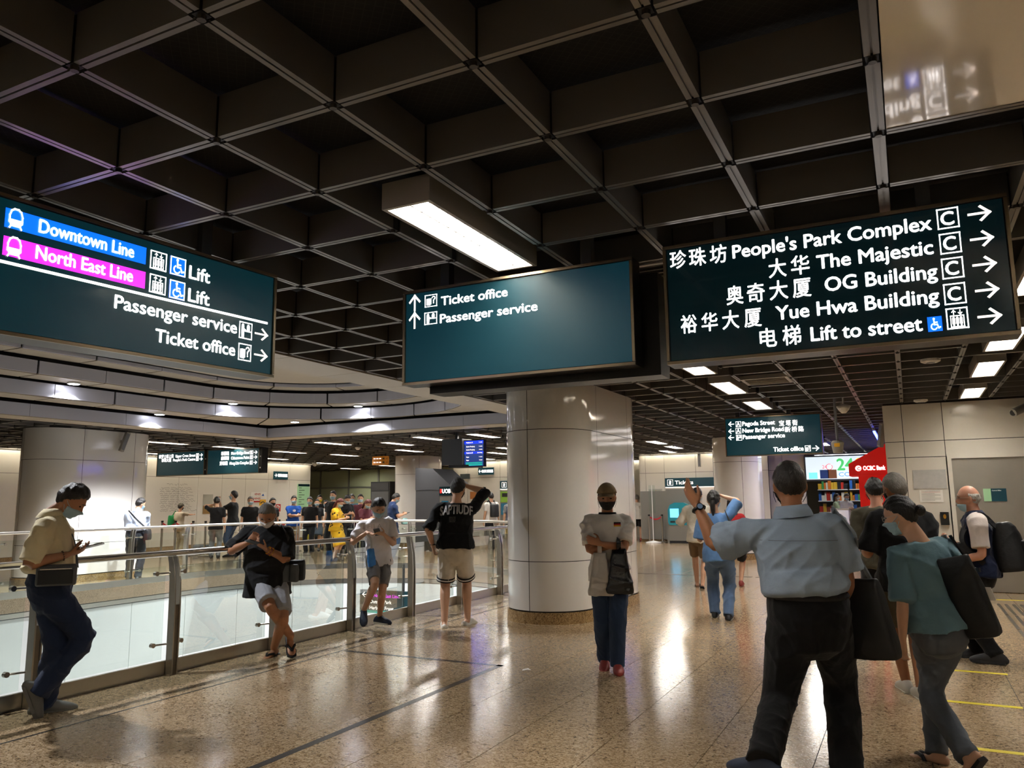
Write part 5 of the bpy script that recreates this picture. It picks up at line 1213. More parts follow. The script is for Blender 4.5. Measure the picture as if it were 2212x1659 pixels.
bracelet(B, B['WL'], B['EL'], .12, .036, 'bead_amber', 'bracelet'); bracelet(B, B['WL'], B['EL'], .2, .037, 'bead_red', 'bracelet'); bracelet(B, B['WL'], B['EL'], .28, .038, 'bead_amber', 'bracelet')
phone(B, B['J']((547, 1171, .34)), (.5, .8, .3), (0, -.4, 1), 'phone in the hands of the heavy man in a black T-shirt')
o = carried(B, 'shoulder_bag', 'grey and black shoulder bag with bottle pockets beside the man in a black T-shirt', 'bag'); c = B['J']((628, 1232, .10))
soft(bag_mb(c + V3((-.03, -.04, 0)), (1, 0, 0), (0, 1, 0), (0, 0, 1), .10, .06, .10, 'bag_black'), 'bag_body', o, 'bag_black', .008)
for q in (-.055, .03): soft(bag_mb(c + V3((q, .06, -.02)), (1, 0, 0), (0, 1, 0), (0, 0, 1), .042, .035, .085, 'bag_grey'), 'bottle_pocket', o, 'bag_grey', .007)
band(B, [c + V3((.02, .0, .1)), B['SL'] + V3((-.05, .10, -.05)), B['SL'] + V3((.05, .02, .07)), B['SL'] + V3((.04, -.12, -.02))], .016, .003, 'strap_black', 'strap', o)
# 3 boy in a white T-shirt
D = person('boy in a white T-shirt and grey shorts looking at a phone against the handrail', (-5.84, 7.86, 0), 170, 1.60, pel=(818, 1213, 0), neck=(813, 1116, .02), head=(-4, 26, 0), neckfwd=.01,
    wr=(793, 1150, .18), er=(748, 1160, .0), wl=(829, 1154, .20), el=(850, 1172, .05), ar=(786, 1318, .12), kr=(808, 1262, .30), al=(820, 1332, -.02), kl=(826, 1275, .25), fr=(10, 34), fl=(-32, 0),
    skin='skin_light', hair='full', top='tee_white', sleeve=.72, sleeve_w=1.18, hem=.82, low='shorts_boy', lowkind='shorts', leg_w=.92, shoes='shoe_navy', sole='shoe_white', vox=.0078, fat=.9, hr=dict(to=(812, 1157, .24), n=(-.5, .5, .5), curl=30), hl=dict(to=(814, 1150, .26), n=(.6, -.2, .8), curl=36))
phone(D, D['J']((815, 1149, .26)), (.3, .7, .5), (0, -.5, .8), 'phone in the hands of the boy in a white T-shirt')
decal_text(D, 'FILA', D['J']((812, 1137, .2)), (-1, 0, 0), (0, 0, 1), .17, .055, 'print_grey', 'print', .0)
o = carried(D, 'cloth_bag', 'bright blue cloth bag hanging from the wrist of the boy', 'bag'); c = D['J']((802, 1205, .22))
soft(bag_mb(c, (.8, .5, 0), (0, 1, 0), (.1, 0, 1), .055, .025, .105, 'bag_blue', taper=.9), 'bag_body', o, 'bag_blue', .007, .008); band(D, [c + V3((0, 0, .1)), D['J']((801, 1165, .22)), D['WR'] + V3((0, .02, -.02))], .012, .003, 'plastic_white', 'handle', o)
for (TF, sg) in D['feet']:
    bd = Board(TF @ V3((.052 * sg, .075, -.055)), (TF.to_3x3() @ V3((0, sg, 0))), TF.to_3x3() @ V3((0, 0, 1))); bd.text('N', -.02, .02, -.012, .032, 'print_white', D['root'], .05, .004, 'print')
# 4 man seen from behind
E4 = person('stocky man seen from behind in a black sweatshirt with large letters and cream shorts', (986, 1352), 4, 1.78, pel=(984, 1190, 0), neck=(986, 1082, 0), head=(14, 8, 0),
    wr=(1006, 1049, -.10), er=(1064, 1112, -.03), wl=(935, 1180, -.02), el=(922, 1140, .12), ar=(1010, 1336, -.10), kr=(1012, 1270, -.3), al=(960, 1348, .08), kl=(958, 1275, -.3), fr=(28, 6), fl=(-4, 4),
    skin='skin_light', hair='short', mask='mask_black', top='shirt_backblack', sleeve=1.02, sleeve_w=1.32, hem=.90, fat=1.12, belly=.5, low='shorts_cream', lowkind='shorts', leg_w=1.06, shoes='shoe_white', shoekind='clog', sole='shoe_white', vox=.008, shoulder=1.08, hr=dict(n=(-.8, -.4, 0), curl=45), hl=dict(n=(1, 0, 0), curl=35))
decal_text(E4, 'SAPTIUDF', E4['J']((983, 1105, .3)), (1, 0, 0), (0, 0, 1), .40, .115, 'print_grey', 'print', .03, arch=.10)
for i in range(4): decal_text(E4, ('MINUTES', 'EVOLVE', 'CAPSLEEVE', 'SINCE')[i], E4['J']((975, 1118 + i * 3.2, .3)), (1, 0, 0), (0, 0, 1), .08 - .01 * (i == 3), .009, 'grey_print', 'print', .03, subdiv=False)
for K_, A_, Hp in ((E4['KR'], E4['AR'], E4['HR']), (E4['KL'], E4['AL'], E4['HL'])):
    for q, m_ in ((.80, 'shirt_backblack'), (.835, 'print_white'), (.87, 'shirt_backblack')):
        c = Hp + (K_ - Hp) * q; d = (K_ - Hp).normalized(); mb = M1(m_); k = E4['k']
        loft(mb, [c - d * .008, c + d * .008], [.108 * k, .108 * k], [.138 * k, .138 * k], (1, 0, 0), 24, 1, (False, False)); mb.build('hem_stripe', E4['root'], smooth=False)
MB().tube([E4['WL'] + (E4['EL'] - E4['WL']) * .1 + V3((.031 * math.cos(t), .028 * math.sin(t), 0)) for t in np.linspace(0, 2 * math.pi, 17)[:-1]], .009, 6, 'strap_black', closed=True).build('wristband', E4['root'])
# 5 man in a cap with crossed arms
F5 = person('man in a cap and white T-shirt walking with crossed arms and jeans', (1321, 1447), 180, 1.62, pel=(1317, 1266, 0), neck=(1312, 1106, .0), head=(0, 10, 0),
    wr=(1328, 1178, .17), er=(1250, 1196, .10), wl=(1296, 1174, .23), el=(1380, 1196, .10), ar=(1307, 1420, -.12), kr=(1300, 1352, .3), al=(1334, 1440, .06), kl=(1336, 1352, .4), fr=(4, 8), fl=(-4, -4),
    skin='skin_tan', hair='crew', mask='mask_black', top='tee_offwhite', sleeve=.80, sleeve_w=1.15, hem=.80, low='jeans_blue', leg_w=1.04, shoes='shoe_red', vox=.0074, hr=dict(to=(1356, 1180, .12), n=(-.2, -.8, 0), curl=25), hl=dict(to=(1270, 1165, .2), n=(.2, -.9, .1), curl=16))
x_, y_, z_ = HEADP.T; head_shell(-.014 + region(-.006, .004, z_ - np.interp(y_, [-.09, .0, .08], [.015, .035, .045])) * .034, F5['TH'], 'cap', F5['root'], 'cap_camo'); TH = F5['TH']
mb = M1('cap_camo'); vs = []
for i in range(13):
    t = -1 + 2 * i / 12; x0 = .072 * math.sin(t * 1.25); y0 = .085 * math.cos(t * 1.25) + .012; ln = .066 * math.sqrt(max(0, 1 - (t * .98) ** 2))
    vs += [TH @ V3((x0, y0, .052 - .006 * t * t)), TH @ V3((x0 * .98, y0 + ln, .040 - .02 * t * t)), TH @ V3((x0 * .98, y0 + ln, .035 - .02 * t * t)), TH @ V3((x0, y0, .046 - .006 * t * t))]
mb.add(vs, [(4 * i + a, 4 * i + (a + 1) % 4, 4 * i + 4 + (a + 1) % 4, 4 * i + 4 + a) for i in range(12) for a in range(4)]).build('cap_brim', F5['root'])
mb = M1('tee_black'); loft(mb, [F5['nk'] - F5['up'] * .022, F5['nk'] - F5['up'] * .002], [.085, .078], [.074, .070], (1, 0, 0), 24, 1, (False, False)); mb.build('neck_rib', F5['root'])
bv_c = F5['J']((1334, 1134, .3))
from mathutils.bvhtree import BVHTree
def patch(I, pos, u, v, w_, h_, m, name, lift=.006):
    sh = I['shirt']; bv = BVHTree.FromPolygons([x.co[:] for x in sh.data.vertices], [tuple(p.vertices) for p in sh.data.polygons]); u, v = Vector(u), Vector(v); n = u.cross(v); vs = []
    for j in range(3):
        for i in range(7):
            p = Vector(pos) + u * (i / 6 - .5) * w_ + v * (j / 2 - .5) * h_; hit = bv.ray_cast(p + n * .5, -n, 1.2); vs.append((hit[0] if hit[0] is not None else p) + n * lift)
    return M1(m).add(vs, [(j * 7 + i, j * 7 + i + 1, (j + 1) * 7 + i + 1, (j + 1) * 7 + i) for j in range(2) for i in range(6)]).build(name, sh)
mat('flag_gold', '#d8a21c', .7)
for i, m_ in enumerate(('tee_black', 'red_belt', 'flag_gold')): patch(F5, bv_c + V3((0, 0, .012 - .0125 * i)), (-1, 0, 0), (0, 0, 1), .062, .0125, m_, 'flag_stripe')
MB().tube([F5['WR'] + (F5['ER'] - F5['WR']) * .15 + V3((0, .03 * math.cos(t), .03 * math.sin(t))) for t in np.linspace(0, 2 * math.pi, 15)[:-1]], .004, 5, 'bead_amber', closed=True).build('bracelet', F5['root'])
for (px_, py_, hx, hz, m_, lab, t_) in ((1297, 1236, .115, .185, 'plastic_white', 'white plastic carrier bag hanging from the arm of the man in a cap', .17), (1338, 1230, .12, .19, 'plastic_black', 'black plastic carrier bag hanging from the arm of the man in a cap', .20)):
    o = carried(F5, 'plastic_bag', lab, 'bag'); c = F5['J']((px_, py_ + 4, t_)); soft(bag_mb(c, (1, 0, 0), (0, 1, 0), (0, 0, 1), hx, .06, hz, m_, taper=.55, power=2.6), 'bag_body', o, m_, .008, .014, int(px_))
    band(F5, [c + V3((0, 0, hz * .8)), c + V3((.0, .02, hz + .06)), c + V3((0, -.02, hz + .09))], .02, .004, m_, 'handle', o)
# 6 big man in a blue shirt pointing
G6 = person('big man seen from behind in a blue shirt, pointing with a raised arm', (1742, 1692), -4, 1.76, pel=(1745, 1316, 0), neck=(1712, 1106, .0), head=(-6, 2, 0),
    wl=(1506, 1092, -.20), el=(1560, 1200, -.10), wr=(1815, 1330, -.18), er=(1850, 1240, .05), al=(1650, 1640, .30), kl=(1690, 1500, -.3), ar=(1832, 1672, -.10), kr=(1826, 1520, -.4), fl=(-55, 2), fr=(10, 5),
    skin='skin_tan', hair='crew', hairm='hair_dark', mask='mask_black', top='shirt_blue', sleeve=.84, sleeve_w=1.42, tuck=True, collar=True, fat=1.20, belly=.75, shoulder=1.08, low='trousers_black', leg_w=1.06, shoes='shoe_slate', vox=.008, hl=dict(to=(1478, 1046, -.22), n=(.7, .5, -.1), curl=13, size=1.08, spread=.25, thumb=.15))
loop = [G6['pel'] + G6['up'] * .085 * G6['k'] + V3((.200 * math.cos(t), .172 * math.sin(t) + .0, 0)) * G6['k'] for t in np.linspace(0, 2 * math.pi, 33)[:-1]]
mb = M1('strap_black'); mb.tube(loop, .018, 6, closed=True); mb.build('belt', G6['root'])
c = G6['WL'] + (G6['EL'] - G6['WL']) * .10; d = (G6['WL'] - G6['EL']).normalized(); a_ = d.orthogonal().normalized(); b_ = d.cross(a_)
w_ = MB().tube([c + (a_ * math.cos(t) + b_ * math.sin(t)) * .034 for t in np.linspace(0, 2 * math.pi, 21)[:-1]], .011, 6, 'strap_black', closed=True).build('watch', G6['root'])
vd = V3((.3, -1, .1)).normalized(); vd = (vd - d * vd.dot(d)).normalized(); MB().tube([c + vd * .034, c + vd * .048], .021, 14, 'black').build('watch_case', w_); MB().tube([c + vd * .0485, c + vd * .0495], .016, 14, 'phone_glass').build('watch_face', w_)
patch(G6, G6['nk'] - G6['up'] * .15 + V3((0, -.2, 0)), (1, 0, 0), (0, 0, 1), .40, .004, 'strap_grey', 'yoke_seam', .007)
o = carried(G6, 'shoulder_bag', 'large black shoulder bag hanging at the side of the man in a blue shirt', 'bag'); c = G6['J']((1862, 1335, -.10))
soft(bag_mb(c, (.8, -.6, 0), (0, 1, 0), (-.12, 0, 1), .17, .06, .21, 'bag_black', taper=.8, power=4), 'bag_body', o, 'bag_black', .009, .008)
band(G6, [c + V3((.08, -.05, .15)), c + V3((-.0, .0, .34)), G6['SR'] + V3((.10, -.06, -.05)), G6['SR'] + V3((.0, -.02, .085)), G6['SR'] + V3((.06, .16, -.1))], .022, .004, 'strap_grey', 'strap', o)
# 7 woman in a teal top
H7 = person('woman with a bun in a teal top and grey jeans walking with a face mask', (2022, 1652), -38, 1.60, pel=(2030, 1356, 0), neck=(1985, 1160, .0), head=(-34, 12, 0), neckfwd=.03, fem=True,
    wl=(1950, 1385, .10), el=(1955, 1285, .3), wr=(2060, 1320, -.22), er=(2075, 1260, -.05), al=(2024, 1628, -.05), kl=(2015, 1500, -.3), ar=(2085, 1628, .20), kr=(2000, 1520, -.1), fl=(-16, 2), fr=(-12, 52),
    skin='skin_light', hair='bun', top='blouse_teal', sleeve=.97, sleeve_w=1.15, hem=.89, low='jeans_grey', leg_w=.92, shoes='sandal_black', shoekind='sandal', vox=.0078, glasses='steel', hl=dict(n=(1, .2, 0), curl=22))
o = carried(H7, 'tote_bag', 'black tote bag hanging from the shoulder of the woman in a teal top', 'bag'); c = H7['J']((2092, 1288, .08))
soft(bag_mb(c, (.5, -.85, 0), (0, 1, 0), (-.30, .12, 1), .09, .05, .225, 'bag_black', power=3), 'bag_body', o, 'bag_black', .008, .012)
M1('print_white').obox(c + V3((.07, -.075, .02)), V3((.5, -.85, 0)).normalized(), (-.3, .12, 1), (.86, .5, 0), .02, .035, .002).build('label', o)
mb = M1('bag_grey'); band(H7, [c + V3((-.05, .0, .16)), H7['SR'] + V3((.06, -.06, -.12)), H7['SR'] + V3((.0, .0, .075))], .02, .004, 'strap_grey', 'strap', o); band(H7, [c + V3((.02, -.08, .15)), H7['SR'] + V3((.09, -.09, -.1)), H7['SR'] + V3((.02, -.03, .075))], .012, .004, 'strap_black', 'strap', o)
# 8 grey-haired man in black, 9 man in olive
I8 = person('grey-haired man in a black T-shirt and olive shorts behind the woman in teal', (1972, 1500), -14, 1.70, pel=(1955, 1272, 0), neck=(1945, 1095, 0), head=(-22, 6, 0), wl=(1868, 1190, -.22), el=(1868, 1228, .05), wr=(1990, 1200, -.25), er=(2010, 1240, 0), al=(1958, 1478, -.1), ar=(1990, 1490, .1),
    skin='skin_tan', hair='crew', hairm='hair_grey', mask='mask_black', top='tee_charcoal', sleeve=.95, sleeve_w=1.25, hem=.80, low='shorts_olive', lowkind='shorts', leg_w=1.1, shoes='shoe_white', sole='shoe_white', vox=.011, fat=1.05)
J9 = person('man in an olive T-shirt and black shorts half hidden behind the grey-haired man', (1912, 1404), -6, 1.68, pel=(1902, 1212, 0), neck=(1893, 1090, 0), head=(0, 6, 0), wl=(1868, 1160, -.16), el=(1850, 1178, .05), wr=(1925, 1160, -.2), al=(1900, 1395, 0), ar=(1930, 1400, .1), skin='skin_pink', hair='short', mask='mask_black', top='tee_olive', sleeve=.95, sleeve_w=1.2, hem=.82, low='shorts_black', lowkind='shorts', leg_w=1.1, shoes='shoe_white', vox=.013)
# 10 older man with a backpack
K10 = person('bald older man with glasses in a navy and stone shirt carrying a black backpack', (2134, 1428), -92, 1.65, pel=(2124, 1258, 0), neck=(2108, 1110, 0), head=(2, -2, 0), neckfwd=.02, wl=(2064, 1216, .17), el=(2135, 1218, .25), wr=(2058, 1172, -.05), er=(2100, 1215, -.2), al=(2150, 1412, .12), kl=(2135, 1335, .1), ar=(2112, 1402, -.12), kr=(2100, 1330, -.1), fl=(6, 0), fr=(-4, 0),
    skin='skin_pink', hair='bald', hairm='hair_white', mask=None, top='vest_navy', sleeve=.2, hem=.86, low='trousers_black', leg_w=.98, shoes='shoe_darkgrey', sole='shoe_darkgrey', vox=.0078, glasses='steel', fat=.96, collar='vest_navy', hl=dict(to=(2040, 1212, .14), n=(.3, -.2, .8), curl=25), hr=dict(n=(-.3, 0, .8), curl=50))
x_, y_, z_ = HEADP.T; TH = K10['TH']; head_shell(-.014 + region(-.003, .004, -.052 - z_) * region(-.125, -.115, z_) * region(.01, .03, y_) * .026, TH, 'face_mask', K10['root'], 'mask_blue')
mb = M1('shirt_stone'); k = K10['k']   # stone-coloured yoke and sleeves over the navy body
for S, E_ in ((K10['SR'], K10['ER']), (K10['SL'], K10['EL'])):
    sc_ = K10['nk'] - K10['up'] * .06; loft(mb, [sc_ + (S - sc_) * .2, S + (S - sc_) * .05, S + (E_ - S) * .4, S + (E_ - S) * .8], [.088 * k, .088 * k, .078 * k, .08 * k], [.094 * k, .086 * k, .080 * k, .08 * k], K10['fy'], 16, 3, (True, False))
fuse(mb, 'shirt_yoke', K10['root'], 'shirt_stone', .008, 4, .005, 5)
o = carried(K10, 'backpack', 'bulging black backpack on the back of the bald older man', 'backpack'); c = K10['J']((2178, 1180, .02))
soft(bag_mb(c, (1, 0, 0), (0, 1, 0), (0, .12, 1), .155, .13, .22, 'bag_black', taper=.7, power=1.2), 'bag_body', o, 'bag_black', .009, .008); soft(bag_mb(c + V3((0, -.12, -.05)), (1, 0, 0), (0, 1, 0), (0, .1, 1), .11, .05, .11, 'bag_black', power=1.5), 'front_pocket', o, 'bag_black', .009, .006)
for S, sg in ((K10['SR'], -1), (K10['SL'], 1)): band(K10, [c + V3((-.07 * sg, .08, .17)), S + V3((.05 * sg, -.02, .085)), S + V3((.05 * sg, .11, -.06)), S + V3((.02 * sg, .12, -.20)), S + V3((0, -.02, -.36))], .022, .006, 'strap_black', 'shoulder_strap', o)
o = carried(K10, 'small_pouch', 'small black pouch held in the hands of the bald older man', 'pouch'); c = K10['J']((2078, 1190, .06)); soft(bag_mb(c, (1, 0, 0), (0, 1, 0), (0, 0, 1), .09, .07, .075, 'bag_black'), 'pouch_body', o, 'bag_black', .008, .006); M1('print_white').obox(c + V3((-.096, .02, -.01)), (0, 1, 0), (0, 0, 1), (1, 0, 0), .022, .010, .002).build('maker_tag', o)
# 11 to 13 walking away
L11 = person('woman with a ponytail in a sky blue T-shirt and light jeans walking away', (1560, 1336), 4, 1.64, pel=(1554, 1206, 0), neck=(1542, 1104, 0), head=(4, 0, 0), fem=True, wr=(1556, 1070, -.16), er=(1582, 1100, -.05), wl=(1528, 1150, -.2), el=(1512, 1150, .0), al=(1544, 1326, -.12), ar=(1574, 1334, .08), skin='skin_light', hair='ponytail', top='tee_sky', sleeve=.95, sleeve_w=1.25, hem=.80, low='jeans_light', fat=1.05, shoes='shoe_black', sole='shoe_white', vox=.012)
o = carried(L11, 'small_backpack', 'small dark backpack strap and bag behind the woman in a sky blue T-shirt', 'backpack'); c = L11['nk'] + V3((.12, -.0, -.30)); soft(bag_mb(c + V3((.10, .02, -.1)), (1, 0, 0), (0, 1, 0), (0, 0, 1), .06, .08, .10, 'bag_black'), 'bag_body', o, 'bag_black', .01, .004); band(L11, [c + V3((.09, -.02, 0)), L11['SR'] + V3((.04, -.1, -.08)), L11['SR'] + V3((-.02, -.02, .08))], .02, .004, 'strap_black', 'strap', o)
person('man in a loose white shirt and brown shorts walking away', (1510, 1268), 8, 1.68, pel=(1508, 1176, 0), neck=(1506, 1088, 0), wl=(1483, 1120, -.25), el=(1466, 1126, .0), al=(1506, 1258, -.1), ar=(1518, 1266, .15), fr=(0, 30), skin='skin_light', hair='short', top='shirt_linen', sleeve=1.95, sleeve_w=1.3, hem=.78, low='shorts_brown', lowkind='shorts', shoes='sandal_black', shoekind='sandal', vox=.015)
person('woman with long black hair in a red top walking beside the woman in blue', (1590, 1266), 6, 1.60, neck=(1582, 1106, 0), pel=(1586, 1185, 0), skin='skin_light', hair='long', fem=True, top='tee_red', sleeve=.7, hem=.82, low='shorts_black', lowkind='shorts', shoes='shoe_red', vox=.015)
# ================================================================== people farther back
def far(label, x, y, alpha, H=1.66, **kw):
    kw.setdefault('vox', .018); kw.setdefault('sleeve', .75); kw.setdefault('face', True)
    return person(label, (x, y), alpha, H, **kw)
CR = dict(wr=('l', -.10, .24, 1.12), er=('l', .32, .05, 1.05), wl=('l', .10, .26, 1.14), el=('l', -.32, .05, 1.05))
PH = dict(wr=('l', .08, .30, 1.15), er=('l', .28, .0, 1.0), wl=('l', -.08, .30, 1.15), el=('l', -.28, .0, 1.0))
N1 = far('man in a pale blue shirt with a black shoulder bag by the broad white pillar', 287, 1254, 14, 1.62, top='shirt_pale', sleeve=1.9, tuck=True, low='trousers_dark', hair='short', head=(40, 14, 0), fat=1.12, belly=.5, vox=.014, collar=True, **PH)
o = carried(N1, 'shoulder_bag', 'black shoulder bag of the man in a pale blue shirt', 'bag'); c = V3((.24, -.05, .90)); soft(bag_mb(c, (0, 1, 0), (1, 0, 0), (0, 0, 1), .14, .05, .11, 'bag_black'), 'bag_body', o, 'bag_black', .012, .004); band(N1, [c + V3((0, -.05, .1)), V3((.05, -.19, 1.2)), N1['SL'] + V3((.02, -.03, .08)), V3((-.1, .19, 1.2)), c + V3((0, .08, .1))], .016, .003, 'strap_black', 'strap', o)
N2 = far('woman in a sun hat pointing at the wall with a green bag on her shoulder', 384, 1196, 45, 1.50, top='top_beige', low='trousers_khaki', wr=('l', .12, .55, 1.32), er=('l', .3, .2, 1.2), hairm='hair_dark', mask='mask_black', fem=True)
x_, y_, z_ = HEADP.T; head_shell(-.014 + region(-.006, .004, z_ - .03) * .036, N2['TH'], 'sun_hat', N2['root'], 'shorts_olive')
o = carried(N2, 'green_bag', 'green shopping bag of the woman in a sun hat', 'bag'); soft(bag_mb(V3((-.24, -.05, .98)), (0, 1, 0), (1, 0, 0), (0, 0, 1), .14, .07, .17, 'bag_green'), 'bag_body', o, 'bag_green', .014, .005); band(N2, [V3((-.24, -.05, 1.14)), N2['SL'] + V3((-.03, 0, .08))], .02, .004, 'bag_green', 'handle', o)
far('man seen from behind in a black T-shirt with a phone at his ear', 463, 1206, 8, 1.66, top='tee_black', low='trousers_greyblue', wl=('l', -.13, .1, 1.5), el=('l', -.42, .0, 1.2), head=(-15, 0, 0))
far('tall man in a black T-shirt pointing upwards in the queue', 500, 1203, -70, 1.82, top='tee_black', low='jeans_mid', head=(0, -10, 0), wl=('l', -.1, .34, 1.46), el=('l', -.2, .25, 1.1), wr=('l', .1, .30, 1.12), hl=dict(n=(0, -1, 0), point=True, curl=50))
far('older man with grey hair in a black T-shirt behind the tall man', 537, 1203, 185, 1.66, top='tee_charcoal', low='trousers_dark', hairm='hair_grey', fat=1.1)
far('woman with a black bob in a black top by the notices', 584, 1200, 150, 1.62, top='tee_black', low='trousers_dark', hair='long', mask='mask_black', fem=True)
N7 = far('young man with crossed arms in a blue sports T-shirt', 631, 1195, 170, 1.68, top='tee_blue', low='shorts_khaki', lowkind='shorts', shoes='shoe_white', **CR)
for q in (-.03, 0, .03): patch(N7, N7['nk'] + V3((q, .3, -.17)), (-1, 0, 0), (0, 0, 1), .022, .05 + .02 * (q == 0), 'print_white', 'print', .012)
far('young man in a black T-shirt beside the green directory board', 667, 1196, 195, 1.64, top='tee_black', low='trousers_dark')
N9 = far('woman in a black V-neck top and dark skirt holding a yellow carrier bag', 682, 1190, 180, 1.58, top='dress_black', low='skirt_slate', lowkind='skirt', skirt=.50, fem=True, hair='bun', mask='mask_blue')
o = carried(N9, 'plastic_bag', 'yellow plastic carrier bag held low by the woman in a black V-neck top', 'bag'); soft(bag_mb(V3((.30, .05, .52)), (1, 0, 0), (0, 1, 0), (0, 0, 1), .12, .08, .16, 'bag_yellow', taper=.5), 'bag_body', o, 'bag_yellow', .015, .01); band(N9, [V3((.30, .05, .66)), N9['WR'] + V3((.0, .03, -.05))], .02, .005, 'bag_yellow', 'handle', o)
far('person in a yellow face mask at the back of the queue', 688, 1182, 180, 1.72, top='tee_charcoal', low='trousers_dark', mask='mask_yellow')
far('short woman in a white top behind the woman in black', 702, 1186, 190, 1.55, top='top_white', low='shorts_khaki', lowkind='shorts', fem=True)
far('tall man in a black T-shirt and cap facing the ticket hall', 718, 1198, -150, 1.80, top='tee_black', low='trousers_dark', fat=1.08)
N13 = far('woman with dark red hair in a yellow dress with black spots looking at a phone', 724, 1212, 115, 1.60, top='dress_yellow', low='dress_yellow', lowkind='skirt', skirt=.42, fem=True, hairm='hair_red', hair='long', head=(0, 24, 0), fat=1.15, sleeve=.9, sleeve_w=1.3, **PH)
rg = random.Random(3)
for i in range(80):
    a_ = rg.uniform(0, 6.28); z_ = rg.uniform(.55, 1.32); tg = N13['root'].children
    sh = [c_ for c_ in tg if c_.name.startswith('shirt') or c_.name.startswith('skirt')]; d = V3((math.cos(a_), math.sin(a_), 0)); best = None
    for s_ in sh:
        bv = BVHTree.FromPolygons([x.co[:] for x in s_.data.vertices], [tuple(p.vertices) for p in s_.data.polygons]); h_ = bv.ray_cast(V3((0, 0, z_)) + d * .8, -d, .8)
        if h_[0] is not None and (best is None or h_[3] < best[1][3]): best = (s_, h_)
    if best: n_ = best[1][1]; u_ = n_.orthogonal().normalized(); v_ = n_.cross(u_); M1('tee_black').add([best[1][0] + n_ * .008 + u_ * .026 * math.cos(t) + v_ * .020 * math.sin(t) for t in np.linspace(0, 6.28, 9)[:-1]], [tuple(range(8))]).build('spot', best[0])
far('man in a black T-shirt bending over his phone', 744, 1200, 150, 1.72, top='tee_black', low='trousers_dark', head=(0, 28, 0), **PH)
far('man in a teal shirt at the back of the queue', 758, 1190, 180, 1.72, top='tee_teal', low='trousers_dark')
far('person in a dark red patterned shirt', 777, 1194, 185, 1.70, top='shirt_maroon', low='trousers_dark')
far('woman with reddish hair looking down beside the boy in white', 787, 1212, 140, 1.58, top='shirt_maroon', low='trousers_dark', hairm='hair_red', hair='long', head=(0, 30, 0), fem=True, **PH)
N18 = far('man in a navy polo shirt holding a phone before the white column', 846, 1208, 75, 1.72, top='polo_navy', low='jeans_mid', collar=True, head=(0, 22, 0), vox=.016, **PH)
phone(N18, V3((0, .40, 1.18)), (0, 1, .4), (0, -.4, 1), 'phone of the man in a navy polo shirt')
o = carried(N18, 'plastic_bag', 'pale teal plastic bag on the arm of the man in a navy polo shirt', 'bag'); soft(bag_mb(V3((.16, .30, .98)), (1, 0, 0), (0, 1, 0), (0, 0, 1), .10, .08, .08, 'bag_teal', taper=.6), 'bag_body', o, 'bag_teal', .014, .01)
def backpack(I, lab, m):
    o = carried(I, 'backpack', lab, 'backpack'); c = I['nk'] + V3((0, -.23, -.28)); soft(bag_mb(c, (1, 0, 0), (0, 1, 0), (0, .05, 1), .14, .09, .2, m, power=1.2), 'bag_body', o, m, .014, .006)
    for sg in (-1, 1): band(I, [c + V3((.07 * sg, .06, .18)), I['nk'] + V3((.10 * sg, .0, .02)), I['nk'] + V3((.12 * sg, .13, -.12)), I['nk'] + V3((.14 * sg, .0, -.38))], .022, .006, m, 'shoulder_strap', o)
backpack(far('man in a white shirt with a black backpack at the ticket machine', 1062, 1186, -25, 1.72, top='top_white', low='trousers_dark'), 'black backpack of the man in a white shirt', 'bag_black')
mat('bag_navy', '#1f2a44', .6); backpack(far('person in a grey patterned shirt with a navy backpack at the ticket machine', 1106, 1190, 4, 1.64, top='tee_grey', low='trousers_dark'), 'navy backpack of the person in a grey patterned shirt', 'bag_navy')
far('woman with long dark hair facing back from the ticket machine', 1116, 1184, 195, 1.64, top='tee_grey', low='trousers_dark', hair='long', fem=True)
N22 = far('person in a pale shirt mostly hidden behind the white column', 1156, 1238, 20, 1.66, top='top_white', low='trousers_dark', vox=.016, al=('l', -.25, -.1, .085), shoes='shoe_black')
o = carried(N22, 'red_bag', 'red plastic carrier bag seen beside the white column', 'bag'); soft(bag_mb(V3((-.26, .04, .60)), (1, 0, 0), (0, 1, 0), (0, 0, 1), .13, .07, .17, 'bag_red', taper=.5), 'bag_body', o, 'bag_red', .012, .012); band(N22, [V3((-.26, .04, .74)), N22['WL'] + V3((0, .03, -.06))], .02, .004, 'bag_red', 'handle', o)
far('man in a white shirt and dark shorts in the bright passage', 1379, 1168, 0, 1.62, top='top_white', low='shorts_black', lowkind='shorts', shoes='shoe_red', hairm='hair_grey')
far('woman with long hair in a pale green top at the convenience store', 1812, 1168, 100, 1.58, top='top_green', low='trousers_dark', hair='long', fem=True, mask='mask_white', **PH)
far('grey-haired man in a white T-shirt at the convenience store', 1833, 1170, 150, 1.60, top='top_white', low='shorts_khaki', lowkind='shorts', hairm='hair_grey', mask='mask_blue', head=(0, 20, 0), **PH)
far('dark-haired man in a grey T-shirt at the convenience store', 1800, 1160, 30, 1.68, top='tee_grey', low='trousers_dark')
o = empty('duffel_bag', at_z(435, 1196)); tag(o, 'grey duffel bag lying on the floor by the queue', 'bag'); soft(bag_mb(V3((0, 0, .14)), (1, .6, 0), (0, 1, 0), (0, 0, 1), .34, .18, .13, 'bag_grey', taper=.7), 'bag_body', o, 'bag_grey', .015, .01)
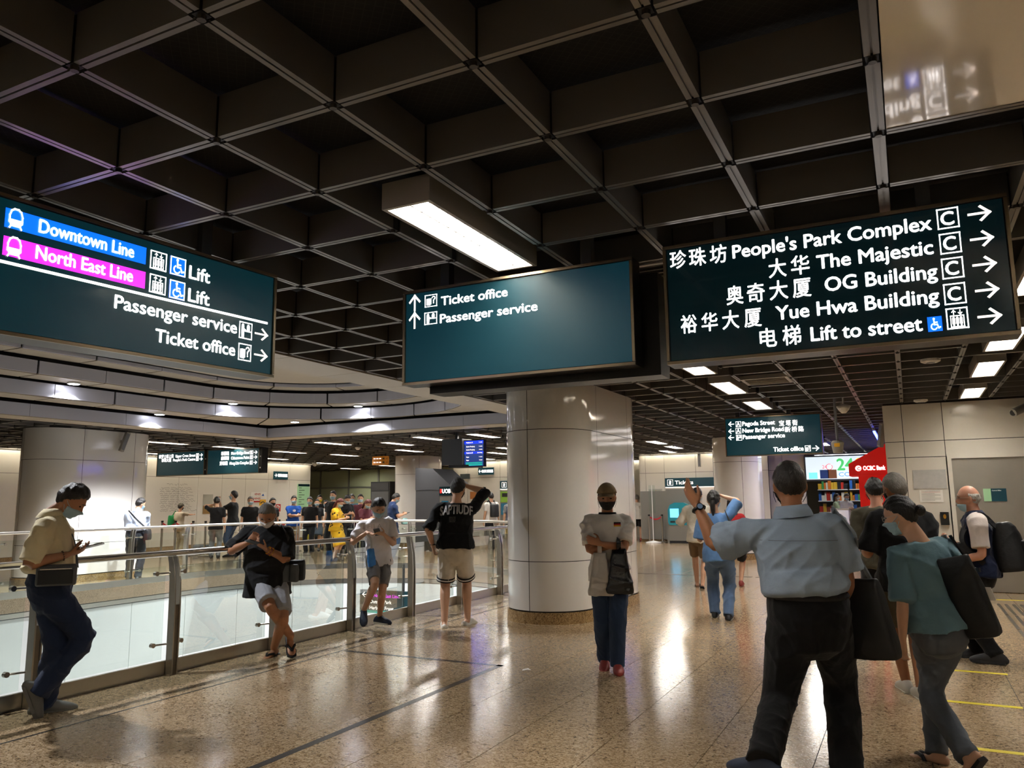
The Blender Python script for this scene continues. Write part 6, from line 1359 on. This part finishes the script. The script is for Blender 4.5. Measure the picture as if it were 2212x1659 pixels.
# ================================================================== fittings and furnishings
def flat_thing(name, label, cat, board, w_, h_, m, th=.012):
    r = empty(name, board.o); bd = Board((0, 0, 0), board.u, board.v); bd.root = r
    M1(m).prism([(0, 0), (w_, 0), (w_, h_), (0, h_)], lambda a, b, t: bd.p(a, b, t), th).build('panel', r); tag(r, label, cat); bd.th = th; return bd
def on_left(x0, y1, x1, y0, lift=.014):       # lower-left and upper-right spots on the far cream wall
    p = at_X(x0, y1, WL + lift); b = Board(p, (0, 1, 0), Z3); u, v = b.uv(x1, y0); return b, u, v
def on_Y(x0, y1, x1, y0, Y): p = at_Y(x0, y1, Y); b = Board(p, (1, 0, 0), Z3); u, v = b.uv(x1, y0); return b, u, v
mat('poster_grey', '#a8a496', .4); mat('poster_brown', '#8a6a3a', .5); mat('notice_red', '#b3241c', .5); mat('notice_yellow', '#e0a81c', .5); mat('notice_white', '#dad6cc', .5); mat('notice_blue', '#2456a0', .5); mat('dir_green', '#8fb58a', .4, emit='#8fb58a', estr=.1); mat('machine_grey', '#8a8781', .3, .6); mat('machine_green', '#7fa83a', .4); mat('machine_teal', '#1a7d8a', .3); mat('screen_cyan', '#5fb8e8', .2, emit='#66bff0', estr=.8); mat('screen_dim', '#14282e', .2, emit='#2c5f70', estr=.3); mat('poster_orange', '#b8743a', .5); mat('poster_warm', '#b89a44', .5); mat('kiosk_grey', '#55565a', .35, .4); mat('plastic_sheet', '#b4b2ae', .12, coat=.5, noise=.15, nscale=14)
# handwriting on the wall: rows of thin strokes
rw = random.Random(5); wr = structure(empty('trim_1', (0, 0, 0))); wr['label'] = 'handwritten text in black on the cream wall'
for i in range(14):
    y = 1047 + (0 if i == 0 else 3.0) + i * 4.2; xa = 360 if i == 0 else 345 + rw.uniform(-1, 3); xb = 397 if i == 0 else 418 + rw.uniform(-8, 4); n = int((xb - xa) * 1.6); pts = []
    b, _, _ = on_left(xa, y, xb, y); L = b.uv(xb, y)[0]; mb = M1('ink'); u = 0
    while u < L - .1:
        wl = rw.uniform(.12, .34); m_ = max(4, int(wl / .022)); prev = None; vs = []
        for j in range(m_ + 1):
            t = u + wl * j / m_; v = rw.uniform(-.012, .03) * (1.5 if i == 0 else 1); vs += [b.p(t, v + .004, .004), b.p(t, v - .004, .004)]
        mb.add(vs, [(2 * j, 2 * j + 1, 2 * j + 3, 2 * j + 2) for j in range(m_)]); u += wl + .05
    mb.build('writing_line', wr)
b, u, v = on_left(437, 1110, 460, 1068); f = flat_thing('wall_notice', 'grey framed notice with a brown foot beside the handwritten wall', 'notice', b, u, v, 'poster_grey'); f.rect(.0, u, .0, v * .42, 'poster_brown', f.root, 'lower_sheet', .016)
b, u, v = on_left(541, 1085, 575, 1063); f = flat_thing('wall_notice', 'white prohibition notice with red symbols above the queue', 'notice', b, u, v, 'notice_white'); f.rect(.0, u * .62, .0, v * .14, 'notice_red', f.root, 'band', .016)
f.shapes([q for x in (.12, .32, .52) for q in (('arc', (x, .36), .08, .03, 0, 360), ('line', [(x - .05, .3), (x + .05, .42)], .03))] + [q for x in (.32, .52) for q in (('arc', (x, .8), .08, .03, 0, 360), ('line', [(x - .05, .74), (x + .05, .86)], .03))], 0, 0, u, v, 'notice_red', f.root, 'symbols', .016)
b, u, v = on_left(562, 1075, 572, 1063); f = flat_thing('wall_notice', 'small blue and white notice beside the prohibition symbols', 'notice', b, u, v, 'notice_white', .02); f.shapes([('poly', [(.2, .3), (.8, .3), (.6, .7), (.3, .5)])], 0, 0, u, v, 'notice_blue', f.root, 'symbol', .024)
b, u, v = on_left(560, 1092, 574, 1079); f = flat_thing('wall_notice', 'yellow and black warning notice behind the heavy man', 'notice', b, u, v, 'notice_yellow', .016); f.shapes([('arc', (.5, .3), .3, .14, 0, 180)], 0, 0, u, v, 'ink', f.root, 'symbol', .02)
for x0, lab in ((595, 'red fire equipment sign beside the woman with a black bob'), (494, 'red fire equipment sign behind the tall man')):
    b, u, v = on_left(x0, 1105, x0 + 11, 1089); f = flat_thing('fire_sign', lab, 'sign', b, u, v, 'notice_red'); f.shapes([('line', [(.2, .3), (.2, .8), (.5, .8)], .12), ('disc', (.65, .65), .14), ('line', [(.6, .4), (.6, .15)], .14)], 0, 0, u, v, 'notice_white', f.root, 'symbol', .016)
b, u, v = on_left(641, 1096, 667, 1046); f = flat_thing('directory_board', 'green station directory board with a dark header', 'board', b, u, v, 'dir_green', .05); f.rect(0, u, v * .9, v, 'sign_dark', f.root, 'header', .053)
for i in range(8): f.rect(u * .06, u * (.3 + .25 * (i % 2)), v * (.82 - .1 * i), v * (.845 - .1 * i), 'ink', f.root, 'print_line', .053)
# barrier posts with red belts
def barrier(x, y, lab, to=None, h=.95):
    p = at_z(x, y); r = empty('barrier_post', p); tag(r, lab, 'barrier'); MB().tube([(0, 0, 0), (0, 0, .02), (0, 0, .05)], [.17, .17, .04], 18, 'steel_dark').build('base', r); MB().tube([(0, 0, .04), (0, 0, h)], .032, 12, 'steel').tube([(0, 0, h), (0, 0, h + .05)], .036, 12, 'black').build('pole', r)
    if to:
        q = at_z(*to) - p; n = q.normalized().cross(Z3) * .003; vs = []
        for i in range(9):
            t = i / 8; z = h + .01 - .10 * math.sin(math.pi * t); c = q * t; c.z = z; vs += [c + n, c - n, c - n - Z3 * .05, c + n - Z3 * .05]
        M1('red_belt').add(vs, [(4 * i + a, 4 * i + (a + 1) % 4, 4 * i + 4 + (a + 1) % 4, 4 * i + 4 + a) for i in range(8) for a in range(4)]).build('belt', r)
    return r
barrier(347, 1198, 'barrier post next to the broad white pillar', (376, 1199)); barrier(376, 1199, 'barrier post left of the woman in a sun hat', (414, 1201)); barrier(414, 1201, 'barrier post right of the woman in a sun hat'); barrier(441, 1202, 'barrier post beside the man holding a phone to his ear')
barrier(601, 1196, 'barrier post below the fire equipment sign', (618, 1193)); barrier(618, 1193, 'barrier post beside the young man in blue', (640, 1190)); barrier(640, 1190, 'barrier post under the green directory board')
barrier(1404, 1172, 'barrier post beside the ticket booth poster', (1432, 1172), .9); barrier(1432, 1172, 'barrier post before the ticket booth panel', None, .9)
r = empty('plastic_stand', at_z(1412, 1173)); tag(r, 'clear plastic queue stand with white base before the ticket booth', 'stand'); MB().tube([(0, 0, 0), (0, 0, .03), (0, 0, .08)], [.26, .26, .03], 18, 'white_paint').build('base', r); MB().tube([(0, 0, .06), (0, 0, 1.95)], .014, 8, 'white_paint').build('pole', r); M1('clear_glass').box(-.11, .11, -.003, .003, 1.0, 1.95).build('sheet', r)
# column loudspeakers on pillars and walls
def loudspeaker(p, n, lab, tilt=.28, L=.42):
    n = Vector(n).normalized(); s = Vector((-n.y, n.x, 0)); up = (Z3 + s * tilt).normalized(); sd = up.cross(n); r = empty('column_speaker', p); tag(r, lab, 'speaker'); M1('lamp_body').obox(n * .10, sd, n, up, .045, .035, L / 2).build('cabinet', r); M1('grey_paint').obox(n * .137, sd, n, up, .035, .003, L / 2 - .03).build('grille', r); M1('lamp_body').obox(n * .035, sd, n, Z3, .02, .04, .03).build('bracket', r)
cd_ = lambda P: Vector((-P.x, -P.y, 0)).normalized()
p = at_X(262, 955, -14.58); loudspeaker(p, (1, 0, 0), 'slanted column loudspeaker on the broad white pillar', .35)
p = at_Y(955, 985, 21.7); loudspeaker(p, (.5, -.8, 0), 'slanted column loudspeaker on the column behind the bank kiosk', -.35, .5)
p = at_X(652, 975, WL + .03); loudspeaker(p, (1, 0, 0), 'column loudspeaker on the cream wall above the green directory board', .05, .5)
p = at_Y(1512, 993, TY - .03); loudspeaker(p, (0, -1, 0), 'column loudspeaker above the Tickets sign of the booth', .0, .5)
p = at_Y(1130, 1000, TY - .03); loudspeaker(p, (.5, -.8, 0), 'column loudspeaker on the wall beside the white column', -.4, .5)
p = at_Y(1915, 940, 15.2); loudspeaker(p, (-.8, -.6, 0), 'column loudspeaker above the red bank kiosk', .3, .42)
# security camera, hanging antenna, small ceiling domes
p = at_Y(2215, 880, RW - .05); r = empty('security_camera', p); tag(r, 'grey tube security camera on the cream wall above the door', 'camera'); q = at_Y(2188, 892, RW - .32) - p; MB().tube([q * 0.05 + V3((.1, .0, .05)), q], .062, 18, 'lamp_body').build('housing', r, smooth=False); d = q.normalized(); MB().tube([q - d * .01, q + d * .004], .045, 16, 'black').build('lens', r); MB().tube([V3((.1, .0, .05)), V3((.12, .05, .05))], .03, 10, 'lamp_body').build('bracket', r)
p = at_Y(1811, 985, 11.5); top_ = at_Y(1806, 860, 11.5); r = empty('ceiling_antenna', p); tag(r, 'beige box on a long ceiling pole in front of the red bank kiosk', 'antenna'); MB().tube([(0, 0, .04), (0, 0, .18), (0, 0, .21)], [.06, .085, .06], 16, 'lamp_body').build('box', r); M1('notice_yellow').box(-.035, .035, -.09, -.084, .12, .17).build('warning_label', r); MB().tube([(0, 0, .2), (0, 0, top_.z - p.z)], .018, 10, 'grey_paint').build('pole', r)
for (x, y, Y, lab) in ((1822, 880, 13.0, 'white dome detector hanging beside the ceiling pole'), (773, 965, 17.5, 'white dome detector on the ceiling beyond the opening'), (680, 1002, 22, 'white dome camera at the end of the cream wall')):
    p = at_Y(x, y, Y); MBd = MB().tube([(0, 0, .05), (0, 0, .02), (0, 0, -.05), (0, 0, -.09)], [.03, .11, .07, .03], 16, 'white_paint'); r = empty('dome_detector', p); MBd.build('dome', r, smooth=True); MB().tube([(0, 0, .04), (0, 0, 3.215 - p.z)], .012, 8, 'white_paint').build('stem', r); tag(r, lab, 'detector')
p = at_Y(1134, 970, 16); r = empty('bullet_camera', p); tag(r, 'small dark bullet camera beside the top of the white column', 'camera'); MB().tube([(0, 0, 0), (-.12, -.18, -.05)], .045, 14, 'dark_grey').build('housing', r); MB().tube([(-.118, -.178, -.049), (-.124, -.187, -.052)], .034, 12, 'black').build('lens', r); MB().tube([(0, 0, 0), (.0, .0, 3.0 - p.z)], .014, 8, 'dark_grey').build('bracket', r)
# bank kiosks
def kiosk(p0, u, prof_top, body_w, depth, m, lab, n_side, accents):
    pass
KY = 15.4; r = empty('bank_kiosk', (-.29, KY, 0)); bd = Board((0, 0, 0), (1, 0, 0), Z3)
M1('red_paint').prism([(-.66, 1.86), (0, 1.86), (0, 2.44), (-.66, 2.08)], lambda a, b, t: bd.p(a, b, -.9 + t), .9).build('canopy', r)
M1('red_paint').prism([(-.51, 0), (0, 0), (0, 1.86), (-.51, 1.86)], lambda a, b, t: bd.p(a, b, -.85 + t), .82).build('cabinet', r)
bd.text('OCBC Bank', -.42, -.06, 1.96, .075, 'lit_white', r, .015, .004); bd.shapes([('disc', (.5, .5), .5)], -.55, 1.945, .10, .10, 'lit_white', r, 'emblem', .004); bd.shapes([('arc', (.62, .45), .24, .16, 40, 330)], -.55, 1.945, .10, .10, 'red_paint', r, 'emblem_mark', .007); bd.shapes([('disc', (.5, .5), .5)], -.30, 1.34, .17, .19, 'white_print', r, 'round_sticker', -.025)
tag(r, 'bright red bank kiosk with sloping canopy beside the cream wall', 'kiosk')
r = empty('bank_kiosk', at_Y(897, 1080, 20.2) * 1.0); r.location.z = 0; bd = Board((0, 0, 0), (1, 0, 0), Z3); Kw = .85
M1('kiosk_grey').prism([(0, 1.83), (.92, 1.83), (1.3, 1.93), (.62, 2.48), (0, 2.52)], lambda a, b, t: bd.p(a, b, -1.2 + t), 1.2).build('canopy', r); M1('kiosk_grey').prism([(0, 0), (.86, 0), (.86, 1.83), (0, 1.83)], lambda a, b, t: bd.p(a, b, -1.15 + t), 1.13).build('cabinet', r)
M1('sign_dark').box(.88, 1.32, -.02, .1, 1.66, 1.92).build('name_panel', r); bd2 = Board((0, -.022, 0), (1, 0, 0), Z3); bd2.text('UOB', .99, 1.28, 1.73, .12, 'lit_white', r, .02, .004); mat('lit_red', '#d02020', .4, emit='#e02418', estr=.9)
for k in range(4): bd2.rect(.91 + .0, .97, 1.73 + .034 * k, 1.75 + .034 * k, 'lit_red', r, 'emblem_bar', .004)
M1('machine_grey').box(.87, 1.25, .02, .6, 0, 1.64).build('machine', r); M1('screen_dim').box(.95, 1.18, .0, .02, 1.25, 1.5).build('screen', r); M1('notice_white').box(.9, 1.2, -.0, .02, .95, 1.2).build('notice', r)
tag(r, 'grey bank kiosk with a sloping canopy beside the far white column', 'kiosk')
p = at_Y(820, 1080, 26.0); r = empty('grey_cabinet', (p.x, 26, 0)); M1('dark_grey').box(-.45, .5, 0, .6, .05, 2.3).build('body', r); M1('grey_paint').box(-.40, .45, -.02, 0, .1, 1.9).build('door', r); M1('kiosk_grey').box(-.4, .45, -.025, 0, 1.95, 2.25).build('header', r); tag(r, 'tall dark grey service cabinet beside the far white column', 'cabinet')
# ticket machines under the signs
p = at_Y(1083, 1100, TY - .35); r = empty('ticket_machine', (p.x, TY - .45, 0)); M1('machine_grey').box(0, .95, 0, .42, 0, 1.86).build('cabinet', r); M1('machine_green').box(.03, .92, -.02, 0, 1.42, 1.82).build('fascia', r); M1('black').box(.1, .78, -.03, -.02, 1.62, 1.76).build('display', r); M1('lit_yellow' if 'lit_yellow' in MATS else (mat('lit_yellow', '#c8e020', .4, emit='#c8f020', estr=.9), 'lit_yellow')[1]).box(.36, .55, -.034, -.03, 1.65, 1.73).build('indicator', r); M1('screen_dim').box(.05, .52, -.025, 0, .95, 1.38).build('screen', r); M1('screen_cyan').box(.3, .66, -.028, -.02, 1.0, 1.3).build('touch_screen', r); M1('steel_dark').box(.7, .9, -.03, 0, .8, 1.3).build('coin_panel', r); M1('black').box(0, .95, -.02, .02, 0, .1).build('toe_kick', r); tag(r, 'green and grey ticket machine under the Tickets sign by the white column', 'ticket machine')
b, u, v = on_Y(1131, 1092, 1146, 1060, TY - .03); f = flat_thing('wall_poster', 'framed yellow and red poster beside the green ticket machine', 'poster', b, .62, v, 'steel', .03); f.rect(.04, .58, .04, v - .04, 'poster_warm', f.root, 'sheet', .034); f.rect(.04, .58, .2, v * .45, 'notice_red', f.root, 'band', .037)
b, u, v = on_Y(1039, 1082, 1060, 1060, TY - .03); f = flat_thing('wall_poster', 'framed pale green map poster between the signs', 'poster', b, u, v, 'white_paint', .03); f.rect(.03, u - .03, .03, v - .03, 'dir_green', f.root, 'sheet', .034); f.shapes([('arc', (.5, .55), .2, .06, 0, 360), ('line', [(.2, .3), (.8, .8)], .04)], 0, 0, u, v, 'notice_red', f.root, 'map_mark', .037)
b, u, v = on_Y(1016, 1078, 1036, 1062, TY - .03); f = flat_thing('wall_poster', 'small orange poster behind the man in a black sweatshirt', 'poster', b, u, v, 'poster_orange', .02)
p = at_Y(1436, 1100, TY - .5); r = empty('ticket_machine', (p.x, TY - .5, 0)); M1('machine_grey').box(0, 1.1, .2, .46, 0, 1.82).build('casing', r); M1('machine_grey').box(.14, .9, -.05, .2, .08, .62).build('pedestal', r); mb = M1('machine_teal'); po = [(.16, .6), (.86, .6), (.9, .7), (.9, 1.1), (.8, 1.28), (.66, 1.35), (.36, 1.35), (.2, 1.28), (.12, 1.1), (.12, .7)]; mb.prism(po, lambda a, b, t: V3((a, .2 - t, b)), .28).build('front', r); M1('screen_cyan').box(.2, .5, -.09, -.075, .85, 1.15).build('screen', r); M1('black').box(.2, .36, -.09, -.075, .68, .74).build('slot', r); M1('white_print').box(.42, .6, -.09, -.075, .7, .73).build('tray', r); M1('black').box(.14, .9, -.04, .2, 0, .08).build('toe_kick', r); tag(r, 'teal-fronted ticket machine in a grey casing left of the man in a white shirt', 'ticket machine')
b, u, v = on_Y(1403, 1096, 1430, 1056, TY - .05); f = flat_thing('wall_poster', 'framed poster with orange print on the ticket booth', 'poster', b, u, v, 'steel', .03); f.rect(.03, u - .03, .03, v - .03, 'poster_grey', f.root, 'sheet', .034); f.rect(.08, u - .08, .1, v * .4, 'poster_orange', f.root, 'band', .037); f.shapes([('poly', [(.3, .6), (.75, .6), (.55, .92)])], 0, 0, u, v, 'poster_orange', f.root, 'picture', .037)
p = at_Y(1387, 1100, TY - .02); M1('machine_grey').box(p.x, p.x + .95, TY - .16, TY - .02, .1, 1.75).build('booth_panel', bpy.data.objects['wall_booth'])
# fittings on the wall with the grey door
b, u, v = on_Y(1974, 1056, 2042, 1014, RW - .016); f = flat_thing('plastic_sleeve', 'empty clear plastic poster sleeve on the cream wall', 'poster sleeve', b, u, v, 'plastic_sheet', .008)
b, u, v = on_Y(1988, 1085, 2036, 1058, RW - .016); f = flat_thing('paper_notice', 'printed white paper notice below the plastic sleeve', 'notice', b, u, v, 'white_print', .004)
for i in range(9): f.rect(u * .08, u * (.9 - .25 * (i % 3 == 2)), v * (.9 - .095 * i), v * (.92 - .095 * i), 'notice_red' if i == 1 else 'grey_print', f.root, 'print_line', .006)
b, u, v = on_Y(2033, 1134, 2049, 1106, RW - .016); f = flat_thing('card_reader', 'small black card reader beside the grey door', 'card reader', b, u, v, 'black', .04); f.shapes([('disc', (.5, .66), .18)], 0, 0, u, v, 'gold', f.root, 'emblem', .043)
b, u, v = on_Y(2126, 1083, 2173, 1055, RW - .034); f = flat_thing('door_sign', 'dark green control office sign on the grey door', 'sign', b, u, v, 'sign_teal', .008); f.rect(0, u * .33, 0, v, 'dir_green', f.root, 'side_field', .011); f.text('Control Office', u * .38, u * .78, v * .8, v * .1, 'white_print', f.root, .01, .012)
# convenience store
r = empty('store_sign', (-2.95, 27.0, 2.05)); bd = Board((0, 0, 0), (1, 0, 0), Z3); mat('store_white', '#dfe8ea', .3, emit='#dff0f2', estr=.4); mat('store_green', '#3fae5a', .4, emit='#3fae5a', estr=.6); mat('store_yellow', '#d8b53a', .4, emit='#d8b53a', estr=.6); mat('store_blue', '#5f8fd0', .4, emit='#5f8fd0', estr=.6); mat('store_pink', '#d05a6a', .4, emit='#d05a6a', estr=.6)
M1('store_white').box(0, 3.0, 0, .12, 0, .72).build('panel', r); M1('dark_grey').box(-.05, 3.05, .02, .14, -.05, .77).build('frame', r)
bd.text('24', .95, 1.42, .28, .36, 'store_green', r, .03, .004); bd.text('SEVEN', 1.5, 2.9, .28, .36, 'store_yellow', r, .03, .004); bd.text('CONVENIENCE', .98, 2.6, .08, .13, 'store_blue', r, .015, .004); bd.text('24', .5, .64, .34, .11, 'store_pink', r, .01, .004); bd.shapes([('arc', (.5, .5), .42, .09, 60, 400)], .6, .28, .22, .22, 'store_pink', r, 'clock_ring', .004)
for u0, m_ in ((.08, 'screen_cyan'), (.42, 'notice_blue'), (.66, 'poster_orange')): bd.rect(u0, u0 + .26, .02, .22 + .08 * (u0 > .3), m_, r, 'picture', .006)
tag(r, 'lit white 24-hour convenience store sign behind the red kiosk', 'sign')
rs = random.Random(9); cols = ['#b03024', '#c8a030', '#2c5fa8', '#3a8a4a', '#d8d0c0', '#7a3a24', '#c06a28', '#202428']
for i, c_ in enumerate(cols): mat('goods_%d' % i, c_, .4)
for k in range(3):
    x0 = -2.95 + k * 1.05; sh = empty('store_shelf', (x0, 30.2, 0)); tag(sh, ('shelf of packets at the store entrance beside the cream wall', 'shelf of packets in the middle of the store', 'shelf of packets behind the red kiosk')[k], 'shelf'); M1('dark_grey').box(0, 1.0, .35, .4, 0, 1.95).build('back_panel', sh)
    for j in range(5): M1('white_paint').box(0, 1.0, 0, .36, .12 + .4 * j, .15 + .4 * j).build('shelf_board', sh)
    mb = MB()
    for j in range(5):
        u = .02
        while u < .92: w_ = rs.uniform(.06, .13); h_ = rs.uniform(.16, .32); mb.box(u, u + w_ - .008, .03 + rs.uniform(0, .04), .3, .152 + .4 * j, .152 + .4 * j + h_, 'goods_%d' % rs.randrange(8)); u += w_
    g = mb.build('packaged_goods', sh); g['kind'] = 'stuff'
r = empty('shop_counter', (-2.2, 26.0, 0)); M1('white_paint').box(0, .5, 0, .5, 0, 1.1).build('body', r); M1('steel').box(-.02, .52, -.02, .52, 1.1, 1.13).build('top', r); tag(r, 'small white counter in front of the convenience store', 'counter')
mat('led_blue', '#2030d0', .4, emit='#3040ff', estr=14.0); r = empty('light_strip', (-.6, 19.0, 2.9)); M1('led_blue').box(-.02, .02, 0, 7.0, 0, .03).build('tube', r); M1('white_paint').box(-.03, .03, 0, 7.0, .03, .06).build('channel', r); tag(r, 'blue light strip under the ceiling toward the convenience store', 'light strip')
mat('shop_light', '#ffffff', .5, emit='#f4f8ff', estr=8.0); r = empty('shop_lamp', (-2.0, 29.5, 2.93)); M1('shop_light').box(-.9, 1.6, 0, .3, 0, .02).build('lens', r); M1('white_paint').box(-.92, 1.62, -.02, .32, .02, .06).build('housing', r); tag(r, 'bright shop lamp over the store shelves', 'ceiling lamp')
# litter
o = M1('white_print').add([(0, 0, .002), (.05, .01, .012), (.07, .04, .004), (.03, .06, .015), (-.01, .03, .006)], [(0, 1, 3), (1, 2, 3), (0, 3, 4)]).build('paper_scrap'); o.location = at_z(1128, 1449); tag(o, 'small white scrap of paper on the granite floor', 'litter')
# doors in the far wall, with round knobs
for i in range(2):
    d_ = structure(empty('door_%d' % (i + 2), (0, 0, 0))); d_['label'] = 'cream service door in the far wall'; y0 = 12.55 + i * .55
    M1('cream_panel').box(WL + .013, WL + .03, y0 - .5 + .5 * i, y0 + .04 + .5 * i, .05, 2.2).build('door_leaf', d_); MB().tube([(WL + .03, y0 - .02 + .02 * i, 1.05), (WL + .08, y0 - .02 + .02 * i, 1.05)], .04, 12, 'steel').build('door_knob', d_)
# lettering, screens and sign faces glow, but only the lamps and line bars are sampled as light sources
for n_, m_ in MATS.items():
    if n_ not in ('lens', 'lens_cool', 'lens_cove', 'led_blue', 'shop_light', 'lit_blue', 'lit_magenta'): m_.cycles.emission_sampling = 'NONE'
bpy.data.scenes.remove(SHOP)
